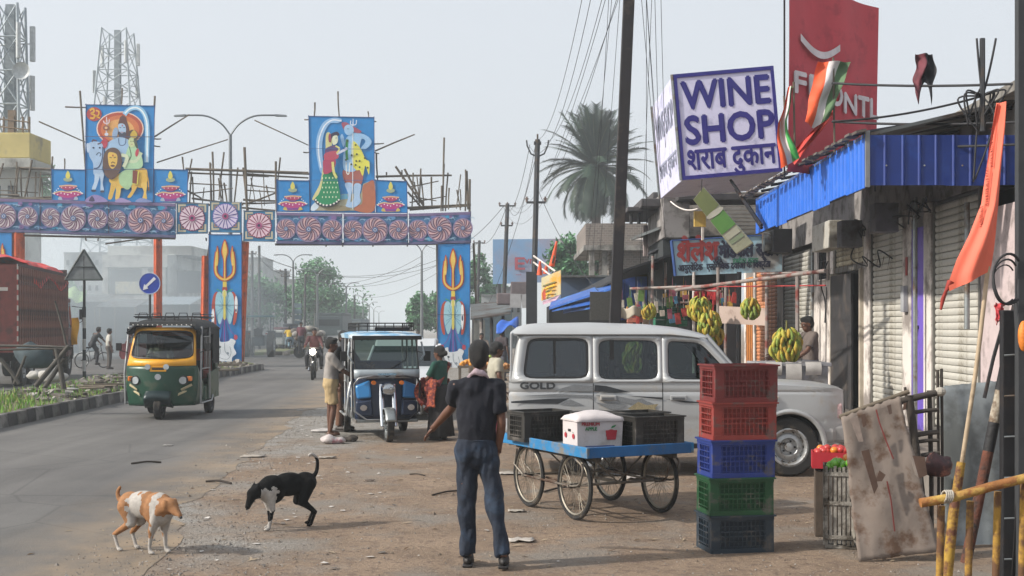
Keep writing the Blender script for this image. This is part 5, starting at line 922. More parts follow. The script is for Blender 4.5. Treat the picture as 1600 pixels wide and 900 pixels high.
# ---- canopy and open fruit stalls left of the shops
mCAN = M('canopy_black', '#1f2126', .85, var=.2, scale=2, bump=.2); mBLUT = M('blue_plastic', '#1b4f9c', .45, var=.2, scale=2, bump=.2, col2='#3f78b8', amt=.25); mPIPE = M('pale_pipe', '#8d8580', .6, .2, var=.15, col2='#7d4038', amt=.4, s2=3)
def slab4(name, label, pts, m, cat='canopy', th=.05, dz=(0, 0, -1)):
    P = [at(*p) for p in pts]; b = B(); b.prism(P, Vector(dz)*th); return b.out(name, m, None, label=label, cat=cat)
slab4('canopy', 'dark sheet canopy above the pale blue shop board', [(1012, 395, 28.5), (1060, 370, 27.5), (1190, 366, 27.5), (1230, 364, 31)], mCAN); slab4('canopy', 'long dark sheet roof over the fruit stalls behind the thick pole', [(965, 424, 26), (1052, 395, 26), (1052, 397, 32), (980, 424, 32)], mCAN)
slab4('canopy', 'lower dark roof edge between the thick pole and the shop board', [(955, 438, 24), (1010, 411, 27), (1055, 411, 30), (1055, 412, 33)], mCAN)
t = thing('fruit_stall', 'deep dark fruit stall with pale pipe frame and hanging fruit beside the van roof', 'stall', (at(1060, 508, 27).x, 27, 0))
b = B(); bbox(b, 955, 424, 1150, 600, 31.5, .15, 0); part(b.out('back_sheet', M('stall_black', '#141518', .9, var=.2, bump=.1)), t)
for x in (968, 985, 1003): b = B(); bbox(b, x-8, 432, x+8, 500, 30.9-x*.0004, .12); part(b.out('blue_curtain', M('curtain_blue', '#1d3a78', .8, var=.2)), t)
for x0, y0, x1, y1, D in ((1020, 400, 1016, 570, 26), (1084, 425, 1084, 570, 26), (1122, 418, 1122, 600, 24), (1040, 410, 1040, 470, 27), (1155, 425, 1153, 600, 24.5), (1134, 445, 1133, 560, 25), (996, 450, 996, 560, 26), (1006, 450, 1006, 560, 26.5), (1246, 432, 1246, 600, 19.5), (1198, 440, 1198, 535, 22)): b = B(); b.cyl(at(x0, y0, D), at(x1, y1, D)*Vector((1, 1, 0)), .032 if x0 not in (1155,) else .05, n=7); part(b.out('post', mPIPE if x0 not in (1155, 1084) else (mDARKSTEEL if x0 == 1155 else mSHW), smooth=50), t)
for a, c, r_ in (((985, 451, 26), (1130, 446, 24), .03), ((1022, 450, 26), (1130, 455, 24), .02), ((1056, 453, 25), (1290, 423, 19.5), .035), ((1122, 448, 24), (1290, 446, 19.5), .012), ((1000, 452, 26), (1022, 450, 26), .03), ((1063, 473, 26), (1085, 473, 26), .025), ((1190, 428, 22), (1290, 424, 19.5), .02)): b = B(); b.tube([at(*a), at(*c)], r_, 7); part(b.out('rail', mPIPE if r_ > .015 else M('red_string', '#9c2f2f', .8), smooth=60), t)
for i in range(26):
    x = 1086+R.random()*33; D = 24.5+R.random(); y = lp_(456, 449, (x-1086)/33); b = B(); b.tube([at(x, y, D), at(x+R.uniform(-2, 2), y+R.uniform(12, 42), D)], .022, 5); part(b.out('red_packet_string', M('packet_red', '#a82c30', .5, var=.3, scale=20)), t)
for i in range(7): x = 1040+i*9; b = B(); b.tube([at(x, 452, 26), at(x+R.uniform(-2, 2), R.uniform(470, 500), 26)], .008, 4); part(b.out('hanging_cord', mSHW), t)
for i in range(46):
    x = R.choice((R.uniform(968, 1012), R.uniform(1020, 1082), R.uniform(1124, 1150))); y = R.uniform(456, 500); D = R.uniform(25.2, 26.3); p = at(x, y, D); b = B(); b.box(p, (R.uniform(.05, .16), .05, R.uniform(.08, .26)), RY(R.uniform(-.2, .2))); b.tube([p+Vector((0, 0, .1)), p+Vector((0, 0, .35))], .004, 3); part(b.out('hanging_packet', M('packet_%d' % (i % 6), ('#a83a34', '#c9a24a', '#3f6f8c', '#b8b0a4', '#5a7a3a', '#8c4a5a')[i % 6], .5, var=.3, scale=20, bump=0), bev=.006), t)
for i in range(10):
    p = at(984+(i % 3)*8, 484+(i//3)*8, 25.8); b = B(); b.box(p, (.11, .2, .10)); part(b.out('pink_carton', M('carton_pink', '#b06a58', .7, var=.25, scale=12), bev=.006), t)
mGC = M('crate_green_far', '#1d6b50', .6, var=.15, bump=0)
for i in range(3):
    for j in range(3): b = B(); bbox(b, 1024+i*17, 478+j*11, 1040+i*17, 488+j*11, 26.6, .4); b.mi = 1; [bbox(b, 1024+i*17, 479+j*11+q*3, 1040+i*17, 480+j*11+q*3, 26.57, .02) for q in range(3)]; o = b.out('stacked_crate', [mGC, M('crate_green_dark', '#0f3f30', .7)], None, bev=.01, label='green plastic crate behind the van roof, %s column, %s row' % (('pole-side', 'middle', 'banana-side')[i], ('top', 'middle', 'bottom')[j]), cat='crate', group='green crates stacked in the dark stall')
b = B(); b.prism([at(1124, 478, 23), at(1200, 482, 22), at(1200, 509, 22), at(1124, 505, 23)], (0, .03, 0)); b.out('plank', M('pale_plank', '#a8968c', .7, var=.08, scale=2, col2='#8d7a70', amt=.3), None, label='pale pinkish board tied across the posts beside the bananas', cat='board')
b = B(); b.prism([at(1135, 427, 29), at(1158, 427, 29), at(1158, 600, 29), at(1135, 600, 29)], (0, .2, 0)); b.out('wall_panel', M('grey_panel', '#6c6a70', .8, var=.1), None, label='narrow grey panel behind the dark post, beside the orange shutter', cat='panel')
b = B(); b.grid(lambda u, v: tuple(at(966+u*36, lp_(482+8*u*0, 500, v)-(1-v)*u*4+(v)*u*-8, 25)+Vector((0, .1*sin(u*7), .03*sin(u*12)))), 10, 6); b.out('draped_sheet', M('cream_cloth', '#a8a090', .85, var=.15), None, label='cream cloth sheet sagging below the fruit stall by the thick pole', cat='cloth', smooth=180, solid=.01)
# bananas
mBAN = [M('banana_yellow', '#a39c3a', .75, var=.2, scale=10, bump=.03, col2='#7d8f34', amt=.4, s2=4), M('banana_green', '#76893a', .75, var=.2, scale=10, bump=.03), M('banana_ripe', '#a98c30', .75, var=.15, scale=10, bump=.03)]
def ban_mesh(k):
    q = B(); P = []; 
    for i in range(6): a = -.55+1.25*i/5; P.append((.045*cos(a*2.2), 0, .15*a))
    q.tube(P, [.008, .022, .029, .029, .022, .006], 6); return q.data('banana', mBAN[k], 180)
BM = [ban_mesh(i) for i in range(3)]
def bananas(label, x, y, D, r, n, zst=.13, tilt=0, loc=None, grp='banana bunches on the stalls'):
    r *= .88; c = at(x, y, D) if loc is None else Vector(loc); t = thing('banana_bunch', label, 'bananas', c, 0, grp); q = B(); q.tube([(0, 0, .45*r/.25), (0, 0, -.2*r/.25)], [.012, .028], 6); q.out('stalk', M('banana_stalk', '#6b6a3a', .8), t)
    per = max(5, int(n/5))
    for i in range(n):
        f = (i+.5)/n; z = r*.85*(1-2*f); lay = int(f*5); a = i*2.39996+R.uniform(-.2, .2); rr_ = .62*r*sqrt(max(0, 1-(z/r)**2))*R.uniform(.85, 1.15)*(1+.2*sin(3*a+lay*1.7))+.02; tl = -.75*z/r+.15
        o = obj('banana', BM[(i*7+lay) % 3 if R.random() < .8 else 0], t, loc=(cos(a)*rr_, sin(a)*rr_, z), rot=(R.uniform(-.45, .45), tl+R.uniform(-.3, .3), a)); o.scale = ((.95+r*.5)*R.uniform(.8, 1.12),)*3
    return t
bananas('upper left bunch of green-yellow bananas hanging over the van windscreen', 1094, 484, 22.5, .21, 70); bananas('second bunch of bananas, hanging lower towards the pale pipe post', 1108, 507, 22.3, .22, 75); bananas('small bunch of bananas hung before the pale pinkish board', 1172, 484, 21.3, .15, 40); bananas('small yellow banana bunch hanging by the cream cloth sheet', 1014, 487, 25.2, .13, 24)
bananas('big yellow-green banana bunch on the counter before the fruit seller', 1229, 541, 18.6, .25, 100); bananas('pale green banana bunch seen through the van windows', 997, 560, 23.5, .34, 90); bananas('banana bunch low on the stall behind the van windscreen pillar', 1117, 526, 22.4, .15, 36)
b = B(); p = at(1228, 566, 18.6); b.box((p.x+.1, p.y+.3, p.z-.03), (1.1, 1.0, .06)); b.box((p.x+.1, p.y-.15, p.z-.35), (1.0, .06, .6)); ct = b.out('fruit_counter', M('counter_grey', '#8a8b90', .6, var=.1, col2='#6b6763', amt=.3), None, bev=.01, label='grey fruit counter with paper sheets below the big banana bunch', cat='counter')
for x in (-.4, .6): q = B(); q.box((p.x+x, p.y+.5, (p.z)/2+.12), (.06, .06, p.z-.3)); q.out('leg', mDARKSTEEL, ct)
for i in range(3): q = B(); q.grid(lambda u, v: (p.x-.35+i*.3+u*.24, p.y-.19-.04*sin(v*3), p.z+.01-v*(.2+.12*(i % 2))), 3, 6); q.out('newspaper_sheet', M('paper_white', '#b9b6b2', .8), ct, smooth=180)
# ---- market further down: sheds, boards, awnings
t = thing('blue_shed', 'low blue-grey shed behind the hanging yellow board', 'shed', (at(920, 508, 45).x, 45, 0)); b = B(); bbox(b, 876, 432, 922, 508, 45, 4, 0); bbox(b, 922, 432, 962, 508, 44.5, 4, 0); part(b.out('wall', M('shed_blue', '#4a5d78', .7, var=.15, scale=1)), t); b = B(); bbox(b, 874, 430, 963, 433, 44.3, 4.8); part(b.out('roof_edge', mTIN), t)
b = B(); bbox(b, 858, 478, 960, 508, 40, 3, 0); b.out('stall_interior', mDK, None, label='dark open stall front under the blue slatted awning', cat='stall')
for i, q in enumerate((((858, 484), (958, 452)), ((862, 487), (955, 470)), ((880, 490), (950, 478)), ((905, 466), (962, 438)))): b = B(); a, c = at(*q[0], 34), at(*q[1], 30); b.hexa([a, c, c+Vector((.1, 1.4, .2)), a+Vector((.1, 1.4, .2))], [a+Vector((0, 0, .05)), c+Vector((0, 0, .05)), c+Vector((.1, 1.4, .25)), a+Vector((.1, 1.4, .25))]); b.out('awning_sheet', mBLUT if i != 3 else mCAN, None, label='%s awning sheet sloping down behind the van roof, %s' % (('blue', 'blue', 'blue', 'dark')[i], ('longest and topmost blue one', 'middle blue one', 'shortest and lowest blue one', 'above the blue ones')[i]), cat='awning')
b = B(); bbox(b, 922, 456, 958, 500, 29, .1); b.out('mesh_screen', M('wire_screen', '#43423f', .8, var=.3, scale=30), None, label='grey wire screen hanging beside the thick dark pole', cat='screen')
t = thing('market_sign', 'cream and yellow picture board hung slanting from bamboo poles above the van roof', 'sign', at(860, 450, 36)); b = B(); b.prism([at(846, 434, 36)-t.location, at(876, 422, 35.4)-t.location, at(876, 460, 35.4)-t.location, at(846, 470, 36)-t.location], (.02, .06, 0)); b.out('board', M('board_cream', '#b3a883', .6, var=.1, col2='#c8922c', amt=.4, s2=1.6), t)
for i in range(5): b = B(); b.prism([at(848+i, 446+i*5, 35.93)-t.location, at(868-i*2, 439+i*5, 35.5)-t.location, at(868-i*2, 441+i*5, 35.5)-t.location, at(848+i, 448+i*5, 35.93)-t.location], (0, .01, 0)); b.out('printed_line', M('line_yellow', '#c9a51e', .6) if i % 2 else M('line_olive', '#6b6a3a', .6), t)
b = B(); b.prism([at(847, 458, 35.92)-t.location, at(853, 446, 35.86)-t.location, at(858, 466, 35.8)-t.location, at(848, 469, 35.92)-t.location], (0, .01, 0)); b.out('printed_figure', M('print_red', '#b4472c', .6), t); b = B(); b.prism([at(848, 471, 36)-t.location, at(875, 461, 35.4)-t.location, at(868, 470, 35.5)-t.location, at(848, 476, 36)-t.location], (0, .05, 0)); b.out('lower_strip', M('strip_pink', '#a88a9c', .6, var=.3, scale=6), t)
for q in ((834, 400, 868, 424), (834, 410, 860, 430), (860, 424, 866, 400)): b = B(); b.tube([at(q[0], q[1], 37)-t.location, at(q[2], q[3], 36)-t.location], .03, 5); b.out('bamboo_arm', mSHW if q[0] == 834 else mBAMBOO, t)
for x0, y0, x1, y1 in ((870, 377, 862, 416), (844, 408, 843, 430), (854, 414, 852, 428)): b = B(); a, c = at(x0, y0, 36.5), at(x1, y1, 36.5); b.tube([a, c], [.03, .09], 6); b.out('saffron_pennant', cSAF, None, label='furled saffron pennant on the bamboo above the picture board, %s' % {870: 'tallest', 844: 'nearest the pole', 854: 'middle'}[x0], cat='flag', smooth=60)
t = thing('tin_shed', 'shed with rusty tin roof right of the trident board', 'shed', (at(765, 508, 52).x, 52, 0)); P = [at(735, 478, 52), at(800, 470, 52), at(798, 492, 46), at(735, 500, 46)]; b = B(); b.prism(P, (0, 0, .06)); part(b.out('roof', mTIN), t); b = B(); bbox(b, 738, 480, 800, 530, 53, .2, 0); part(b.out('back_wall', M('shed_teal', '#4f5f68', .8, var=.2)), t)
for x in (740, 752, 768, 786): b = B(); b.cyl(at(x, 492, 48), at(x, 492, 48)*Vector((1, 1, 0)), .07, n=6); part(b.out('post', mSHW if x == 752 else mPOLE), t)
b = B(); bbox(b, 744, 500, 758, 540, 50, .1); bbox(b, 740, 500, 746, 540, 47, .1); part(b.out('door', M('shed_door', '#6d6f6c', .8)), t)
t = thing('roof_boards', 'pair of white boards on the roof edge beside the slim iron pole', 'signboard', at(815, 475, 44)); [part(B().box((at(x, 470, 44).x, 44, at(x, 470, 44).z), (.42, .05, .5), RY(r_)).out('board', M('board_white', '#a3a3a4', .7, var=.1)), t) for x, r_ in ((806, .03), (824, -.1))]
b = B(); bbox(b, 776, 458, 800, 476, 46, 1); bbox(b, 798, 440, 836, 462, 60, 2); b.out('water_tank', M('tank_brown', '#6a6062', .9, var=.15), None, bev=.05, label='brown-grey block on the tin roof left of the white boards', cat='block')
b = B(); b.grid(lambda u, v: tuple(at(776+u*34, 508-9*u+v*13-4*sin(u*3), 41)+Vector((0, -v*.9, .08*sin(u*8+v*3)))), 10, 6); b.out('blue_tarpaulin', M('bright_blue_tarp', '#1c56b0', .5, var=.15, bump=.2), None, label='bright blue plastic sheet over the fruit stall beside the van rear', cat='tarpaulin', smooth=180, solid=.02)
for i, (x, y, D, c, l) in enumerate(((745, 560, 36, '#8a6a34', 'orange and yellow fruit'), (762, 555, 38, '#6b7a3a', 'green guavas'), (775, 568, 33, '#7c5a34', 'brown fruit'))):
    p = at(x, y, D); t = thing('fruit_table', 'market table heaped with %s between the gate post and the van' % l, 'fruit table', (p.x, D, 0)); b = B(); b.box((0, 0, .62), (1.1, .8, .06)); [b.box((sx, sy, .3), (.05, .05, .6)) for sx in (-.5, .5) for sy in (-.35, .35)]; b.out('table', mBAMBOO, t)
    me = B().sph((0, 0, 0), .055, 8, 6).data('fruit', M('fruit_'+c[1:], {'#8a6a34': '#c98a2a', '#6b7a3a': '#8fa03f', '#7c5a34': '#a8743a'}[c], .5, var=.2, bump=0), 180)
    for j in range(60): xx, yy = R.uniform(-.48, .48), R.uniform(-.35, .35); obj('fruit', me, t, loc=(xx, yy, .68+R.random()*.22*(1-abs(xx)*1.6)))
for i in range(6): x = 742+i*9; b = B(); p = at(x, 548-i % 3*3, 47); b.box((p.x, 47, .5), (.5, .5, 1.0)); b.out('goods_pile', M('goods_%d' % (i % 4), ('#5c5148', '#3f4d5a', '#6d665a', '#4d3c38')[i % 4], .85, var=.4), None, bev=.06, label='covered pile of market goods in the shade of the tin shed', cat='goods', group='goods piles at the tin shed')
# ---------------------------------------------------------------- vehicles (each is built heading +x, y = its left)
def make_van():
    t = thing('passenger_van', 'silver passenger van with dark angular side stripes, parked side-on behind the fruit cart', 'van', (-.04, 15.66, 0))
    L_, H = 4.1, .86
    def W(x, z):
        w_ = .86-.03*max(0, (z-.85))**1*1.2-.05*max(0, .75-z)
        w_ -= .012*math.exp(-((z-1.035)/.012)**2)+.008*math.exp(-((z-.68)/.010)**2)
        if x > 3.55: w_ -= .09*((x-3.55)/.55)**3
        if x < .22: w_ -= .05*((.22-x)/.22)**2
        return w_
    def top(x):   # belt line / hood line
        if x < 2.72: return 1.15
        if x < 3.0: return 1.15-.02*(x-2.72)/.28
        return 1.125-.05*((x-3)/1.05)**1.6-(.02*max(0, (x-3.95)/.15)**2)
    AR = ((1.0-.02, .33, .40), (3.42, .36, .425))
    def bot(x):
        z = .40
        for cx, cz, r in AR:
            if abs(x-cx) < r: z = max(z, cz+sqrt(r*r-(x-cx)**2))
        return z
    xs = sorted(set([i*L_/60 for i in range(61)]+[cx+r*cos(a) for cx, cz, r in AR for a in [pi*k/26 for k in range(27)]]+[.001]))
    b = B()
    for s_ in (-1, 1):
        b.grid(lambda u, v: (0, 0, 0), 0, 0) if 0 else None
        nr = 26; vs = []; 
        for x in xs:
            for j in range(nr+1): z = bot(x)+(top(x)-bot(x))*j/nr; vs.append((x, s_*W(x, z), z))
        fs = [(i*(nr+1)+j, (i+1)*(nr+1)+j, (i+1)*(nr+1)+j+1, i*(nr+1)+j+1) for i in range(len(xs)-1) for j in range(nr)]
        b.add(vs, fs)
    # hood, cowl, floor, rear, front
    b.grid(lambda u, v: (2.62+u*1.47, (v*2-1)*W(2.62+u*1.47, 1.1), top(2.62+u*1.47)+.035*(1-(2*v-1)**4)), 20, 14)
    b.grid(lambda u, v: (4.10-.06*(2*v-1)**2*0+.02*sin(pi*u), (v*2-1)*W(4.1, 1), .42+u*(top(4.1)+.03*(1-(2*v-1)**4)-.42)), 8, 14)
    b.grid(lambda u, v: (0, (v*2-1)*W(0, .42+u*.73), .42+u*.73), 8, 6)
    b.box((2.0, 0, .40), (4.0, 1.5, .04))
    body = b.out('body', mSILVER, t, smooth=32)
    ark = B()
    for cx, cz, r in AR:
        for s_ in (-1, 1):
            ark.mi = 0; A = [pi*k/20 for k in range(21)]
            ark.loft([[Vector((cx+r*cos(a), s_*y, cz+r*sin(a))) for a in A] for y in (.86, .5)], cap=False, closed=False)
            ark.mi = 0; ark.face([Vector((cx+r*cos(a), s_*.5, cz+r*sin(a))) for a in A])
    ark.out('wheel_housing', mINT, t)
    for cx, cz, r in AR[1:]:
        for s_ in (-1, 1):
            b = B(); A = [pi*(k/22)*1.02-.02 for k in range(23)]; b.tube([(cx+(r+.015)*cos(a), s_*(W(cx+(r+.015)*cos(a), cz+r*sin(a))+.004), cz+(r+.015)*sin(a)) for a in A], .032, 8); b.out('wheel_flare', mSILVER, t, smooth=50)
    # upper side with window openings
    yo = lambda x, z: -(W(min(x, 3.0), 1.15)-(z-1.15)*.16-.35*max(0, z-1.6)**2)
    cant = 1.735
    bays = [([(0.03, 1.15), (1.03, 1.15), (1.03, 1.735), (.11, 1.735)], [.045, .055, .045, .13]), ([(1.03, 1.15), (1.875, 1.15), (1.875, 1.73), (1.03, 1.735)], [.03, .05, .06, .06]), ([(1.875, 1.15), (2.90, 1.15), (2.40, 1.70), (1.875, 1.73)], [.03, .075, .06, .06])]
    for s_ in (1, -1):
        b = B(); loops = []
        for q, ins in bays: loops.append(bay(b, q, yo, ins))
        if s_ < 0: b.v = [(x, -y, z) for x, y, z in b.v]
        b.out('window_pillars', mSILVER, t, smooth=30, solid=.03)
        for k, lp in enumerate(loops):
            lp = [Vector((p.x, p.y*s_, p.z)) for p in lp]; c = sum(lp, Vector())/len(lp); b = B()
            wdt = (.022, .014, .014)[k]; inn = [p+(c-p).normalized()*wdt*1.5+Vector((0, 0, 0)) for p in lp]; o_ = Vector((0, -.006*s_, 0))
            b.loft([[p-o_*-1 for p in lp], [p+o_ for p in inn], [p-o_*2 for p in inn]], cap=False)
            if k == 0: b.box((.56, lp[0].y*1+.02*s_, 1.42), (.03, .012, .5))
            if k == 1: b.box((1.26, (yo(1.2, 1.45)*s_)+.01*s_, 1.42), (.05, .012, .5))
            w_ = b.out('window', mBLACK, t, smooth=30)
            g_ = B(); g_.face([p+Vector((0, .008*s_, 0)) for p in inn]); g_.out('pane', mGLASSD if k == 0 else mGLASS, w_)
            if k: f = B(); f.tube([p+Vector((0, -.004*s_, 0)) for p in lp], .007, 5, closed=True); f.out('chrome_trim', mSILVER, w_, smooth=60)
    # roof
    ZR = [(0.02, 1.76), (.12, 1.84), (.3, 1.872), (1.0, 1.885), (1.7, 1.865), (2.1, 1.825), (2.34, 1.772), (2.44, 1.73)]
    def zr(x):
        for (a, za), (c, zc) in zip(ZR, ZR[1:]):
            if x <= c: return za+(zc-za)*(x-a)/(c-a)
        return ZR[-1][1]
    b = B(); n_ = 20; st = [.02+2.42*i/30 for i in range(31)]
    rings = []
    for x in st:
        wv = .775-.05*max(0, (.15-x)/.15)**2; r_ = []
        for j in range(n_+1):
            th = pi*j/n_; y = -wv*cos(th); e = abs(cos(th)); r_.append(Vector((x, y, 1.725-(.03*max(0, (x-2.1)/.34))+(zr(x)-1.725+.03*max(0, (x-2.1)/.34))*(1-e**5)**.6)))
        rings.append(r_)
    b.loft(rings, cap=False, closed=False)
    for s_ in (-1, 1): b.tube([(x, s_*.785, 1.74-(.055*max(0, (x-1.9)/.5)**1.5)) for x in [.06+.12*i for i in range(20)]], .012, 6)
    b.out('roof', mSILVER, t, smooth=40)
    b = B(); b.box((1.2, 0, 1.69), (2.2, 1.45, .01)); b.out('roof_lining', M('roof_lining', '#77746c', .9), t)
    # windscreen and rear glass
    b = B(); 
    P = lambda u, v: (2.43+u*.47-.0*v, (v*2-1)*(.72+u*.09), 1.715-u*.56)
    b.grid(lambda u, v: tuple(Vector(P(u, v))+Vector((.05*(1-(2*v-1)**2), 0, 0))), 6, 12); ws = b.out('windscreen', mGLASS, t, smooth=60)
    for s_ in (-1, 1): b = B(); b.tube([(2.42, s_*.74, 1.73), (2.9, s_*.83, 1.15)], .03, 6); b.out('windscreen_pillar', mSILVER, t, smooth=60)
    b = B(); b.box((.03, 0, 1.44), (.02, 1.3, .46)); b.out('rear_glass', mGLASSD, t, bev=.01)
    b = B(); b.box((.02, 0, 1.19), (.03, 1.5, .08)); b.box((.04, 0, 1.72), (.03, 1.5, .08)); [b.box((.03, s_*.73, 1.45), (.03, .12, .6)) for s_ in (-1, 1)]; b.out('tailgate_frame', mSILVER, t, bev=.01)
    # doors as proud skins with gaps
    mGAP = M('door_gap', '#17181a', .9, bump=0)
    for s_ in (-1, 1):
        for x in (1.03, 1.875, 2.78):
            b = B(); zs = [.45+.02*i for i in range(36)] if x != 1.03 else [.76+.02*i for i in range(20)]
            if x == 1.03: pass
            b.loft([[Vector((x-.005, s_*(W(x, z)+.0015), z)), Vector((x+.005, s_*(W(x, z)+.0015), z))] for z in zs], cap=False, closed=False); b.out('door_seam', mGAP, t)
        for x0 in (1.12, 1.975):
            h = B(); h.box((x0+.09, s_*.868, .965), (.20, .02, .062)); hd = h.out('door_handle', mSILVER, t, bev=.009); q = B(); q.box((x0+.09, s_*.8795, .957), (.15, .006, .03)); q.out('handle_shade_strip', M('handle_shadow', '#515356', .5), hd)  # dark strip on each handle paints the shade of a finger recess
    # print on the sides
    mP = [M('stripe_dark', '#2f3236', .4, bump=0), M('stripe_mesh', '#74777a', .45, var=.3, scale=90, bump=0), M('stripe_gold', '#8b8064', .45, var=.3, scale=80, bump=0)]
    b = B()
    def zx(px, py): return ((px/3+780-795)/128, 1.85-((py/3+380)-508)/128)
    def deco(pts, mi, s_=-1):
        b.mi = mi; Q = [zx(*p) for p in pts]; deco.k = getattr(deco, 'k', 0)+1
        b.face([(max(x, .03), s_*((.8635 if max(q[0] for q in Q) > .4 else W(max(x, .03), .95)+.004)+.0006*(deco.k % 12)), z) for x, z in Q])
    # points were read in a 3x view of the van's side
    for P_, mi in (([(40, 740), (230, 728), (330, 726), (275, 752), (40, 748)], 0), ([(285, 756), (332, 730), (400, 760), (340, 762)], 1), ([(105, 715), (270, 705), (438, 712), (438, 722), (280, 718)], 1), ([(255, 690), (350, 662), (440, 668), (440, 695)], 1),
                   ([(400, 710), (440, 714), (440, 735)], 1), ([(446, 664), (500, 668), (615, 698), (540, 700), (446, 692)], 0), ([(450, 712), (540, 712), (620, 730), (700, 742), (740, 760), (660, 765), (560, 740)], 1), ([(450, 745), (540, 756), (608, 760), (552, 782), (510, 775)], 1),
                   ([(590, 713), (765, 722), (765, 732), (690, 724)], 0), ([(772, 728), (870, 738), (975, 745), (975, 750), (870, 746)], 0), ([(600, 775), (650, 742), (690, 758), (745, 752), (728, 772), (745, 790), (680, 790), (672, 800), (650, 788)], 2), ([(628, 735), (668, 726), (700, 745), (650, 748)], 1), ([(470, 735), (560, 745), (600, 757), (500, 748)], 1)):
        deco(P_, mi)
    b.out('side_stripes', mP, t)
    b = B(); text_mesh(b, 'GOLD', .115, (.142, -(W(.3, 1.0)+.001), 1.075), bold=.006, width=.42); b.out('badge_lettering', M('badge_grey', '#3b3d40', .4), t)
    # bumper, lights, trims
    b = B(); b.box((4.02, 0, .52), (.24, 1.62, .24)); b.box((3.9, 0, .5), (.2, 1.68, .2)); b.out('front_bumper', M('bumper_grey', '#8d8b8a', .5, var=.08), t, bev=.05)
    b = B(); b.box((-.03, 0, .5), (.14, 1.6, .18)); b.out('rear_bumper', M('bumper_grey', '#8d8b8a', .5), t, bev=.03)
    for s_ in (-1, 1):
        b = B(); b.box((4.02, s_*.755, .80), (.12, .10, .19)); b.out('indicator', M('lamp_red_white', '#b89c9c', .2, var=.4, scale=25, bump=0), t, bev=.02)
        b = B(); b.box((4.09, s_*.6, .8), (.06, .2, .16)); b.out('headlight', mLENS, t, bev=.02)
        b = B(); b.box((3.24, s_*(W(3.24, .98)+.004), .965), (.09, .012, .035)); b.out('side_repeater', M('lamp_pale', '#cfc6b4', .2, bump=0), t, bev=.006)
        b = B(); b.box((2.72, s_*.95, 1.23), (.07, .14, .19)); b.tube([(2.76, s_*.80, 1.16), (2.74, s_*.93, 1.2)], .015); b.out('wing_mirror', mBLACK, t, bev=.02)
        b = B(); b.box((2.2, s_*.83, .38), (1.7, .08, .06)); b.out('side_step', mBLACK, t, bev=.01)
    # seats, wheel, dash
    for x in (.95, 1.65, 2.25):
        for y in (-.38, .38):
            b = B(); b.box((x, y, .72), (.5, .52, .16)); b.box((x-.27, y, 1.02), (.12, .5, .62), RY(-.2)); b.box((x-.36, y, 1.4), (.09, .26, .16), RY(-.2)); b.out('seat', mSEAT, t, bev=.04)
    b = B(); b.torus((2.55, .35, 1.12), (-.8, 0, .6), .19, .016); b.cyl((2.55, .35, 1.12), (2.8, .35, .95), .02); b.out('steering_wheel', mBLACK, t, smooth=60)
    b = B(); b.box((2.78, 0, 1.02), (.3, 1.5, .25)); b.box((1.2, 0, .47), (2.6, 1.5, .05)); b.out('dashboard', mINT, t, bev=.03)
    for x, r in ((.98, .345), (3.42, .36)):
        for s_ in (-1, 1): wheel('wheel', t, (x, s_*.745, r), r, .21)
    return t
make_van()
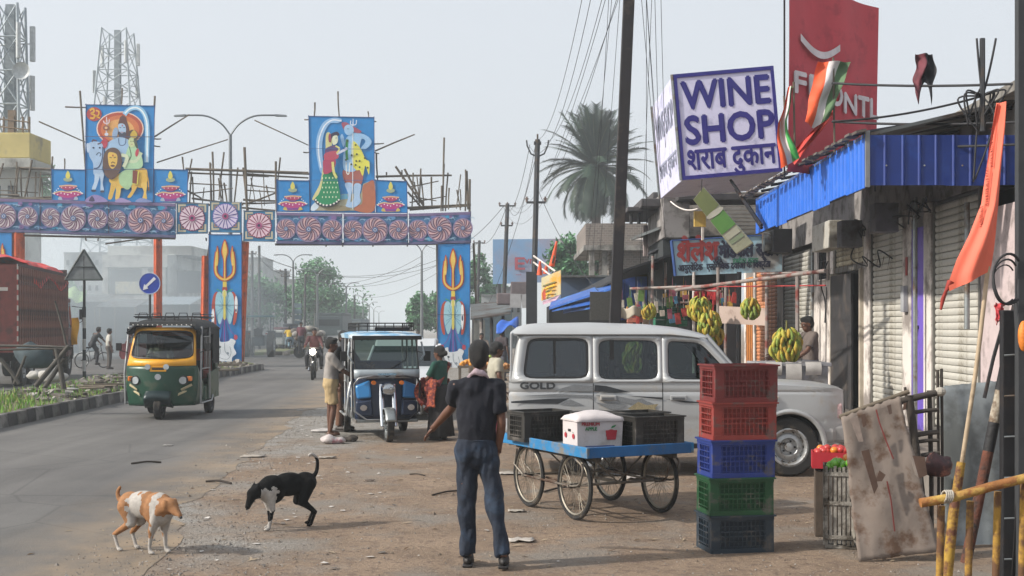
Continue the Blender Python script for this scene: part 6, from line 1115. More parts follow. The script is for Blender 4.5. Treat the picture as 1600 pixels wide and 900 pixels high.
# ---- auto rickshaw
mAG = M('auto_green', '#0c3c2b', .35, .1, var=.1, scale=4, col2='#3c4a3a', amt=.2, s2=5); mAY = M('auto_yellow', '#d99a1e', .4, var=.08, scale=4, col2='#9b6f20', amt=.15); mCANV = M('black_canvas', '#1d1f22', .8, var=.3, scale=8, bump=.5)
def make_auto():
    t = thing('auto_rickshaw', 'green and yellow auto rickshaw with black canvas roof driving on the road', 'auto rickshaw', (-7.0, 26.1, 0), radians(-87.5)); t.scale = (1.03, 1.05, 1.0)
    XF = 2.35
    fr = lambda y, z: XF-.30*(y/.65)**2-.10*abs(z-.7)**1.5+(-.42*max(0, z-1.06))
    hw = lambda z: .60+.05*min(1, (z-.27)/.35)-.06*max(0, z-1.1)
    b = B(); b.grid(lambda u, v: (fr((2*u-1)*hw(.27+v*.78), .27+v*.78), (2*u-1)*hw(.27+v*.78), .27+v*.78), 20, 12)
    for s_ in (-1, 1): b.grid(lambda u, v: (fr(.65, .6)-.02-u*.52, s_*(hw(.27+v*.75)), .27+v*(.78-.38*u)), 8, 8)
    b.out('front_apron', mAG, t, smooth=40, solid=.02)
    # yellow cowl round the windscreen
    b = B(); yo_ = lambda y, z: 0
    q = [(-.635, 1.05), (.635, 1.05), (.56, 1.80), (-.56, 1.80)]; lp = bay(b, q, yo_, [.15, .045, .07, .045], 3)
    T = lambda p: Vector((fr(p[0], p[2])+.004, p[0], p[2])); b.v = [tuple(T(p)) for p in b.v]; lp = [T(p) for p in lp]
    b.out('windscreen_surround', mAY, t, smooth=40, solid=.025)
    c = sum(lp, Vector())/len(lp); b = B(); b.tube([p+Vector((.012, 0, 0)) for p in lp], .016, 6, closed=True); gk = b.out('windscreen', mBLACK, t, smooth=60)
    b = B(); b.face(lp); b.out('pane', mGLASS, gk)
    b = B(); b.tube([(fr(.1, 1.25)+.03, .12, 1.22), (fr(0, 1.4)+.02, -.15, 1.3), (fr(.2, 1.3)+.02, -.33, 1.25)], .008); b.out('wiper', mBLACK, t)
    # small things on the apron
    for s_ in (-1, 1):
        p = Vector((fr(.43, .77), s_*.43, .77)); b = B(); b.mi = 1; b.cyl(p-Vector((.05, 0, 0)), p+Vector((.035, s_*.012, 0)), .105, .09, 20); b.mi = 0; b.cyl(p+Vector((.03, 0, 0)), p+Vector((.052, s_*.01, 0)), .072, n=20); b.out('headlight', [M('lamp_face', '#b9c1c4', .15, .4, bump=0), mBLACK], t, smooth=40)
        b = B(); b.box(p+Vector((-.02, s_*.115, .03)), (.08, .09, .10), RZ(-s_*.4)); b.out('indicator', M('lamp_amber', '#d2701a', .25, bump=0), t, bev=.02)
        p = Vector((fr(.16, 1.03), s_*.17-.02, 1.035)); b = B(); b.cyl(p, p+Vector((.05, 0, 0)), .05, .055, 14); b.out('marker_lamp', M('lamp_face', '#b9c1c4', .15), t, smooth=40)
        b = B(); b.face([(fr(.3, .5)+.006, s_*.36, .52), (fr(.55, .35)+.006, s_*.55, .62), (fr(.55, .35)+.008, s_*.56, .58), (fr(.3, .5)+.006, s_*.35, .47)]); b.face([(fr(.3, .6)+.007, s_*.40, .60), (fr(.55, .5)+.007, s_*.57, .70), (fr(.57, .5)+.007, s_*.58, .66), (fr(.4, .6)+.007, s_*.41, .565)]); b.out('apron_stripe', M('stripe_cream', '#b6a987', .5), t, solid=.012)
    p = Vector((fr(0, .83), .0, .84)); b = B(); b.cyl(p, p+Vector((.02, 0, 0)), .06, n=18); b.out('badge', mCHROME, t, smooth=40)
    b = B(); b.box((fr(0, .98)+.012, 0, 1.0), (.014, .3, .11)); pl = b.out('number_plate', mAY, t, bev=.004)
    b = B(); b.box((fr(0, 1.0)+.021, 0, 1.0), (.004, .22, .05)); b.out('plate_characters', M('plate_ink', '#2b2419', .7, var=.9, scale=60), pl)
    b = B(); b.grid(lambda u, v: (XF-.12+.28*sin(pi*v)*.7+.02, (2*u-1)*.26*(1-.12*v), .28+.34*v-.04*(2*u-1)**2), 10, 8); b.out('front_mudguard', M('mudguard_teal', '#14282b', .35, .2, var=.2), t, smooth=60, solid=.03)
    wheel('wheel', t, (XF-.12, 0, .24), .24, .13, mrim=mDARKSTEEL)
    for s_ in (-1, 1): wheel('wheel', t, (.45, s_*.56, .24), .24, .13, mrim=mDARKSTEEL)
    b = B(); b.tube([(XF-.12, -.1, .24), (XF-.22, -.1, .6)], .03); b.tube([(XF-.12, .1, .24), (XF-.22, .1, .6)], .03); b.out('fork', mDARKSTEEL, t, smooth=60)
    # body tub, rear
    b = B(); b.box((.62, 0, .46), (1.25, 1.28, .3)); b.box((.05, 0, .75), (.12, 1.28, .75)); b.box((1.5, 0, .32), (1.2, 1.22, .08)); b.out('body_tub', mAG, t, bev=.05)
    for s_ in (-1, 1): b = B(); b.grid(lambda u, v: (-.05+u*1.05, s_*(.645), .33+v*(.62-.1*u)), 3, 3); b.grid(lambda u, v: (.02+u*.25, s_*.64, .95+v*.85), 3, 3); b.out('side_panel', mAG, t, solid=.02)
    b = B(); b.box((.55, 0, .82), (.5, 1.15, .16)); b.box((.25, 0, 1.1), (.12, 1.15, .5)); b.box((1.35, 0, .78), (.35, .8, .14)); b.out('seat', M('red_seat', '#6b2a20', .7), t, bev=.05)
    b = B(); b.box((1.12, 0, .95), (.04, 1.15, .35)); b.out('partition', mDARKSTEEL, t)
    b = B(); b.box((1.13, 0, 1.7), (.02, .8, .14)); b.out('orange_valance', mORG, t)
    # canvas roof: sagging skin over hoops
    b = B()
    def roof(u, v):
        x = -.08+u*2.05; y = (2*v-1)*.68; e = abs(2*v-1)
        z = 1.98-.20*e**4-.05*abs(u-.5)**2+.012*sin(u*26)*(1-e)+.01*noise.noise(Vector((x*5, y*5, 1)))-(.07*max(0, (u-.88)/.12))
        return (x, y, z)
    b.grid(roof, 40, 20); b.out('canvas_roof', mCANV, t, smooth=70, solid=.02)
    b = B()
    for s_ in (-1, 1):
        b.grid(lambda u, v: (-.06+u*.62, s_*(.665+.012*sin(u*30)), 1.05+v*.76), 14, 4); b.grid(lambda u, v: (.5+u*1.45, s_*(.668+.01*sin(u*40)), 1.80-v*.12-.03*sin(u*9)**2), 30, 2)
    b.grid(lambda u, v: (-.07+.01*sin(v*20), (2*v-1)*.66, 1.0+u*.8), 4, 16); b.out('canvas_curtain', mCANV, t, smooth=70)
    b = B(); b.grid(lambda u, v: (1.97+.03*u, (2*v-1)*.62, 1.84+.07*(1-u)), 2, 16); b.mi = 1
    for k in range(13): b.sph((2.02, -.54+k*.09, 1.855), .013, 6, 4)
    b.out('visor_trim', [mCANV, M('white_stud', '#c9c7c0', .5)], t)
    # side bars and roof carrier
    for s_ in (-1, 1):
        b = B(); b.tube([(1.95, s_*.70, .30), (1.98, s_*.71, .9), (1.88, s_*.70, 1.25), (1.75, s_*.68, 1.82)], .02); b.tube([(1.95, s_*.7, .3), (.9, s_*.7, .3), (.7, s_*.68, .4)], .018); b.tube([(1.05, s_*.69, .35), (1.05, s_*.69, 1.8)], .018)
        for k in range(4): b.tube([(1.08+.14*k, s_*.69, .98), (1.08+.14*k, s_*.69, 1.62)], .009)
        b.tube([(1.05, s_*.69, 1.62), (1.6, s_*.69, 1.62)], .012); b.tube([(1.05, s_*.69, .98), (1.8, s_*.69, .98)], .014)
        b.out('side_bars', M('bar_grey', '#8e8f90', .4, .6), t, smooth=60)
    b = B()
    for s_ in (-1, 1): b.tube([(.1, s_*.55, 1.99), (1.8, s_*.55, 2.0)], .014); b.tube([(.1, s_*.55, 2.08), (1.85, s_*.55, 2.06)], .010)
    for k in range(5): b.tube([(.15+k*.4, -.6, 2.02), (.15+k*.4, .6, 2.02)], .013); b.tube([(1.85, -.5+k*.25, 1.93), (1.84, -.47+k*.25, 2.09), (1.84, -.33+k*.25, 2.09), (1.85, -.3+k*.25, 1.95)], .009)
    b.out('roof_carrier', mDARKSTEEL, t, smooth=60)
    for s_ in (-1, 1): b = B(); b.box((1.93, s_*.83, 1.42), (.04, .10, .15)); b.tube([(1.93, s_*.66, 1.3), (1.93, s_*.83, 1.36)], .01); b.out('wing_mirror', mBLACK, t, bev=.02)
    b = B(); b.tube([(XF-.45, -.3, 1.1), (XF-.5, 0, 1.14), (XF-.45, .3, 1.1)], .018); b.tube([(XF-.5, 0, 1.14), (XF-.35, 0, .6)], .025); b.out('handlebar', mBLACK, t)
    b = B(); b.box((-.1, -.3, .95), (.03, .5, .14)); b.out('rear_plate', mAY, t)
    return t
make_auto()
# ---- electric rickshaw
mEB = M('rickshaw_blue', '#1f6fa8', .3, .1, var=.08, scale=4, spec=.6); mEW = M('rickshaw_white', '#9aa4aa', .4, var=.06, col2='#8f9290', amt=.2); mED = M('rickshaw_navy', '#12233f', .35, .1, var=.15)
def make_erick():
    t = thing('electric_rickshaw', 'blue and white battery rickshaw with roof rack, standing at the roadside', 'e-rickshaw', (-2.42, 21.3, 0), radians(-77)); t.scale = (1.05, 1.12, .95)
    # front end
    wheel('wheel', t, (2.0, 0, .26), .26, .10, mrim=mGALV, hub=.72)
    for s_ in (-1, 1): wheel('wheel', t, (.12, s_*.44, .26), .26, .10, mrim=mGALV, hub=.72)
    b = B()
    for s_ in (-1, 1): b.tube([(2.0, s_*.09, .26), (1.88, s_*.09, .62), (1.80, s_*.09, .95)], [.032, .04, .03], 10)
    b.out('fork', mCHROME, t, smooth=60)
    b = B(); b.grid(lambda u, v: (2.0+.31*cos(radians(20)+u*radians(130)), (2*v-1)*.075, .26+.31*sin(radians(20)+u*radians(130))-.02*(2*v-1)**2), 14, 4); b.out('front_mudguard', mGALV, t, smooth=60, solid=.02)
    p = Vector((1.93, 0, .88)); b = B(); b.mi = 1; b.sph(p-Vector((.02, 0, 0)), (.08, .11, .11), 18, 10); b.mi = 0; b.cyl(p+Vector((.03, 0, 0)), p+Vector((.07, 0, 0)), .10, .092, 24); b.mi = 2; b.sph(p+Vector((.066, 0, 0)), (.018, .085, .085), 16, 8); b.out('headlight', [mCHROME, mED, mLENS], t, smooth=50)
    b = B(); q = [(1.78, .40), (1.80, 1.08)]
    b.grid(lambda u, v: (1.60+.14*cos((2*v-1)*1.4)-.05*u, (2*v-1)*.44, .34+u*.75), 8, 16); b.out('front_fairing', mED, t, smooth=60, solid=.02)
    for s_ in (-1, 1):
        b = B(); b.prism([(1.70, s_*.22, .72), (1.64, s_*.42, .70), (1.60, s_*.45, .92), (1.66, s_*.24, 1.02)], (.10, 0, 0)); b.out('leg_shield', mEB, t, bev=.03)
        b = B(); b.prism([(1.70, s_*.20, .42), (1.64, s_*.44, .40), (1.62, s_*.45, .66), (1.68, s_*.22, .70)], (.11, 0, 0)); b.out('lower_fairing', mED, t, bev=.03)
        b = B(); b.cyl((1.77, s_*.34, .56), (1.82, s_*.34, .56), .05, n=16); b.out('fog_lamp', mCHROME, t, smooth=40)
        b = B(); b.tube([(1.72, s_*.10, 1.08), (1.92, s_*.2, 1.10), (1.94, s_*.42, 1.06), (1.80, s_*.47, .96), (1.78, s_*.46, .5), (1.85, s_*.3, .36), (1.86, 0, .36)], .016, 7); b.out('crash_guard', M('bar_grey', '#8e8f90', .4, .6) if s_ < 0 else mDARKSTEEL, t, smooth=60)
        b = B(); b.cyl((1.82, s_*.2, .98), (1.86, s_*.2, .98), .035, n=10); b.out('indicator', M('lamp_amber', '#d2701a', .25), t)
    b = B(); b.tube([(1.66, -.36, 1.10), (1.76, -.15, 1.14), (1.78, 0, 1.08), (1.76, .15, 1.14), (1.66, .36, 1.10)], .017); b.out('handlebar', mBLACK, t, smooth=60)
    b = B(); b.box((1.5, 0, .33), (.5, .9, .05)); b.box((.55, 0, .40), (1.5, .92, .14)); b.out('floor', mGALV, t, bev=.01)
    # windscreen & white band
    b = B(); Q = [(1.74, -.46, 1.20), (1.74, .46, 1.20), (1.52, .45, 1.72), (1.52, -.45, 1.72)]; b.tube([*Q], .02, 6, closed=True); ws = b.out('windscreen', mBLACK, t, smooth=60); b = B(); b.face(Q); b.out('pane', mGLASS, ws)
    b = B(); b.grid(lambda u, v: (1.75+.03*cos((2*v-1)*1.5), (2*v-1)*.47, 1.05+u*.15), 2, 10); cw = b.out('cowl_band', mEW, t, smooth=60, solid=.02)
    b = B(); b.box((1.79, 0, 1.12), (.004, .26, .03)); b.out('band_lettering', M('faded_ink', '#7fa0b4', .6, var=.6, scale=60), cw)
    b = B(); b.tube([(1.76, .05, 1.22), (1.70, .28, 1.36), (1.64, .30, 1.5)], .007); b.out('wiper', mBLACK, t)
    # roof
    b = B(); rr = []
    for x, dz in ((-.25, -.03), (-.2, .02), (.6, .05), (1.4, .03), (1.72, -.02), (1.78, -.05)):
        rr.append([Vector((x, y*.52*(1 if dz > -.04 else .97), 1.76+dz+.05*(1-abs(y)**3))) for y in (-1, -.8, -.4, 0, .4, .8, 1)]+[Vector((x, .50, 1.72)), Vector((x, 0, 1.715)), Vector((x, -.50, 1.72))])
    b.loft(rr); b.out('roof', M('roof_blue', '#5f9cc4', .4, var=.1, col2='#bfcbd2', amt=.45, s2=2), t, smooth=50)
    b = B(); b.box((1.775, 0, 1.735), (.05, 1.0, .07)); b.out('roof_front_trim', mBLACK, t, bev=.015)
    b = B()
    for z in (1.86, 1.93, 1.98): b.tube([(.3, -.42, z), (1.45, -.42, z), (1.5, -.38, z), (1.5, .38, z), (1.45, .42, z), (.3, .42, z)], .011, 6)
    for k in range(7): b.tube([(1.5, -.38+k*.127, 1.84), (1.5, -.38+k*.127, 1.98)], .008); b.tube([(.3+k*.19, -.42, 1.84), (.3+k*.19, -.42, 1.98)], .008); b.tube([(.3+k*.19, .42, 1.84), (.3+k*.19, .42, 1.98)], .008)
    b.out('roof_rack', mBLACK, t, smooth=60)
    b = B(); b.box((1.53, .1, 1.88), (.05, .5, .07)); b.out('light_bar', mDARKSTEEL, t, bev=.01)
    # posts and rails
    for s_ in (-1, 1):
        b = B()
        for x in (1.45, .95, .35, -.2): b.tube([(x, s_*.47, .42), (x, s_*.48, 1.2), (x, s_*.47, 1.74)], .016)
        b.tube([(1.4, s_*.48, .72), (.95, s_*.49, .74), (.9, s_*.49, .95), (.4, s_*.49, .95)], .015); b.tube([(1.3, s_*.55, .40), (.4, s_*.55, .40)], .02); b.tube([(.95, s_*.48, 1.15), (.35, s_*.48, 1.15)], .013); b.tube([(1.5, s_*.49, .98), (1.58, s_*.53, .80), (1.45, s_*.55, .42)], .02)
        for k in range(4): b.tube([(.45+.12*k, s_*.485, .95), (.45+.12*k, s_*.485, 1.15)], .009)
        b.out('side_rails', M('rail_pale', '#b4b6b6', .4, .5), t, smooth=60)
    b = B(); b.box((.15, 0, .72), (.45, .9, .18)); b.box((-.12, 0, 1.02), (.12, .9, .55)); b.box((1.05, 0, .72), (.35, .9, .16)); b.out('seat', M('seat_blue', '#18365e', .6), t, bev=.04)
    b = B(); b.box((.05, 0, .5), (.6, .94, .3)); b.box((-.22, 0, .8), (.04, .94, .8)); b.out('rear_body', mEB, t, bev=.03)
    b = B()
    for s_ in (-1,): b.grid(lambda u, v: (-.15+u*.5, s_*(.5+.015*sin(u*25)), 1.15+v*.55), 12, 3)
    b.out('side_curtain', M('curtain_dark', '#23262c', .8), t, smooth=60)
    for s_ in (-1, 1): b = B(); b.box((1.62, s_*.60, 1.42), (.03, .10, .17)); b.tube([(1.62, s_*.46, 1.5), (1.62, s_*.60, 1.46)], .008); b.out('wing_mirror', mBLACK, t, bev=.02)
    for s_ in (-1, 1): b = B(); b.tube([(1.63, s_*.47, 1.3), (1.69, s_*.55, 1.45), (1.58, s_*.52, 1.66)], .014); b.out('grab_handle', mEW, t, smooth=60)
    return t
make_erick()
# ---- white car behind it
def make_car(label, loc, rz, paint_, L_=3.9, W_=1.62, H=1.50):
    t = thing('parked_car', label, 'car', loc, rz); h = W_/2
    P = [(0, .75), (.05, .95), (.35, 1.0), (.55, 1.42), (.9, H), (2.0, H), (2.35, 1.42), (2.95, 1.02), (3.6, .90), (3.85, .78), (3.9, .5), (3.85, .25), (.1, .25), (0, .4)]
    k = L_/3.9; P = [(x*k, z) for x, z in P]
    b = B(); low = [(x*k, z) for x, z in [(0, .75), (.05, .95), (.35, 1.0), (2.95, 1.02), (3.35, .95), (3.65, .88), (3.85, .74), (3.9, .5), (3.85, .25), (.1, .25), (0, .4)]]
    rings = []
    for s_, q in ((-1, .97), (-1, 1), (-.6, 1.012), (0, 1.02), (.6, 1.012), (1, 1), (1, .97)):
        f = .985 if q == .97 else 1; y = s_*(h if q != .97 else h+.0)
        cx, cz = 1.95*k, .6; rings.append([Vector((cx+(x-cx)*q*(1 if abs(s_) < 1 else .97), y, cz+(z-cz)*(q if q > 1 else f))) for x, z in low])
    b.loft(rings); b.out('body', paint_, t, smooth=35, bev=.03)
    b = B(); b.prism([(.6*k, -h*.80, 1.40), (2.3*k, -h*.80, 1.40), (2.05*k, -h*.78, H), (.85*k, -h*.78, H)], (0, h*1.58, 0)); b.out('roof', paint_, t, bev=.05)
    b = B(); b.grid(lambda u, v: ((2.32+.62*u)*k+.06*(1-(2*v-1)**2), (2*v-1)*(h*.78+u*h*.14), 1.42-u*.40), 5, 10); b.out('windscreen', mGLASSD, t, smooth=60)
    b = B(); b.face([(.56*k, -h*.78, 1.42), (.56*k, h*.78, 1.42), (.33*k, h*.9, 1.0), (.33*k, -h*.9, 1.0)]); b.out('rear_glass', mGLASSD, t)
    for s_ in (-1, 1):
        b = B(); b.face([(.42*k, s_*h*.94, 1.0), (2.85*k, s_*h*.94, 1.01), (2.28*k, s_*h*.81, 1.41), (.66*k, s_*h*.81, 1.41)]); w_ = b.out('side_window', mGLASSD, t)
        b = B(); b.tube([(2.95*k, s_*h*.93, 1.02), (2.32*k, s_*h*.80, 1.42)], .03); b.tube([(1.6*k, s_*h*.95, 1.0), (1.6*k, s_*h*.82, 1.42)], .025); b.tube([(.35*k, s_*h*.93, 1.0), (.58*k, s_*h*.8, 1.42)], .05); b.out('pillar', paint_, t, smooth=60)
        b = B(); b.box((3.78*k, s_*h*.72, .76), (.12, .3, .14), RZ(-s_*.3)); b.out('headlight', mLENS, t, bev=.03)
        b = B(); b.box((.03, s_*h*.75, .82), (.08, .2, .22)); b.out('tail_light', M('lamp_tail', '#8c1a16', .25), t, bev=.02)
        b = B(); b.box((2.72*k, s_*(h+.08), 1.05), (.08, .16, .12)); b.out('wing_mirror', paint_, t, bev=.03)
        for x in (.75*k, 3.15*k): wheel('wheel', t, (x, s_*(h-.09), .29), .29, .18)
    b = B(); b.box((3.87*k, 0, .62), (.06, 1.0, .12)); b.box((3.88*k, 0, .38), (.06, 1.2, .14)); b.out('grille', mBLACK, t, bev=.01)
    b = B(); b.box((3.93*k, 0, .48), (.02, .46, .11)); b.out('number_plate', M('plate_white', '#c9c9c4', .5), t)
    b = B(); b.box((1.4*k, 0, .75), (2.2, 1.3, .5)); b.out('seats', mINT, t, bev=.1)
    return t
make_car('white car facing the camera half hidden behind the battery rickshaw', (-2.28, 27.4, 0), radians(-88), M('white_paint', '#b9bdc0', .3, var=.03, bump=0, spec=.6), H=1.56)
make_car('dark red car beyond the median, behind the goods truck', (-18.6, 58, 0), radians(5), M('red_paint', '#5e1a1c', .35, bump=0), H=1.5)
# ---- goods truck on the opposite road
def make_truck():
    t = thing('goods_truck', 'red-brown goods truck with ribbed cargo body and a red tarpaulin, across the median', 'truck', (-15.6, 35.2, 0), radians(100.5))
    mT = M('truck_oxide', '#4f322d', .8, var=.2, scale=2, col2='#463631', amt=.45, s2=1.2); mTd = M('truck_dark', '#3d2a28', .75)
    L_, h, z0, z1 = 8.2, 1.2, 1.05, 3.62
    b = B(); b.box((L_/2, 0, z0+.06), (L_, 2.4, .12)); b.out('cargo_floor', mTd, t)
    for s_ in (-1, 1):
        b = B(); b.box((L_/2, s_*(h-.04), (z0+z1)/2), (L_, .04, z1-z0)); sd_ = b.out('cargo_side', mT, t)
        me = B().box((0, 0, 0), (.12, .13, z1-z0-.1)).data('rib', M('truck_rib', '#7d5348', .75, var=.25, scale=3, col2='#4a3832', amt=.4))
        for k in range(26): obj('rib', me, sd_, loc=(.18+k*.315, s_*h, (z0+z1)/2), bev=.02)
        b = B(); [b.box((L_/2, s_*(h+.02), z), (L_, .05, .10)) for z in (z0+.05, 3.1, z1)]; b.out('rail', mTd, sd_)
    b = B(); b.box((.02, 0, (z0+z1)/2), (.05, 2.4, z1-z0)); b.out('tail_board', M('truck_red', '#6d302a', .7, var=.15, col2='#4b2a26', amt=.3), t)
    b = B()
    for k in range(17):
        b.mi = k % 2
        for s_ in (-1, 1): b.box((.04, s_*(h+.012), z0+.1+.15*k), (.09, .03, .15))
    b.out('reflective_strip', [M('tape_white', '#b9b3ab', .5), M('tape_red', '#8c2a22', .5)], t)
    b = B(); text_mesh(b, 'GOODS', .3, (-.012, -.9, 2.9), (0, 1, 0), (0, 0, 1), (-1, 0, 0), bold=.008) if 0 else b.box((-.01, -.5, 2.9), (.01, .9, .1)); b.box((-.01, .3, 1.6), (.01, 1.2, .1)); b.out('tail_board_trim', M('tape_white', '#b9b3ab', .5), t)
    b = B(); b.box((L_-.04, 0, (z0+z1)/2+.1), (.08, 2.4, z1-z0+.2)); b.out('headboard', mT, t)
    b = B(); b.grid(lambda u, v: (2.2+u*6.0, (2*v-1)*1.26, 3.70+.34*sin(pi*v)*(.7+.3*sin(u*9))+.09*noise.noise(Vector((u*9, v*5, 0)))-(.55*max(0, abs(2*v-1)-.88)/.12*(.6+.6*sin(u*5+1)**2))), 40, 24); b.out('tarpaulin', M('red_tarpaulin', '#c8352e', .6, var=.25, scale=3, col2='#7b5a6a', amt=.25), t, smooth=60, solid=.02)
    mC = M('truck_cab', '#5c3a36', .5, var=.15, col2='#332a2a', amt=.4)
    b = B(); x0 = L_+.15; b.hexa([(x0, -1.15, .75), (x0+1.65, -1.12, .75), (x0+1.65, 1.12, .75), (x0, 1.15, .75)], [(x0, -1.15, 1.75), (x0+1.65, -1.12, 1.75), (x0+1.65, 1.12, 1.75), (x0, 1.15, 1.75)]); b.box((x0+.75, 0, 2.75), (1.5, 2.1, .14)); b.box((x0+.04, 0, 2.2), (.1, 2.2, 1.1))
    for s_ in (-1, 1): b.tube([(x0+1.6, s_*1.05, 1.7), (x0+1.4, s_*1.0, 2.7)], .05); b.tube([(x0+.75, s_*1.1, 1.7), (x0+.75, s_*1.03, 2.7)], .04)
    b.out('cab', mC, t, bev=.04)
    b = B(); b.face([(x0+1.64, -1.05, 1.75), (x0+1.64, 1.05, 1.75), (x0+1.46, 1.0, 2.68), (x0+1.46, -1.0, 2.68)]); b.out('windscreen', mGLASSD, t)
    for s_ in (-1, 1):
        b = B(); b.face([(x0+.1, s_*1.13, 1.75), (x0+1.58, s_*1.1, 1.75), (x0+1.4, s_*1.04, 2.68), (x0+.1, s_*1.05, 2.68)]); b.out('side_window', mGLASSD, t)
        b = B(); b.box((x0+1.75, s_*1.42, 2.25), (.05, .2, .38)); b.tube([(x0+1.6, s_*1.08, 2.55), (x0+1.8, s_*1.42, 2.5), (x0+1.8, s_*1.42, 2.0), (x0+1.65, s_*1.12, 1.8)], .016); b.out('wing_mirror', mBLACK, t)
        b = B(); b.grid(lambda u, v: (x0+.25+.58*(1-cos(u*pi))*1.0, s_*(1.0+.17*v), .72+.62*sin(u*pi)), 12, 2); b.out('mudguard', mC, t, solid=.03, smooth=50)
        for x in (1.4, 2.5): wheel('wheel', t, (x, s_*.98, .5), .5, .30, hub=.5)
        wheel('wheel', t, (x0+.85, s_*1.0, .5), .5, .26, hub=.5)
    b = B(); b.box((x0+1.7, 0, .75), (.16, 2.2, .32)); b.out('bumper', mDARKSTEEL, t, bev=.03)
    b = B(); [b.box((4.5, y, .85), (9, .1, .25)) for y in (-.4, .4)]; b.box((4.4, -1.0, .7), (1.2, .4, .5)); b.out('chassis', mTd, t)
make_truck()
# ---- tractor with trailer hood, seen from behind
def make_tractor():
    t = thing('tractor', 'old tractor with a canopy seen from behind beyond the median end', 'tractor', (-14.8, 71, 0), radians(95)); mm = M('tractor_body', '#39464c', .7, var=.2)
    for s_ in (-1, 1): wheel('wheel', t, (0, s_*.72, .72), .72, .40, hub=.5); wheel('wheel', t, (2.0, s_*.6, .38), .38, .18, hub=.5)
    b = B(); b.box((1.3, 0, .95), (1.9, .6, .6)); b.box((-.1, 0, .9), (.7, .7, .5)); [b.box((0, s_*.72, 1.5), (1.0, .45, .06)) for s_ in (-1, 1)]; [b.box((.45, s_*.72, 1.25), (.06, .45, .5), RY(-.4)) for s_ in (-1, 1)]; b.out('body', mm, t, bev=.05)
    b = B(); [b.tube([(x, s_*.75, 1.4), (x, s_*.75, 2.3)], .03) for x in (-.4, .9) for s_ in (-1, 1)]; b.out('canopy_posts', mm, t)
    b = B(); b.box((.25, 0, 2.36), (1.7, 1.8, .10)); b.out('canopy', M('canopy_teal', '#3f6f74', .6), t, bev=.04)
    b = B(); b.box((0, 0, 1.25), (.4, .5, .1)); b.box((-.2, 0, 1.45), (.08, .5, .4)); b.out('seat', mSEAT, t, bev=.03)
    b = B(); b.torus((.6, 0, 1.55), (-.7, 0, .7), .2, .02); b.out('steering_wheel', mBLACK, t)
    b = B(); b.box((-.42, -.5, 1.35), (.05, .1, .06)); b.box((-.42, .5, 1.35), (.05, .1, .06)); b.out('tail_light', M('lamp_tail', '#8c1a16', .25), t)
make_tractor()
# ---- motorcycles
def make_bike(label, loc, rz, on=False, colr='#2b2c30', big=1.0):
    t = thing('motorcycle', label, 'motorcycle', loc, rz, None); mm = M('bike_'+colr[1:], colr, .35, .2)
    for x in (0, 1.28): wheel('wheel', t, (x, 0, .30), .30, .09, rim='spoke', mrim=mDARKSTEEL, hub=.78)
    b = B(); b.tube([(1.28, -.09, .30), (1.05, -.09, .95)], .025); b.tube([(1.28, .09, .30), (1.05, .09, .95)], .025); b.tube([(0, -.1, .3), (.5, -.1, .45)], .02); b.tube([(0, .1, .3), (.5, .1, .45)], .02); b.tube([(.98, 0, .8), (.55, 0, .35), (.4, 0, .5), (.3, 0, .75)], .03); b.out('frame', mDARKSTEEL, t, smooth=60)
    b = B(); b.box((.55, 0, .45), (.35, .28, .35)); b.out('engine', mGALV, t, bev=.05)
    b = B(); b.sph((.75, 0, .85), (.27, .15, .14), 12, 8); b.out('fuel_tank', mm, t, smooth=60)
    b = B(); b.box((.15, 0, .84), (.75, .26, .12)); b.out('seat', mSEAT, t, bev=.05)
    b = B(); b.tube([(.92, -.36, 1.05), (1.02, -.2, 1.08), (1.02, .2, 1.08), (.92, .36, 1.05)], .016); [b.tube([(1.0, s_*.28, 1.07), (1.02, s_*.36, 1.26)], .007) for s_ in (-1, 1)]; [b.box((1.02, s_*.38, 1.28), (.02, .12, .08)) for s_ in (-1, 1)]; b.out('handlebar', mBLACK, t)
    b = B(); b.sph((1.12, 0, .95), (.08, .10, .10), 14, 8); b.out('headlight', M('lamp_lit', '#fff6e0', .3, emit=60, bump=0) if on else mCHROME, t, smooth=60)
    b = B(); b.grid(lambda u, v: (1.28+.34*cos(.5+u*1.7), (2*v-1)*.06, .30+.34*sin(.5+u*1.7)), 8, 2); b.grid(lambda u, v: (.34*cos(1.0+u*2.0), (2*v-1)*.07, .32+.36*sin(1.0+u*2.0)), 8, 2); b.out('mudguard', mm, t, solid=.01, smooth=60)
    b = B(); b.tube([(.6, -.16, .3), (.1, -.2, .28), (-.3, -.2, .34)], [.025, .04, .045], 8); b.out('exhaust', mCHROME, t, smooth=60)
    return t
make_bike('motorcycle with lit headlamp coming along the road towards the battery rickshaw', (-6.85, 42.2, 0), radians(-84), True)
make_bike('motorcycle ridden by the person in the yellow shirt, going away', (-15.4, 84, 0), radians(98), False, '#54707c')
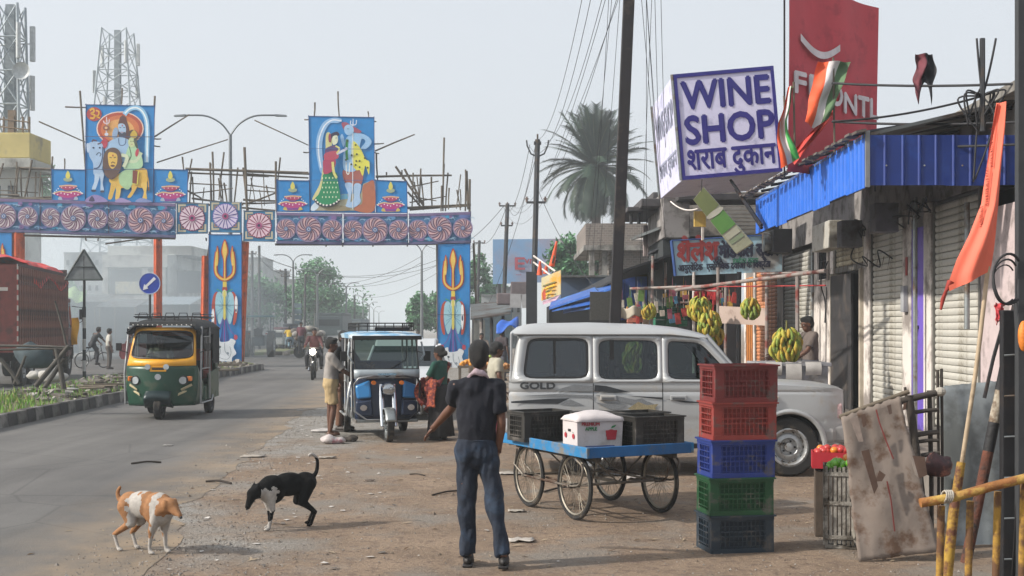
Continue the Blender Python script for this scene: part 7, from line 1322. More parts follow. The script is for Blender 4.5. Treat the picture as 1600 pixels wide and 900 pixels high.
# bicycle beyond the median
def spoke_wheel(name, par, c, r, ax=(0, 1, 0), n=20, tube=.016, rim=None):
    c = Vector(c); ax = Vector(ax).normalized(); b = B(); b.mi = 0; b.torus(c, ax, r-tube, tube, 40, 7); b.mi = 1; b.torus(c, ax, r-tube*2.4, tube*.62, 40, 5); b.mi = 0; b.cyl(c-ax*.05, c+ax*.05, .022, n=8)
    u, v = b.frame(ax)
    b.mi = 1
    for k in range(n): a = 2*pi*k/n; a2 = a+(.35 if k % 2 else -.35); d = u*cos(a)+v*sin(a); e = u*cos(a2)+v*sin(a2); b.cyl(c+e*.02+ax*(.035 if k % 4 < 2 else -.035), c+d*(r-tube*2.4), .0022, n=4, cap=False)
    return b.out(name, [mRUBBER, rim or mGALV], par, smooth=50)
def make_bicycle(label, loc, rz):
    t = thing('bicycle', label, 'bicycle', loc, rz)
    for x in (0, 1.05): spoke_wheel('wheel', t, (x, 0, .34), .34)
    b = B(); [b.tube(q, .017) for q in ([(0, 0, .34), (.42, 0, .30), (.33, 0, .85), (0, 0, .34)], [(.42, 0, .30), (.92, 0, .75), (.36, 0, .72)], [(1.05, 0, .34), (.92, 0, .85), (.9, 0, 1.0)])]; b.out('frame', mDARKSTEEL, t, smooth=60)
    b = B(); b.tube([(.8, -.28, 1.02), (.92, -.1, 1.02), (.92, .1, 1.02), (.8, .28, 1.02)], .014); b.out('handlebar', mGALV, t)
    b = B(); b.box((.28, 0, .88), (.26, .15, .07)); b.out('saddle', mSEAT, t, bev=.03); return t
make_bicycle('bicycle ridden along the opposite road behind the median', (-18.4, 52, 0), radians(50))
# ---- far vehicles on the road
def far_box(name, label, cat, x0, y0, x1, y1, D, depth, body, roof, glasscol='#20262b'):
    a, c = at(x0, y0, D), at(x1, y1, D); w_ = abs(c.x-a.x); h = a.z; t = thing(name, label, cat, ((a.x+c.x)/2, D, 0))
    b = B(); b.box((0, depth/2, h*.58), (w_, depth, h*.62)); b.out('body', M('far_'+body[1:], body, .6), t, bev=.08)
    b = B(); b.box((0, depth/2, h*.93), (w_*.98, depth*.98, h*.12)); b.out('roof', M('far_'+roof[1:], roof, .7), t, bev=.1)
    b = B(); b.box((0, -.02, h*.68), (w_*.8, .04, h*.2)); b.out('window', M('far_glass', glasscol, .2, bump=0), t, bev=.01)
    for s_ in (-1, 1):
        for y in (.7, depth-.8): wheel('wheel', t, (s_*(w_/2-.12), y, h*.16), h*.16, .2, ax=(1, 0, 0))
        b = B(); b.box((s_*w_*.38, -.03, h*.4), (w_*.12, .05, h*.07)); b.out('lamp', M('lamp_face', '#b9c1c4', .15), t)
    return t
far_box('minibus', 'small white and maroon van stopped past the crossing beside the tractor', 'van', 426, 511, 443, 548, 85, 3.2, '#a7a9a8', '#5b3036')
far_box('auto_rickshaw', 'dark canvas-topped rickshaw right of the small white van, far down the road', 'auto rickshaw', 441, 505, 457, 547, 88, 2.6, '#2f3a44', '#262c33')
far_box('covered_truck', 'large dark covered truck seen end-on far down the hazy road', 'truck', 491, 488, 535, 527, 118, 7, '#3d4a4d', '#2f3a3d')
far_box('covered_truck', 'second hazy truck, lower and wider, beside the large covered truck', 'truck', 536, 498, 566, 527, 140, 7, '#59666b', '#4d5a60')
# ---------------------------------------------------------------- people and dogs
def voxel(b, size, name='body', smooth=4):
    """fuse overlapping closed shapes into one continuous skin; returns a mesh"""
    me = b.data(name, []); o = bpy.data.objects.new(name, me); COL.objects.link(o)
    m = o.modifiers.new('r', 'REMESH'); m.mode = 'VOXEL'; m.voxel_size = size
    if smooth: q = o.modifiers.new('s', 'SMOOTH'); q.factor = .5; q.iterations = smooth
    out = bpy.data.meshes.new_from_object(o.evaluated_get(bpy.context.evaluated_depsgraph_get())); bpy.data.objects.remove(o); bpy.data.meshes.remove(me)
    return out
def skin_out(b, size, name, mats, parent, extra=None, fold=0, smooth=4, **k):
    me = voxel(b, size, name, smooth)
    q = B(); q.v = [tuple(v.co) for v in me.vertices]; q.f = [tuple(p.vertices) for p in me.polygons]; q.m = [0]*len(q.f)
    if fold:
        for i, v in enumerate(me.vertices):
            c = v.co; d = noise.noise(Vector((c.x*9, c.y*9, c.z*5)))*.7+noise.noise(Vector((c.x*21, c.y*21, c.z*12)))*.3; q.v[i] = tuple(c+v.normal*d*fold)
    paintf = k.pop('color_of', None)
    if paintf: q.m = [paintf(me.polygons[i].center+Vector((noise.noise(me.polygons[i].center*22), 0, noise.noise(me.polygons[i].center*22+Vector((4, 4, 4)))))*.035) for i in range(len(q.f))]
    bpy.data.meshes.remove(me)
    if extra: q.mi = 0; q.add(extra.v, extra.f)
    return q.out(name, mats, parent, smooth=180, **k)
def caps(b, p0, p1, r0, r1, n=12):
    b.cyl(p0, p1, r0, r1, n, True); b.sph(p0, r0, n, 8); b.sph(p1, r1, n, 8)
mSKIN = M('skin_brown', '#5b3a29', .55, var=.08, scale=12, bump=.04); mHAIR = M('black_hair', '#0d0c0d', .55, var=.4, scale=60, bump=.8)
def hand(b, w_, d, side, curl=.5, k=1.):
    """palm and five bent fingers; w_ wrist, d direction of the fingers, side = direction of the thumb"""
    w_ = Vector(w_); d = Vector(d).normalized(); s_ = Vector(side); s_ = (s_-d*s_.dot(d)).normalized(); nrm = d.cross(s_).normalized()
    pm = w_+d*.055*k
    rot = Matrix((s_, nrm, d)).transposed(); b.sph(pm, (.040*k, .016*k, .055*k), 10, 8, rot)
    b.cyl(w_-d*.05, w_+d*.03, .027*k, .028*k, 8)
    for i, (off, L_, sp_) in enumerate(((.030, .072, .16), (.010, .082, .04), (-.011, .076, -.06), (-.030, .060, -.18))):
        p = w_+d*.095*k+s_*off*k; dd = (d+s_*sp_).normalized(); q = [p]; c = curl*(.7+.15*i)
        for j, f in enumerate((.45, .32, .23)): a = c*(j+.35)*.75; q.append(q[-1]+(dd*cos(a)+nrm*sin(a))*L_*f*k)
        b.tube(q, [.0095*k, .009*k, .008*k, .0065*k], 7)
    p = w_+d*.03*k+s_*.030*k; q = [p, p+(s_*.8+d*.7).normalized()*.035*k, p+(s_*.8+d*.7).normalized()*.035*k+(s_*.35+d*.9+nrm*.3*curl).normalized()*.035*k]; q.append(q[-1]+(d+nrm*curl*.5).normalized()*.022*k)
    b.tube(q, [.013*k, .011*k, .010*k, .007*k], 7)
def person(label, loc, rz, J=None, top='#303030', bottom='#26304a', bot='trousers', sleeve=.55, k=1., vox=.016, hair='short', female=False, skin=None, shoes='#2a211c', hem=.93, look=(1, 0, 0), scarf=None, barefoot=False, group=None, cap=None, fold=.012, longsl=False):
    t = thing('person', label, 'person', loc, rz, group); t.scale = (k, k, k); sk = skin or mSKIN
    P = dict(pel=(0, 0, .93), che=(0, 0, 1.27), nek=(.0, 0, 1.44), hed=(.02, 0, 1.585), sl=(0, .175, 1.385), sr=(0, -.175, 1.385), el=(-.02, .23, 1.10), er=(-.02, -.23, 1.10), wl=(.05, .24, .85), wr=(.05, -.24, .85),
             hl=(0, .09, .92), hr=(0, -.09, .92), kl=(.02, .10, .50), kr=(.02, -.10, .50), al=(-.01, .10, .085), ar=(-.01, -.10, .085))
    if J: P.update(J)
    P = {a: Vector(c) for a, c in P.items()}; look = Vector(look).normalized(); side = Vector((0, 0, 1)).cross(look).normalized(); up = look.cross(side)
    hr_ = Matrix((look, side, up)).transposed(); H = P['hed']; hp = lambda x, y, z: H+hr_ @ Vector((x, y, z))
    b = B(); b.sph(hp(-.008, 0, .025), (.098, .077, .098), 16, 12, hr_); b.sph(hp(.025, 0, -.045), (.068, .058, .075), 12, 9, hr_); b.cyl(hp(.095, 0, .01), hp(.108, 0, -.028), .010, .017, 8); b.sph(hp(.085, 0, -.062), (.018, .026, .010), 8, 6, hr_); b.sph(hp(.088, 0, .022), (.014, .05, .010), 8, 6, hr_)
    for s_ in (-1, 1): b.sph(hp(0, s_*.078, -.01), (.018, .010, .030), 8, 6, hr_)
    caps(b, P['nek']-Vector((0, 0, .04)), H-up*.05, .052, .050)
    caps(b, P['pel'], P['che'], .09, .09); caps(b, P['sl'], P['sr'], .055, .055)
    ex = B()
    for a, e, w_, sd in (('sl', 'el', 'wl', -1), ('sr', 'er', 'wr', 1)):
        caps(b, P[a], P[e], .046, .038); m_ = P[e].lerp(P[w_], .3); caps(b, P[e], m_, .038, .040); caps(b, m_, P[w_], .040, .026)
        d = (P[w_]-P[e]).normalized(); th = Vector((1, 0, 0)) if abs(d.x) < .8 else Vector((0, 0, 1)); hand(ex, P[w_]+d*.0, d, th, .35*(1 if sd < 0 else -1))
    for h_, kn, an in (('hl', 'kl', 'al'), ('hr', 'kr', 'ar')):
        caps(b, P[h_], P[kn], .082, .055); m_ = P[kn].lerp(P[an], .3); caps(b, P[kn], m_, .052, .056); caps(b, m_, P[an], .056, .034)
        f = P[an]; fd = Vector((1, 0, 0)); fd = (fd*.9+Vector((P[an]-P[h_]).to_tuple())*0).normalized(); b.sph(f+Vector((.06, 0, -.045)), (.125, .042, .035), 10, 8) if barefoot else b.sph(f+Vector((.04, 0, -.03)), (.08, .035, .035), 10, 8)
    skin_out(b, vox*.8, 'body', sk, t, ex)
    # eyes, brows, mouth
    b = B(); b.mi = 0
    for s_ in (-1, 1): b.sph(hp(.084, s_*.031, .008), (.010, .014, .009), 8, 6, hr_)
    b.mi = 1
    for s_ in (-1, 1): b.sph(hp(.093, s_*.030, .008), (.004, .006, .006), 6, 5, hr_); b.sph(hp(.093, s_*.033, .033), (.006, .020, .005), 6, 5, hr_)
    b.out('eyes', [M('eye_white', '#b5aca2', .3, bump=0), M('eye_dark', '#120d0b', .4, bump=0)], t, smooth=180)
    # hair
    b = B(); b.sph(hp(-.018, 0, .045), (.104, .086, .095), 16, 12, hr_); b.sph(hp(-.045, 0, .0), (.078, .080, .085), 14, 10, hr_)
    if hair == 'short': b.sph(hp(.04, 0, .095), (.06, .07, .038), 12, 8, hr_)
    if hair == 'bun': b.sph(hp(-.12, 0, -.01), (.055, .060, .055), 12, 8, hr_); b.sph(hp(-.01, 0, .05), (.11, .094, .098), 12, 9, hr_)
    skin_out(b, .013, 'hair', M('cap_'+cap[1:], cap, .8) if cap else mHAIR, t, fold=.014, smooth=1)
    # top
    mt = top if not isinstance(top, str) else M('cloth_'+top[1:], top, .85, var=.14, scale=5, bump=.25, col2=None)
    if top:
        b = B(); n = 20; rings = []; pel, che, nek = P['pel'], P['che'], P['nek']; ax = (P['sl']-P['sr']).normalized()
        hz = Vector((pel.x, pel.y, hem)); chk = [(hz, .168, .135), (pel.lerp(che, .35), .158, .128), (che, .180, .130), (che.lerp(nek, .55), .182, .112), (nek-Vector((0, 0, .02)), .095, .075), (nek+Vector((0, 0, .012)), .066, .062)]
        if female: chk[1] = (chk[1][0], .145, .115)
        fw = ax.cross(Vector((0, 0, 1))).normalized()
        for c, a, d in chk: rings.append([c+ax*a*cos(q)+fw*d*sin(q) for q in [2*pi*i/n for i in range(n)]])
        b.loft(rings); b.sph(P['sl'], .072, 12, 8); b.sph(P['sr'], .072, 12, 8); caps(b, P['sl'], P['nek']-Vector((0, 0, .03)), .062, .06); caps(b, P['sr'], P['nek']-Vector((0, 0, .03)), .062, .06)
        for a, e, w_ in (('sl', 'el', 'wl'), ('sr', 'er', 'wr')):
            if longsl: b.cyl(P[a], P[e], .068, .054, 12); b.sph(P[e], .054, 10, 7); b.cyl(P[e], P[e].lerp(P[w_], .92), .054, .040, 12)
            else: b.cyl(P[a], P[a].lerp(P[e], sleeve*1.45), .068, .068, 14)
        skin_out(b, vox, 'shirt' if not female else 'blouse', mt, t, fold=fold, smooth=3)
    mb = bottom if not isinstance(bottom, str) else M('cloth_'+bottom[1:], bottom, .85, var=.2, scale=4, bump=.3)
    b = B(); W_ = P['pel']+Vector((0, 0, .06))
    if bot in ('trousers', 'shorts'):
        n = 16; b.loft([[W_+Vector((.138*cos(q), .16*sin(q), z)) for q in [2*pi*i/n for i in range(n)]] for z in (-.12, .02)])
        for h_, kn, an in (('hl', 'kl', 'al'), ('hr', 'kr', 'ar')):
            b.sph(P[h_]-Vector((0, 0, .02)), (.138, .105, .13), 12, 9); b.sph(P['pel']-Vector((0, 0, .04)), (.13, .13, .13), 12, 9)
            if bot == 'shorts': b.cyl(P[h_], P[h_].lerp(P[kn], .85), .105, .098, 14)
            else: b.cyl(P[h_], P[kn], .105, .078, 14); b.sph(P[kn], .078, 12, 8); b.cyl(P[kn], P[kn].lerp(P[an], .98), .078, .066, 14)
        skin_out(b, vox, bot, mb, t, fold=fold*1.2, smooth=3)
    else:
        n = 40; c0 = P['pel']; fl = (P['al']+P['ar'])/2
        rings = []
        for z, a in ((1.02, .14), (.9, .18), (.7, .20), (.4, .22), (.08, .25)):
            tt = (1.02-z)/.94; c = c0.lerp(fl, tt); rings.append([Vector((c.x+a*(1+.07*sin(7*q)*tt)*cos(q), c.y+a*(1+.09*sin(9*q+1)*tt)*sin(q), z)) for q in [2*pi*i/n for i in range(n)]])
        b.loft(rings, cap=False); b.out('skirt', mb, t, smooth=180, solid=.01)
    if not barefoot:
        for an in ('al', 'ar'): b = B(); f = P[an]; b.sph(f+Vector((.05, 0, -.035)), (.135, .048, .048), 12, 8); b.box(f+Vector((.05, 0, -.072)), (.25, .085, .024)); b.out('shoe', M('shoe_'+shoes[1:], shoes, .6), t, smooth=60, bev=.008)
    if scarf:
        b = B(); N_ = P['nek']; b.loft([[N_+Vector((a*cos(q)-.012, c_*sin(q), z-.045*cos(q)+.006*sin(5*q))) for q in [2*pi*i/26 for i in range(26)]] for a, c_, z in ((.06, .060, .028), (.072, .075, .02), (.08, .10, -.008), (.066, .09, -.022))], cap=False); b.out('neck_scarf', M('scarf_'+scarf[1:], scarf, .9, var=.3, scale=12, bump=.3), t, smooth=180)
    return t
# the man in the navy T-shirt, seen from behind: left = screen-left because he faces away
person('man in navy T-shirt and blue jeans seen from behind, hand held out, nearest the camera', (-.27, 9.35, 0), radians(88),
       dict(pel=(0, 0, .90), che=(.02, .0, 1.25), nek=(.0, -.01, 1.445), hed=(.015, -.02, 1.60), sl=(0, .178, 1.375), sr=(0, -.178, 1.375), el=(.18, .225, 1.21), er=(-.04, -.215, 1.10), wl=(.33, .40, 1.04), wr=(.0, -.185, .90),
            hl=(0, .085, .90), hr=(0, -.085, .90), kl=(.02, .085, .49), kr=(-.04, -.155, .50), al=(-.02, .075, .085), ar=(-.14, -.235, .10)), top=M('navy_tshirt', '#0c0f1b', .95, var=.12, scale=5, bump=.3), bottom=M('blue_jeans', '#17202f', .9, var=.25, scale=5, bump=.4, col2='#26364a', amt=.35, s2=4), hem=.90, vox=.011, look=(1, -.12, -.02), scarf='#a08f96', shoes='#1d1a1a', fold=.032, sleeve=.5).scale = (1, .90, 1)
person('man in grey T-shirt and khaki shorts leaning on the battery rickshaw', (-3.03, 20.3, 0), radians(12),
       dict(che=(.03, 0, 1.25), el=(.22, .20, 1.12), er=(.22, -.20, 1.13), wl=(.42, .14, 1.05), wr=(.44, -.12, 1.0), kl=(.0, .09, .5), kr=(.05, -.09, .5)), top='#8b8682', bottom='#a8926c', bot='shorts', k=.96, barefoot=True, look=(1, -.25, -.1), fold=.02, sleeve=.62)
person('man in dark shirt and brown trousers standing behind the man in khaki shorts', (-2.95, 21.25, 0), radians(-30),
       dict(el=(.15, .25, 1.15), wl=(.4, .2, 1.12)), top='#2b2a2c', bottom='#6b4b38', k=1.02, longsl=True, look=(1, -.3, -.1))
sar = M('red_saree', '#5c1f22', .85, var=.35, scale=9, bump=.4, col2='#a8532f', amt=.4, s2=16)
wm = person('woman in green blouse with a red and orange patterned saree, hair in a bun', (-1.16, 19.6, 0), radians(150),
       dict(pel=(0, 0, .93), el=(.12, .2, 1.14), er=(.10, -.2, 1.14), wl=(.30, .10, 1.08), wr=(.30, -.08, 1.05)), top='#12453a', bottom='#191516', bot='skirt', k=.88, hair='bun', female=True, hem=1.02, look=(1, .1, -.1), sleeve=.6)
b = B(); b.grid(lambda u, v: ((.22+.05*sin(u*7))*cos((v-.5)*3.6)+.03*sin(v*30), (.24+.06*u)*sin((v-.5)*3.6), 1.12-.72*u*(.85+.15*sin(v*5))), 16, 40); b.grid(lambda u, v: (.14*cos(v*5)+.02, .2*(1-2*u)*.95, 1.02+.38*u+.03*sin(v*9)), 10, 12); b.out('saree_drape', sar, wm, smooth=180, solid=.012)
b = B(); b.grid(lambda u, v: (.20+.16*sin(pi*u)+.04*sin(v*14), -.25+.5*v, 1.12-.5*u+.03*sin(v*22)), 12, 26); b.out('saree_fold', sar, wm, smooth=180, solid=.015)
person('person in a white shirt beside the van rear, looking towards the market stalls', (-.26, 19.2, 0), radians(20), dict(hed=(.03, 0, 1.5), nek=(0, 0, 1.36), che=(0, 0, 1.2), sl=(0, .16, 1.31), sr=(0, -.16, 1.31)), top='#9b9788', bottom='#6b1f2a', k=.97, hair='bun', female=True)
person('rider on the motorcycle with the lit headlamp', (-6.81, 41.9, .06), radians(-84), dict(pel=(-.15, 0, .86), che=(-.05, 0, 1.2), nek=(-.02, 0, 1.38), hed=(0, 0, 1.52), sl=(-.03, .18, 1.33), sr=(-.03, -.18, 1.33), el=(.18, .27, 1.12), er=(.18, -.27, 1.12), wl=(.42, .3, 1.04), wr=(.42, -.3, 1.04), hl=(-.15, .1, .84), hr=(-.15, -.1, .84), kl=(.25, .24, .72), kr=(.25, -.24, .72), al=(.1, .24, .36), ar=(.1, -.24, .36)), top='#4a2527', bottom='#2c2d33', longsl=True, k=1.02)
person('rider in a yellow shirt going away on a motorcycle', (-15.43, 84.2, .06), radians(98), dict(pel=(-.1, 0, .86), che=(-.02, 0, 1.2), nek=(.02, 0, 1.38), hed=(.04, 0, 1.52), sl=(0, .18, 1.33), sr=(0, -.18, 1.33), el=(.2, .32, 1.12), er=(.2, -.32, 1.12), wl=(.42, .3, 1.04), wr=(.42, -.3, 1.04), hl=(-.1, .1, .84), hr=(-.1, -.1, .84), kl=(.3, .2, .72), kr=(.3, -.2, .72), al=(.15, .2, .36), ar=(.15, -.2, .36)), top='#c9a72a', bottom='#5d7280', vox=.025, k=1.05)
person('cyclist in dark clothes on the opposite road', (-18.15, 52.3, .1), radians(50), dict(pel=(.1, 0, .95), che=(.25, 0, 1.25), nek=(.35, 0, 1.4), hed=(.42, 0, 1.54), sl=(.3, .18, 1.35), sr=(.3, -.18, 1.35), el=(.48, .25, 1.12), er=(.48, -.25, 1.12), wl=(.62, .25, .98), wr=(.62, -.25, .98), hl=(.1, .09, .93), hr=(.1, -.09, .93), kl=(.4, .1, .72), kr=(.3, -.1, .55), al=(.3, .1, .35), ar=(.25, -.1, .12)), top='#1f2226', bottom='#2a2a30', vox=.022)
person('person in a pale shirt walking beside the cyclist', (-16.9, 51, 0), radians(30), None, top='#a9a79f', bottom='#4a4440', vox=.022)
person('auto rickshaw driver behind the windscreen', (-7.14, 24.75, .12), radians(-87), dict(pel=(0, 0, .75), che=(0, 0, 1.08), nek=(.02, 0, 1.26), hed=(.05, 0, 1.40), sl=(0, .18, 1.2), sr=(0, -.18, 1.2), el=(.18, .25, .98), er=(.18, -.25, .98), wl=(.42, .24, 1.0), wr=(.42, -.24, 1.0), hl=(0, .1, .72), hr=(0, -.1, .72), kl=(.42, .16, .68), kr=(.42, -.16, .68), al=(.42, .16, .3), ar=(.42, -.16, .3)), top='#6d6a5d', bottom='#3a3a3a')
person('fruit seller in a grey-brown shirt behind the hanging banana bunch', (4.78, 19.5, .30), radians(190), dict(hed=(.05, 0, 1.56), el=(.15, .25, 1.15), er=(.22, -.28, 1.2), wl=(.35, .2, 1.0), wr=(.5, -.3, 1.05)), top='#5f5550', bottom='#3a3a42', look=(1, .15, -.25), hair='short', vox=.013)
person('stallkeeper seated behind heaps of fruit at the roadside market', (-1.1, 44, .3), radians(-90), dict(pel=(0, 0, .5), che=(.03, 0, .84), nek=(.05, 0, 1.0), hed=(.08, 0, 1.14), sl=(.02, .18, .95), sr=(.02, -.18, .95), el=(.15, .25, .7), er=(.15, -.25, .7), wl=(.35, .2, .6), wr=(.35, -.2, .6), hl=(0, .1, .48), hr=(0, -.1, .48), kl=(.42, .2, .45), kr=(.42, -.2, .45), al=(.42, .16, .1), ar=(.42, -.16, .1)), top='#8a7d70', bottom='#3f3f46', vox=.02)
person('customer in dark clothes standing between the gate post and the market stalls', (-.35, 40.5, 0), radians(60), None, top='#3c3338', bottom='#4a4a55', vox=.02)
person('customer in a red shirt by the blue plastic awning', (.45, 43, 0), radians(160), None, top='#7b2a28', bottom='#33333a', vox=.02, hair='bun', female=True)
person('rider carrying sacks on the loaded tricycle far down the road', (-11.6, 66.9, .3), radians(-95), dict(pel=(0, 0, .9)), top='#6a3a44', bottom='#33363c', vox=.03)
# ---- dogs
def dog(label, loc, rz, colr, mats, J, tail, k=1., ears='up'):
    t = thing('dog', label, 'dog', loc, rz); t.scale = (k, k, k); P = {a: Vector(c) for a, c in J.items()}; b = B()
    b.sph(P['chest'], (.165, .115, .155), 14, 10); b.sph(P['chest'].lerp(P['rump'], .5)+Vector((0, 0, .02)), (.20, .105, .128), 14, 10); b.sph(P['rump'], (.135, .10, .12), 14, 10)
    caps(b, P['chest'], P['rump'], .078, .062); caps(b, P['chest']+Vector((.04, 0, .03)), P['head'], .098, .066); 
    hd = P['head']; mz = P['nose']; dr = (mz-hd).normalized(); b.sph(hd, (.068, .064, .062), 12, 9); caps(b, hd+dr*.02, hd+dr*.085, .050, .040); caps(b, hd+dr*.085, mz, .038, .028); b.sph(mz+dr*.014, .013, 8, 6)
    for s_ in (-1, 1):
        s1 = P['chest']+Vector((.05, s_*.06, -.02)); e = P['fl' if s_ > 0 else 'fr']
        caps(b, s1, s1.lerp(e, .45)+Vector((-.03, 0, 0)), .060, .036); caps(b, s1.lerp(e, .45)+Vector((-.03, 0, 0)), e+Vector((-.01, 0, .06)), .028, .018); caps(b, e+Vector((-.01, 0, .06)), e+Vector((0, 0, .02)), .018, .020); b.sph(e+Vector((.02, 0, .018)), (.038, .024, .019), 8, 6)
        h = P['rump']+Vector((-.01, s_*.05, -.01)); f = P['hl' if s_ > 0 else 'hr']; kn = Vector((h.x+.07, h.y+s_*.01, .27)); hk = Vector((f.x-.05, f.y, .15))
        caps(b, h, kn, .085, .050); caps(b, kn, hk, .040, .024); caps(b, hk, f+Vector((0, 0, .025)), .018, .018); b.sph(f+Vector((.02, 0, .018)), (.038, .024, .019), 8, 6)
    T = sp([tuple(p) for p in tail], 5, False)
    for i in range(len(T)-1): caps(b, T[i], T[i+1], .026-.010*i/len(T), .026-.010*(i+1)/len(T), 8)
    side = Vector((0, 1, 0)); upv = Vector((0, 0, 1))
    for s_ in (-1, 1):
        p = hd+side*s_*.042+Vector((-.015, 0, .035))
        if ears == 'up': b.cyl(p, p+Vector((-.035, s_*.02, .085)), .030, .004, 8)
        else: b.sph(p+Vector((0, s_*.025, -.015)), (.03, .014, .042), 8, 6)
    skin_out(b, .011, 'body', mats, t, color_of=colr, fold=.004, smooth=3)
    b = B(); 
    for s_ in (-1, 1): b.sph(hd+dr*.045+Vector((0, s_*.034, .028)), .009, 8, 6)
    b.sph(mz+dr*.022, .014, 8, 6); b.out('eyes_and_nose', mBLACK, t, smooth=180)
    return t
mFB = M('black_fur', '#070708', .9, var=.4, scale=30, bump=.3, spec=.2); mFW = M('white_fur', '#a9a49e', .8, var=.15, scale=30, bump=.5); mFT = M('tan_fur', '#94673f', .75, var=.2, scale=25, bump=.5)
dog('black dog with white chest and white tail tip, head lowered', (-2.06, 11.1, 0), radians(218),
    lambda c: 1 if (c.x > .15 and c.z < .44 and c.z > .2 and not c.x > .34) or c.z > .71 or (c.x > .05 and c.z < .10) else 0, [mFB, mFW],
    dict(chest=(.17, 0, .42), rump=(-.22, 0, .46), head=(.40, .03, .40), nose=(.47, .05, .27), fl=(.24, .07, 0), fr=(.17, -.07, 0), hl=(-.25, .08, 0), hr=(-.31, -.08, 0)), [(-.30, 0, .50), (-.36, 0, .57), (-.37, 0, .70), (-.31, 0, .76), (-.27, 0, .75)], k=.86)
dog('tan and white dog with a thin upright tail, partly turned away', (-2.98, 9.9, 0), radians(-28),
    lambda c: 1 if (-.14 < c.x < .02 and noise.noise(c*5) > -.12) or c.z < .15 or (c.x > .2 and c.z < .36) or (.15 < c.x < .22) else 0, [mFT, mFW],
    dict(chest=(.15, 0, .40), rump=(-.18, 0, .42), head=(.33, -.03, .45), nose=(.45, -.05, .37), fl=(.18, .07, 0), fr=(.12, -.07, 0), hl=(-.2, .08, 0), hr=(-.26, -.08, 0)), [(-.27, 0, .45), (-.33, .0, .46), (-.35, 0, .52), (-.32, 0, .57)], k=.9, ears='down')
# ---------------------------------------------------------------- foreground: handcart, crates, boards, flag pole, railing
def crate_mesh(m, w_=.53, d=.36, h=.305, hollow=True):
    """plastic crate: rim, posts, lattice walls, floor"""
    b = B()
    for s_ in (-1, 1):
        b.box((0, s_*d/2, h-.02), (w_, .014, .04)); b.box((s_*w_/2, 0, h-.02), (.014, d, .04)); b.box((0, s_*d/2, .02), (w_-.01, .012, .04)); b.box((s_*w_/2, 0, .02), (.012, d-.01, .04))
        b.box((0, s_*(d/2+.010), h-.008), (w_+.03, .02, .012)); b.box((s_*(w_/2+.010), 0, h-.008), (.02, d+.03, .012))
        for x in (-1, 1): b.box((x*(w_/2-.035), s_*(d/2-.003), h/2), (.075, .010, h)); b.box((s_*(w_/2-.003), x*(d/2-.03), h/2), (.010, .06, h))
        n = 11
        for i in range(n): x = -(w_/2-.08)+(w_-.16)*i/(n-1); b.box((x, s_*d/2, h/2), (.006, .008, h-.06))
        for j in range(6): b.box((0, s_*(d/2), .05+j*(h-.10)/5), (w_-.14, .007, .006 if j not in (2, 3) else .012))
        for i in range(7): y = -(d/2-.06)+(d-.12)*i/6; b.box((s_*w_/2, y, h/2), (.008, .007, h-.06))
        for j in range(5): b.box((s_*w_/2, 0, .06+j*(h-.11)/4), (.010, d-.1, .008))
    for s_ in (-1, 1): b.box((0, s_*(d/2-.03), h*.5), (w_-.06, .004, h-.07)); b.box((s_*(w_/2-.03), 0, h*.5), (.004, d-.06, h-.07))
    b.box((0, 0, .012), (w_-.02, d-.02, .008)); return b.data('crate', m)
CW = {}
def crate(label, loc, rz, colr, grp, dark=False, tilt=0):
    k = colr
    if k not in CW: CW[k] = crate_mesh(M('crate_'+colr[1:], colr, .45, var=.12, scale=6, bump=0, col2='#524d48', amt=.2, s2=6))
    o = obj('crate', CW[k], None, loc=loc, rot=(0, tilt, rz), label=label, cat='crate', group=grp); return o
for i, (c, l) in enumerate((('#1d2c38', 'dark blue-black crate at the very bottom of the mixed stack'), ('#0c4022', 'green crate, second from the bottom of the mixed stack'), ('#182f74', 'blue crate in the middle of the mixed stack'), ('#802f28', 'faded red crate resting on the blue crate'), ('#66211f', 'deep red crate on top of the mixed stack'))):
    crate(l, (1.84+(.0, .0, .008, .022, .03)[i], 10.05, .0+i*.306), radians(10)+(.01, -.02, .015, 0, .02)[i], c, 'plastic crates stacked beside the handcart')
# handcart
CD = Vector((-.45, .89, 0)).normalized(); CF = Vector((.89, .45, 0)).normalized(); c0 = Vector((.69, 11.15, 0)); CL, CWd = 1.75, 1.16; ctr = c0+CD*CL/2+CF*CWd/2; ca = math.atan2(CD.y, CD.x)
t = thing('handcart', 'blue painted wooden handcart on four spoked wheels carrying crates and a white box', 'handcart', ctr, ca); mCB = M('cart_blue', '#1c6ea0', .6, var=.12, scale=4, col2='#6d6a62', amt=.3, s2=3.5, bump=.2)
zt = .70; hl, hw_ = CL/2, CWd/2
for s_, nm in ((-1, 'a'), (1, 'b')):
    b = B(); b.box((0, s_*hw_, zt-.025), (CL+.04, .03, .10)); b.out('side_board', mCB, t, bev=.006); b = B(); b.box((s_*hl, 0, zt-.025), (.03, CWd-.03, .10)); b.out('end_board', M('cart_end_blue', '#14588f', .6, var=.2, scale=4, col2='#4d5a66', amt=.35, s2=3) if s_ < 0 else mCB, t, bev=.006)
q = B(); q.box((0, 0, 0), (CL-.04, .135, .022)); me = q.data('deck_plank', M('deck_wood', '#5d6a70', .8, var=.25, scale=3, col2='#26587a', amt=.4, s2=2))
for i in range(8): obj('deck_plank', me, t, loc=(0, -hw_+.085+i*.142, zt-.035+R.uniform(-.002, .002)))
b = B(); [b.box((0, s_*(hw_-.16), zt-.09), (CL-.1, .05, .07)) for s_ in (-1, 1)]; b.out('bearer', M('cart_frame', '#4b463f', .8), t)
wl = [(s_*.47, w_*(hw_-.10)) for s_ in (-1, 1) for w_ in (-1, 1)]
for x, y in wl: spoke_wheel('wheel', t, (x, y, .325), .325, n=32, tube=.021, rim=M('rim_grey', '#7d776c', .5, .5))
b = B()
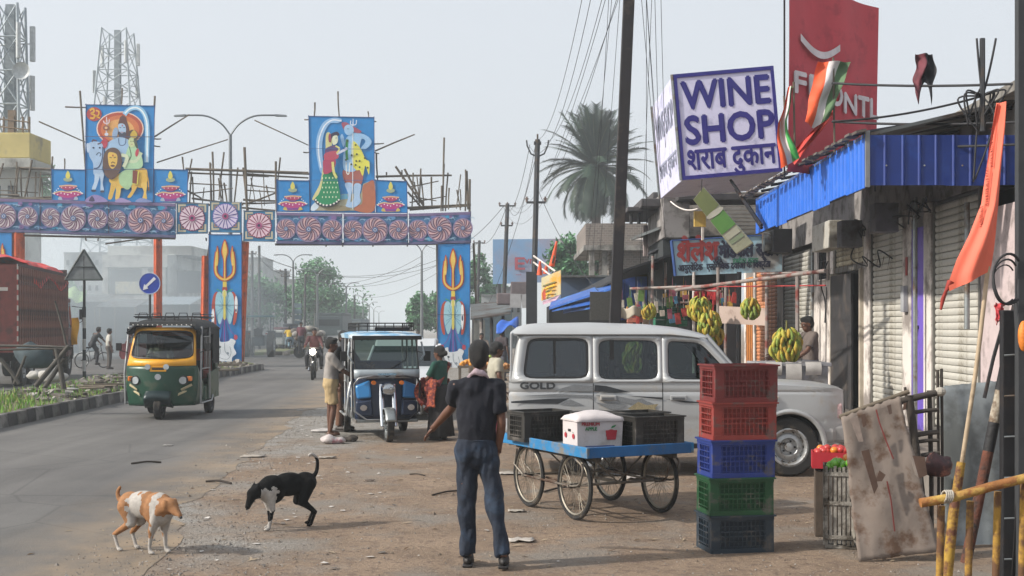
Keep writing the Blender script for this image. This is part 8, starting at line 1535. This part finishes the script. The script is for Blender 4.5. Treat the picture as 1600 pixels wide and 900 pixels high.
mCF = M('cart_iron', '#7a736a', .6, .5, var=.2, col2='#4b3528', amt=.35)
for y in (-(hw_-.10), hw_-.10):
    for o_ in (-.06, .06):
        b = B(); b.tube(sp([(-.62, y+o_, zt-.12), (-.72, y+o_, .52), (-.66, y+o_, .36), (-.47, y+o_, .325)], 4, False), .011, 6); b.tube([(-.47, y+o_, .325), (.47, y+o_, .325)], .012, 6); b.tube([(.47, y+o_, .325), (.68, y+o_, .42), (.62, y+o_, zt-.12)], .011, 6); b.out('wheel_bracket', mCF, t, smooth=60)
for x in (-.47, .47): b = B(); b.cyl((x, -hw_+.02, .325), (x, hw_-.02, .325), .014, n=8); b.tube([(x, -.3, zt-.1), (x, 0, .33), (x, .3, zt-.1)], .010, 5); b.out('axle', mCF, t)
b = B(); b.tube([(-hl, -.45, zt-.02), (-hl-.12, -.45, zt-.0), (-hl-.16, 0, zt), (-hl-.12, .45, zt), (-hl, .45, zt-.02)], .012, 6) if 0 else b.box((-.0, 0, .33), (1.0, .03, .03)); b.out('spine', mCF, t)
loc_ = lambda a, c, z=.678: c0+CD*a+CF*c+Vector((0, 0, z))   # a along the long side, c across, from the near corner
mBC = '#2a2825'
crate('black crate standing alone at the far end of the handcart behind the white box', loc_(1.32, .20), ca+pi/2+.03, mBC, 'black crates on the handcart')
crate('black crate directly behind the white box, showing its lattice side', loc_(.78, .62), ca+.05, mBC, 'black crates on the handcart'); crate('black crate nearest the near end board beside the mixed stack', loc_(.26, .86), ca-pi/2-.04, mBC, 'black crates on the handcart'); crate('black crate tucked behind the nearest black one along the van side', loc_(.72, 1.0), ca-pi/2+.05, mBC, 'black crates on the handcart')
# white apple box
t = thing('cardboard_box', 'white apple carton with red apple prints and a bulging lid on the handcart', 'box', loc_(.42, .30, .68), ca-pi/2-.12); mWB = M('white_carton', '#bdb6b6', .7, var=.04, scale=4, col2='#a39a96', amt=.25, bump=.1)
bw, bd, bh = .46, .36, .285; b = B(); b.hexa([(-bw/2, -bd/2, 0), (bw/2, -bd/2, 0), (bw/2, bd/2, 0), (-bw/2, bd/2, 0)], [(-bw/2-.008, -bd/2-.006, bh), (bw/2+.01, -bd/2-.01, bh-.01), (bw/2+.005, bd/2, bh), (-bw/2, bd/2+.005, bh+.005)]); b.out('carton', mWB, t, bev=.006)
b = B(); b.grid(lambda u, v: ((u-.5)*(bw+.03), (v-.5)*(bd+.04), bh+.004+.065*(sin(pi*u)**.7)*(sin(pi*v)**.8)+.006*noise.noise(Vector((u*6, v*6, 0)))-(.03 if v < .02 or u < .02 else 0)), 16, 14); b.out('lid_flap', mWB, t, smooth=60, solid=.006)
mAP = [M('apple_red', '#9c2430', .6, bump=0), M('apple_leaf', '#2f7a4a', .6, bump=0), M('print_blue', '#33508c', .6, bump=0)]
b = B(); b.mi = 0
def el(cx, cz, rx, rz_, y): b.face([(cx+rx*cos(a), y, cz+rz_*sin(a)) for a in [2*pi*i/20 for i in range(20)]])
el(.115, .135, .055, .048, -bd/2-.009); b.prism([(.07, -bd/2-.010, .085), (.16, -bd/2-.010, .085), (.175, -bd/2-.012, .175), (.055, -bd/2-.012, .175)], (0, -.001, 0)); text_mesh(b, 'PREMIUM', .045, (-.19, -bd/2-.012, .225), (1, 0, -.02), bold=.001, width=.18); el(-.0, -.9, .001, .001, -.2)
b.mi = 1; text_mesh(b, 'APPLE', .045, (-.155, -bd/2-.012, .18), (1, 0, -.02), bold=.002, width=.12); b.add([(.11, -bd/2-.013, .19), (.15, -bd/2-.013, .205), (.165, -bd/2-.013, .225), (.12, -bd/2-.013, .215)], [(0, 1, 2, 3)])
b.mi = 2; text_mesh(b, 'KASHMIR FRUIT', .026, (-.13, -bd/2-.009, .015), (1, 0, 0), width=.3) if 0 else b.box((.0, -bd/2-.007, .028), (.3, .001, .008)); b.out('printed_marks', mAP, t)
b = B(); [b.face([(-bw/2-.009, y+.03*cos(a), .12+.026*sin(a)) for a in [2*pi*i/14 for i in range(14)]]) for y in (-.10, .09)]; b.mi = 1; [b.face([(-bw/2-.0095, y-.005, .15), (-bw/2-.0095, y+.012, .15), (-bw/2-.0095, y+.02, .165)]) for y in (-.10, .09)]; b.out('side_print', mAP, t); b = B(); b.box((-bw/2-.006, 0, .17), (.004, .07, .025)); b.out('hand_hole', mDK, t, bev=.004)
# fruit crates by the van's front wheel
t = thing('fruit_carton', 'open red carton full of apples and one orange by the front wheel of the van', 'carton', at(1298, 724, 10.7)*Vector((1, 1, 0))+Vector((0, 0, .60)), radians(-12)); w_, d_, h_ = .32, .24, .14; q_ = B(); q_.box((0, 0, -.31), (.28, .2, .58)); q_.out('support_box', M('support_brown', '#4a3f36', .9, var=.3), t, bev=.01)
for c, s3 in (((0, -d_/2, h_/2), (w_, .008, h_)), ((0, d_/2, h_/2), (w_, .008, h_)), ((-w_/2, 0, h_/2), (.008, d_, h_)), ((w_/2, 0, h_/2), (.008, d_, h_)), ((0, 0, .005), (w_, d_, .01))): b = B(); b.box(c, s3); b.out('carton_side', M('carton_red', '#b02430', .6, var=.12, col2='#c9b0ac', amt=.12), t)
FRU = [B().sph((0, 0, 0), (.036, .036, .033), 12, 8).data('fruit', M(n, c, .35, var=.2, scale=20, bump=0), 180) for n, c in (('red_apple', '#b0352f'), ('orange_fruit', '#d07a22'), ('green_lime', '#5f9a2a'))]
for i in range(26): obj('apple', FRU[0] if i not in (5, 9) else FRU[1], t, loc=(R.uniform(-.12, .12), R.uniform(-.09, .09), .12+R.random()*.05))
t = thing('whitewashed_crate', 'whitewashed slatted crate topped with green limes beside the torn brown board', 'crate', at(1318, 760, 10.15)*Vector((1, 1, 0)), radians(-14)); mWW = M('whitewash_wood', '#8f8b84', .9, var=.2, scale=6, col2='#4d473f', amt=.5, s2=5, bump=.5)
for i in range(9): 
    for s_ in (-1, 1): b = B(); b.box((-.14+i*.035, s_*.13, .36), (.024, .012, .64+R.uniform(-.02, .02))); b.out('slat', mWW, t)
for i in range(7): b = B(); b.box((-.16, -.11+i*.037, .36), (.012, .024, .66)); b.out('slat', mWW, t)
for z in (.1, .38, .62): b = B(); b.box((0, -.14, z), (.32, .012, .03)); b.box((0, .12, z), (.32, .012, .03)); b.out('rail', mWW, t)
b = B(); b.box((0, 0, .62), (.28, .22, .02)); b.box((0, 0, .02), (.3, .25, .03)); b.out('tray', mWW, t)
for i in range(30): obj('lime', FRU[2], t, loc=(R.uniform(-.12, .12), R.uniform(-.09, .09), .66+R.random()*.05))
for i in range(8): obj('orange', FRU[1], t, loc=(R.uniform(.02, .12), R.uniform(0, .09), .70+R.random()*.04))
b = B(); b.grid(lambda u, v: (.06+.14*u, -.146-.01*sin(v*9+u*6), .60-.55*v*(.8+.2*sin(u*7))), 8, 12); b.out('draped_rag', M('rag_pale', '#a39e94', .9, var=.25, scale=8), t, smooth=180)
# torn cardboard sheet on a timber frame
mCBD = M('old_cardboard', '#7a6f67', .9, var=.10, scale=3, col2='#574234', amt=.35, s2=4.5, bump=.25); D = 9.6
def torn(name, label, pts, D0, D1, m, nx=22, ny=26, amp=.02, seed=0, cat='board', rag=.018):
    """sheet between 4 photo corners (TL TR BR BL) with buckles and a ragged edge; top stands at depth D0, bottom at D1"""
    b = B(); P = [at(*pts[0], D1), at(*pts[1], D1), at(*pts[2], D0), at(*pts[3], D0)]
    def fn(u, v):
        e = 0 if 0 < u < 1 else rag*noise.noise(Vector((v*14, u*3, seed))); e2 = 0 if 0 < v < 1 else rag*noise.noise(Vector((u*14, v*3, seed+4)))
        p = P[0].lerp(P[1], u).lerp(P[3].lerp(P[2], u), v); return p+Vector((e, amp*(noise.noise(Vector((u*2.2, v*2.2, seed)))*2+.4*noise.noise(Vector((u*7, v*7, seed)))), e2))
    b.grid(fn, nx, ny); return b.out(name, m, None, label=label, cat=cat, smooth=50, solid=.008)
o = torn('cardboard_sheet', 'big torn brown board leaning on a timber frame right of the van bonnet', [(1314, 652), (1406, 619), (1468, 862), (1342, 878)], 9.5, 9.75, mCBD, amp=.028, seed=2)
for i, (q, c) in enumerate((([(1328, 655), (1340, 650), (1349, 690), (1342, 690)], '#7d7068'), ([(1346, 705), (1358, 702), (1372, 760), (1366, 772)], '#47342a'), ([(1426, 712), (1445, 714), (1449, 742), (1436, 748)], '#4d3a30'), ([(1374, 735), (1384, 742), (1378, 752), (1368, 752)], '#513d32'), ([(1422, 712), (1428, 714), (1437, 748), (1430, 742)], '#7d736b'), ([(1345, 648), (1352, 646), (1354, 664), (1349, 668)], '#4d3a30'), ([(1386, 634), (1392, 632), (1394, 646), (1390, 648)], '#52423a'), ([(1412, 630), (1417, 629), (1415, 640), (1411, 641)], '#4d3a30'))):
    b = B(); P = [at(x, y, 9.70-(y-620)*.0011-.05) for x, y in q]; b.prism(P, (0, .006, 0)); b.out('torn_flap', M('flap_'+c[1:], c, .9, var=.2, bump=.2), o)
b = B(); P = [at(x, y, 9.66-(y-620)*.0010-.055) for x, y in ((1369, 640), (1374, 660), (1385, 690), (1396, 717))]; b.tube(P, .006, 4); P = [at(x, y, 9.40) for x, y in ((1386, 752), (1392, 780), (1398, 830))]; b.tube(P, .006, 4); b.out('red_stripe', M('stripe_red', '#6b2a26', .8), o)
t = thing('timber_frame', 'dark frame of bamboo and battens behind the torn board', 'frame', (at(1430, 700, 10).x, 10.0, 0)); mTB = M('dark_timber', '#3a342f', .9, var=.3, scale=6, bump=.4)
def pc(x0, y0, D0, x1, y1, D1, r, m=None, nm='batten'): b = B(); a, c = at(x0, y0, D0)-t.location, at(x1, y1, D1)-t.location; b.tube([a, a.lerp(c, .5)+Vector((.006, 0, .004)), c], [r, r*.95, r*.9], 7); b.out(nm, m or mTB, t, smooth=60)
for q in ((1405, 628, 10, 1463, 614, 10, .03), (1420, 618, 10, 1450, 870, 10, .035), (1452, 610, 10.05, 1456, 880, 10.05, .02), (1425, 645, 10, 1466, 640, 10, .018), (1430, 680, 10, 1466, 675, 10, .022), (1436, 690, 10, 1466, 688, 10, .016), (1440, 712, 10, 1468, 708, 10, .02), (1400, 700, 10, 1408, 900, 10, .03), (1330, 640, 10, 1346, 900, 10, .02)): pc(*q)
pc(1312, 652, 9.9, 1420, 612, 9.9, .022, mBAMBOO, 'bamboo_rail'); pc(1414, 605, 10, 1416, 640, 10, .012); pc(1465, 578, 10.1, 1466, 900, 10.1, .013); pc(1471, 576, 10.1, 1472, 900, 10.1, .013)
b = B(); b.sph((0, 0, 0), (.05, .04, .04), 8, 6); b.v = [tuple(Vector(v)+at(1469, 612, 10.08)-t.location) for v in b.v]; b.out('rope_knot', M('rope_pale', '#a09a90', .9, bump=.6), t)
torn('plastic_sheet', 'grey translucent-looking plastic sheet hung behind the saffron flag pole', [(1466, 604), (1583, 592), (1590, 880), (1478, 860)], 10.25, 10.25, M('grey_plastic', '#7c8285', .38, var=.1, scale=2, col2='#5e6262', amt=.4, s2=1.5, bump=.1), amp=.035, seed=8, cat='sheet')
sack('dark red plastic sack with a pale torn label below the grey sheet', 1466, 744, 46, M('sack_maroon', '#3d1f22', .5, var=.6, scale=14, col2='#8c5a4a', amt=.25, s2=9), 9.9, seed=12, flat=.75, name='plastic_sack', cat='sack')
b = B(); text_mesh(b, 'रात', .085, at(1456, 742, 9.55), (1, 0, .12), bold=.003); b.out('printed_lettering', M('print_orange', '#b4542e', .6), None) if 0 else None
# saffron flag on a bamboo pole
D = 8.6; t = thing('flag_pole', 'bent bamboo pole in front of the grey plastic sheet', 'flag pole', (at(1490, 800, D).x, D, 0)); L0 = lambda x, y: at(x, y, D)-t.location
b = B(); b.tube(sp([L0(1484, 885), L0(1495, 780), L0(1508, 690), L0(1526, 570), L0(1540, 450), L0(1553, 330), L0(1560, 240), L0(1565, 176)], 5, False), .0165, 8); b.out('bamboo_stem', M('bamboo_pale', '#a8957c', .6, var=.2, scale=6, col2='#6d5c48', amt=.3), t, smooth=60)
b = B(); b.tube([L0(1480, 900), L0(1490, 800), L0(1502, 722)], [.038, .036, .03], 9); b.out('stump_pipe', M('yellow_rust', '#a8862f', .7, var=.25, scale=6, col2='#5a3524', amt=.5, s2=6, bump=.3), t, smooth=60)
ft = thing('saffron_flag', 'long pink-orange flag wrapped round its pole with a tasselled drooping tip', 'flag', (at(1540, 400, D).x, D-.03, 0)); LX = [(160, 1558, 1570), (200, 1552, 1569), (260, 1545, 1564), (320, 1536, 1560), (360, 1517, 1557), (395, 1496, 1554), (425, 1483, 1551), (437, 1484, 1549)]
b = B()
def fl(u, v):
    y = 160+277*v; a = [q for q in LX if q[0] <= y][-1]; c = ([q for q in LX if q[0] > y] or [LX[-1]])[0]; f = 0 if c[0] == a[0] else (y-a[0])/(c[0]-a[0]); xl, xr = a[1]+(c[1]-a[1])*f, a[2]+(c[2]-a[2])*f
    yy = y+(1-u)*18*max(0, v-.6)/.4-u*14*max(0, v-.8)/.2; p = at(xl+(xr-xl)*u, yy, D-.03); p.y += .035*sin(u*5+v*2.5)+.012*sin(u*13+v*5); return tuple(p-ft.location)
b.grid(fl, 14, 44); b.out('cloth', M('flag_coral', '#dc6a52', .7, var=.08, scale=4, bump=.08), ft, smooth=180)
b = B(); P = [at(1486, 440, D)-ft.location, at(1478, 455, D)-ft.location, at(1473, 468, D)-ft.location, at(1470, 484, D)-ft.location]; b.tube(P, [.03, .012, .016, .008], 7); b.out('tassel', M('tassel_red', '#8e2f26', .8, bump=.5), ft, smooth=60)
b = B()
for i in range(60): y = 200+i*2.6; a = [q for q in LX if q[0] <= y][-1]; x = a[1]-1; b.tube([at(x+1, y, D-.03)-ft.location, at(x-R.uniform(2, 5), y+R.uniform(0, 4), D-.03)-ft.location], .0025, 3)
b.out('fringe', M('tassel_red', '#8e2f26', .8), ft, kind='stuff')
# striped barrier pole
D = 8.2; t = thing('barrier_pole', 'leaning barrier pole in flaking black, white and rust bands by the dark steel column', 'pole', (at(1515, 800, D).x, D, 0)); A, Z_ = at(1509, 880, D)-t.location, at(1590, 478, D)-t.location
mF = [M('rust_flake', '#5d3424', .85, var=.35, scale=8, col2='#2d2523', amt=.45, s2=7, bump=.5), M('black_flake', '#17171a', .7, var=.3, scale=10, col2='#3a2a24', amt=.2, s2=6, bump=.3), M('white_flake', '#a09889', .8, var=.15, scale=10, col2='#5d4a38', amt=.45, s2=7, bump=.4)]
fy = lambda y: (880-y)/402
for y0, y1, m in ((880, 758, 0), (758, 705, 0), (705, 660, 1), (660, 610, 2), (610, 478, 1)): b = B(); b.cyl(A.lerp(Z_, fy(y0)), A.lerp(Z_, fy(y1)), .036+.001*(m == 1), n=12); b.out('painted_band', mF[m], t, smooth=60)
b = B(); b.tube([at(1538, 622, D)-t.location, at(1552, 560, D)-t.location, at(1571, 492, D)-t.location], .012); b.out('stay_rod', mF[1], t)
torn('red_rag', 'small red and white rag tied at the top of the leaning barrier pole', [(1555, 474), (1570, 474), (1566, 496), (1557, 508)], 8.15, 8.15, M('rag_red', '#a82c34', .8, var=.4, scale=20, col2='#b9a8a4', amt=.4, s2=16), 6, 8, .02, 3, 'rag')
# dark column and cables at the frame edge
D = 8.0; t = thing('steel_column', 'dark steel column wrapped in wires at the frame edge', 'column', (at(1592, 508, D).x, D, 0)); xx = lambda x: at(x, 508, D).x-t.location.x; mCO = M('column_dark', '#1a1a1e', .7, .2, var=.2, col2='#2f2724', amt=.3)
b = B(); b.box((xx(1594), 0, 2.2), (.05, .06, 4.6)); b.out('post', M('post_grey', '#2f3134', .7, var=.15), t, bev=.004); b = B(); b.box((xx(1588), .12, .9), (.11, .06, 2.1)); b.out('lower_post', mCO, t, bev=.01)
for i in range(6): z = .3+i*.27; b = B(); b.cyl((xx(1574), .05, z), (xx(1640), .0, z+.02), .006, n=5); b.out('wire_tie', mGALV, t)
for k in range(4): b = B(); b.tube([(xx(1584)+.01*k, .02, .2), (xx(1596)+.015*k, .0, 1.2), (xx(1588)+.02*k, .03, 2.0)], .008); b.out('climbing_cable', mWIRE, t, smooth=180)
for i in range(3): b = B(); c = at(1576-i*3, 436+i*4, D-.05); b.tube([c+Vector((.10*cos(a)*(1-.1*i), .01*sin(a*3), .165*sin(a)*(1-.12*i))) for a in [.8+4.6*j/20 for j in range(21)]], .009-.002*i, 6); b.out('cable_coil', mWIRE, None, label=('thickest', 'middle', 'thinnest')[i]+' black cable loop hanging from the dark steel column', cat='cable', group='cable loops on the steel column', smooth=180)
b = B(); c = at(1599, 525, D-.1); b.sph((c.x, c.y, c.z), (.035, .035, .10), 10, 8); b.out('orange_bundle', M('orange_bundle', '#c9731f', .6, var=.3, scale=20), None, label='small orange bundle tied to the dark steel column', cat='bundle', smooth=60)
for i in range(12):  # tangle of cut cables over the front awning
    c = at(1535, 150, 13.6); e = at(1535+R.uniform(-28, 32), R.uniform(175, 290), 13.6); m_ = c.lerp(e, .5)+Vector((R.uniform(-.25, .25), R.uniform(-.1, .1), .18)); b = B(); b.tube(sp([c, m_, e], 7, False), .011, 5); b.out('overhead_wire', mWIRE, None, label='cut cable end drooping from the knot over the blue front awning', cat='cable', group='cut cables over the front awning', smooth=180)
for a, c in (((1535, 150), (1526, 60)), ((1535, 150), (1556, 60)), ((1535, 150), (1300, 190))): b = B(); b.tube(sag(at(*a, 13.6), at(*c, 13.6), .05), .013, 5); b.out('overhead_wire', mWIRE, None, label='cable running %s from the knot over the front awning' % {1526: 'straight up', 1556: 'up and aside', 1300: 'down to the awning corner'}[c[0]], cat='cable', smooth=180)
b = B(); b.tube([at(1535, 60, 13.6), at(1535, 205, 13.6)], .03, 6); b.out('conduit_mast', mPOLE, None, label='thin mast carrying the cable knot above the front awning', cat='mast')
flag('torn_banner', 'torn maroon and black cloth scrap hanging from cables above the front awning', lambda u, v: (1430+28*u+3*sin(v*6), 84+v*(62+18*sin(u*8))), [M('scrap_maroon', '#5e2832', .8, var=.4, scale=8), M('scrap_black', '#1d1c22', .8)], 14.6, None, 'cloth')
# rusty yellow railing nearest the camera
D = 7.0; t = thing('railing', 'rusty yellow bamboo and pipe railing at the bottom corner nearest the camera', 'railing', (at(1520, 770, D).x, D, 0)); mYR = M('yellow_rust', '#a8862f', .7); mYB = M('rust_bamboo', '#8a5a2c', .7, var=.3, scale=8, col2='#b09048', amt=.4, s2=7, bump=.4)
b = B(); P = [at(x, y, D-.05)-t.location for x, y in ((1438, 786), (1490, 777), (1550, 760), (1640, 738))]; b.tube(P, [.027, .026, .027, .027], 10); b.out('top_rail', mYB, t, smooth=60)
for x in (1468, 1513, 1556, 1597): b = B(); a = at(x-3, 1000, D)-t.location; a.z = 0; b.tube([a, at(x+3, {1468: 790, 1513: 783, 1556: 768, 1597: 750}[x], D)-t.location], .022, 8); b.out('baluster', M('yellow_paint_rust', '#a07c30', .8, var=.3, scale=5, col2='#5d4028', amt=.6, s2=6), t, smooth=60)
b = B(); [b.torus(at(1475, 776, D-.05)-t.location+Vector((i*.012, 0, 0)), (1, .1, -.2), .034, .006, 14, 5) for i in range(4)]; b.out('rope_lashing', M('rope_pale', '#a09a90', .9), t)
# ---------------------------------------------------------------- litter and stones on the near ground
mLW = M('litter_white', '#a9a5a2', .8, var=.15, scale=8)
sack('white cloth bag with pink stain lying at the feet of the man in khaki shorts', 520, 693, 40, M('cloth_bag', '#b0a8a6', .85, var=.15, scale=6, col2='#a06a70', amt=.25, s2=5, bump=.4), None, seed=21, flat=.35, h0=.0); sack('dark crumpled rag heap beside the white cloth bag', 546, 690, 26, M('rag_dark', '#3a332e', .9, var=.4, bump=.5), None, seed=22, flat=.4, h0=0, cat='rag'); sack('flat white polythene behind the feet of the man in khaki shorts', 505, 675, 34, mLW, None, seed=23, flat=.18, h0=0); sack('small dark heap near the battery rickshaw wheel', 540, 672, 16, M('rag_dark', '#3a332e', .9), None, seed=25, flat=.5, h0=0, cat='rag')
def scrap(label, x, y, w_px, colr, cat='paper', name='litter', grp='scraps of litter on the bare ground'):
    p = gd(x, y); r_ = w_px/2/F*p.y; b = B(); n = 7; sd_ = R.random()*9
    b.grid(lambda u, v: ((u-.5)*2*r_+.3*r_*noise.noise(Vector((v*3, sd_, 0))), (v-.5)*1.5*r_+.3*r_*noise.noise(Vector((u*3, 0, sd_))), .012+.25*r_*abs(noise.noise(Vector((u*3, v*3, sd_))))), n, n); o = b.out(name, M('litter_'+colr[1:], colr, .85, var=.15), None, label=label, cat=cat, smooth=60, solid=.003, group=grp); o.location = (p.x, p.y, 0)
for l, x, y, w_, c in (('dirty white plastic scrap under the handcart edge', 797, 741, 34, '#a39d96'), ('pale paper scrap right of the navy-shirted man', 806, 800, 26, '#9a938a'), ('crumpled white paper by the handcart wheel', 815, 846, 40, '#a8a199'), ('pale scrap near the middle of the dirt', 655, 716, 8, '#b4aea6'), ('white scrap on the asphalt in front of the auto rickshaw', 262, 697, 14, '#9c9894'), ('brown scrap left of the navy-shirted man', 578, 752, 14, '#4d4038'), ('grey paper strip near the black dog tail', 510, 716, 26, '#8d857b'), ('pale flattened cup above the black dog', 395, 714, 34, '#968f86'), ('whitish wrapper among the wheels under the van', 1000, 748, 44, '#a09a96'), ('dull foil wrapper behind the handcart', 960, 742, 40, '#8f8c8c'), ('pale wrapper near the gravel strip', 462, 762, 22, '#989288'), ('tiny white wrapper by the road edge', 470, 642, 12, '#aaa6a2')): scrap(l, x, y, w_, c)
for l, x0, y0, x1, y1, r_ in (('dark twig lying on the road left of the black dog', 205, 726, 252, 724, .014), ('grey curved stick on the gravel above the black dog', 322, 754, 361, 757, .014), ('thin stick behind the navy-shirted man', 675, 775, 722, 768, .010), ('short stick on the dirt near the rickshaw', 640, 742, 664, 744, .008), ('stick on the dirt under the handcart', 850, 770, 900, 762, .012)): a, c = gd(x0, y0), gd(x1, y1); b = B(); b.tube(sp([a+Vector((0, 0, r_)), a.lerp(c, .5)+Vector((0, .04, r_*2)), c+Vector((0, 0, r_))], 4, False), r_, 6); b.out('fallen_stick', M('twig_dark', '#322a24', .9), None, label=l, cat='stick', smooth=60)
b = B(); MS = [M('stone_a', '#77716b', .95, bump=0), M('stone_b', '#938d86', .95, bump=0), M('stone_c', '#665b50', .95, bump=0)]
for i in range(6000):
    d = 8.5+R.random()**1.6*18; xe = interp(RR, d); e = R.random(); x = xe+R.gauss(.15, .55) if e < .6 else R.uniform(xe-.2, 6) ; r_ = R.uniform(.003, .012)*(1+1.2*(R.random() < .03)); b.mi = R.choice((0, 0, 1, 2))
    if x < xe-.7: continue
    q = [Vector((x+r_*cos(a+i)*R.uniform(.7, 1.3), d+r_*sin(a+i)*R.uniform(.7, 1.3), .003)) for a in (0, 1.6, 3.1, 4.7)]; b.add(q+[Vector((x, d, r_*R.uniform(.6, 1.2)+.004))], [(0, 1, 4), (1, 2, 4), (2, 3, 4), (3, 0, 4)])
b.out('gravel', MS, kind='stuff', label='loose gravel and pebbles along the broken road edge')
b = B()
for i in range(420): x = R.uniform(-4, 5.5); d = R.uniform(9, 24); a = R.uniform(0, 3); r_ = R.uniform(.02, .06); b.mi = R.choice((0, 1, 1)); b.add([(x-r_*cos(a), d-r_*sin(a), .006), (x+r_*.3*sin(a), d-r_*.3*cos(a), .012), (x+r_*cos(a), d+r_*sin(a), .006+R.random()*.015), (x-r_*.3*sin(a), d+r_*.3*cos(a), .014)], [(0, 1, 2, 3)])
for i in range(120):
    d = R.uniform(9, 25); x = interp(RR, d)+abs(R.gauss(0, 1.6)); r_ = R.uniform(.012, .045); a = R.uniform(0, 3); b.mi = R.choice((2, 2, 3)); b.add([(x+r_*cos(a+k*1.57)*R.uniform(.6, 1.4), d+r_*sin(a+k*1.57), .006+R.random()*.012) for k in range(4)], [(0, 1, 2, 3)])
b.out('leaf_litter', [M('dead_leaf', '#5a4632', .9, bump=0), M('dead_leaf_pale', '#8c7d68', .9, bump=0), M('paper_bits', '#b5b0aa', .8, bump=0), M('ash_bits', '#5a5550', .9, bump=0)], kind='stuff', label='dead leaves and straw scattered over the dirt')
# ---------------------------------------------------------------- air
def volume(name, dens, col, aniso=.3):
    m = bpy.data.materials.new(name); m.use_nodes = True; n = m.node_tree.nodes; L = m.node_tree.links
    n.remove(n['Principled BSDF']); v = n.new('ShaderNodeVolumePrincipled'); v.inputs['Density'].default_value = dens
    v.inputs['Color'].default_value = col+(1,); v.inputs['Anisotropy'].default_value = aniso; L.new(v.outputs[0], n['Material Output'].inputs['Volume']); return m
b = B(); b.box((0, 1000, 15.5), (2400, 2100, 33)); o = b.out('haze', volume('haze_air', .0016, (.86, .93, .97)), kind='stuff', label='pale morning haze over the street')
b = B(); b.sph((-27, 68, 3), (15, 12, 6), 20, 12); b.v = [tuple(Vector(v)+Vector((noise.noise(Vector(v)*.12), noise.noise(Vector(v)*.12+Vector((5, 0, 0))), noise.noise(Vector(v)*.12+Vector((0, 5, 0)))*.7))*3.5) for v in b.v]; b.v = [(x, y, max(.02, z)) for x, y, z in b.v]
b.out('smoke', volume('blue_smoke', .030, (.80, .90, .97), .1), smooth=180, kind='stuff', label='bluish smoke drifting before the buildings across the road')
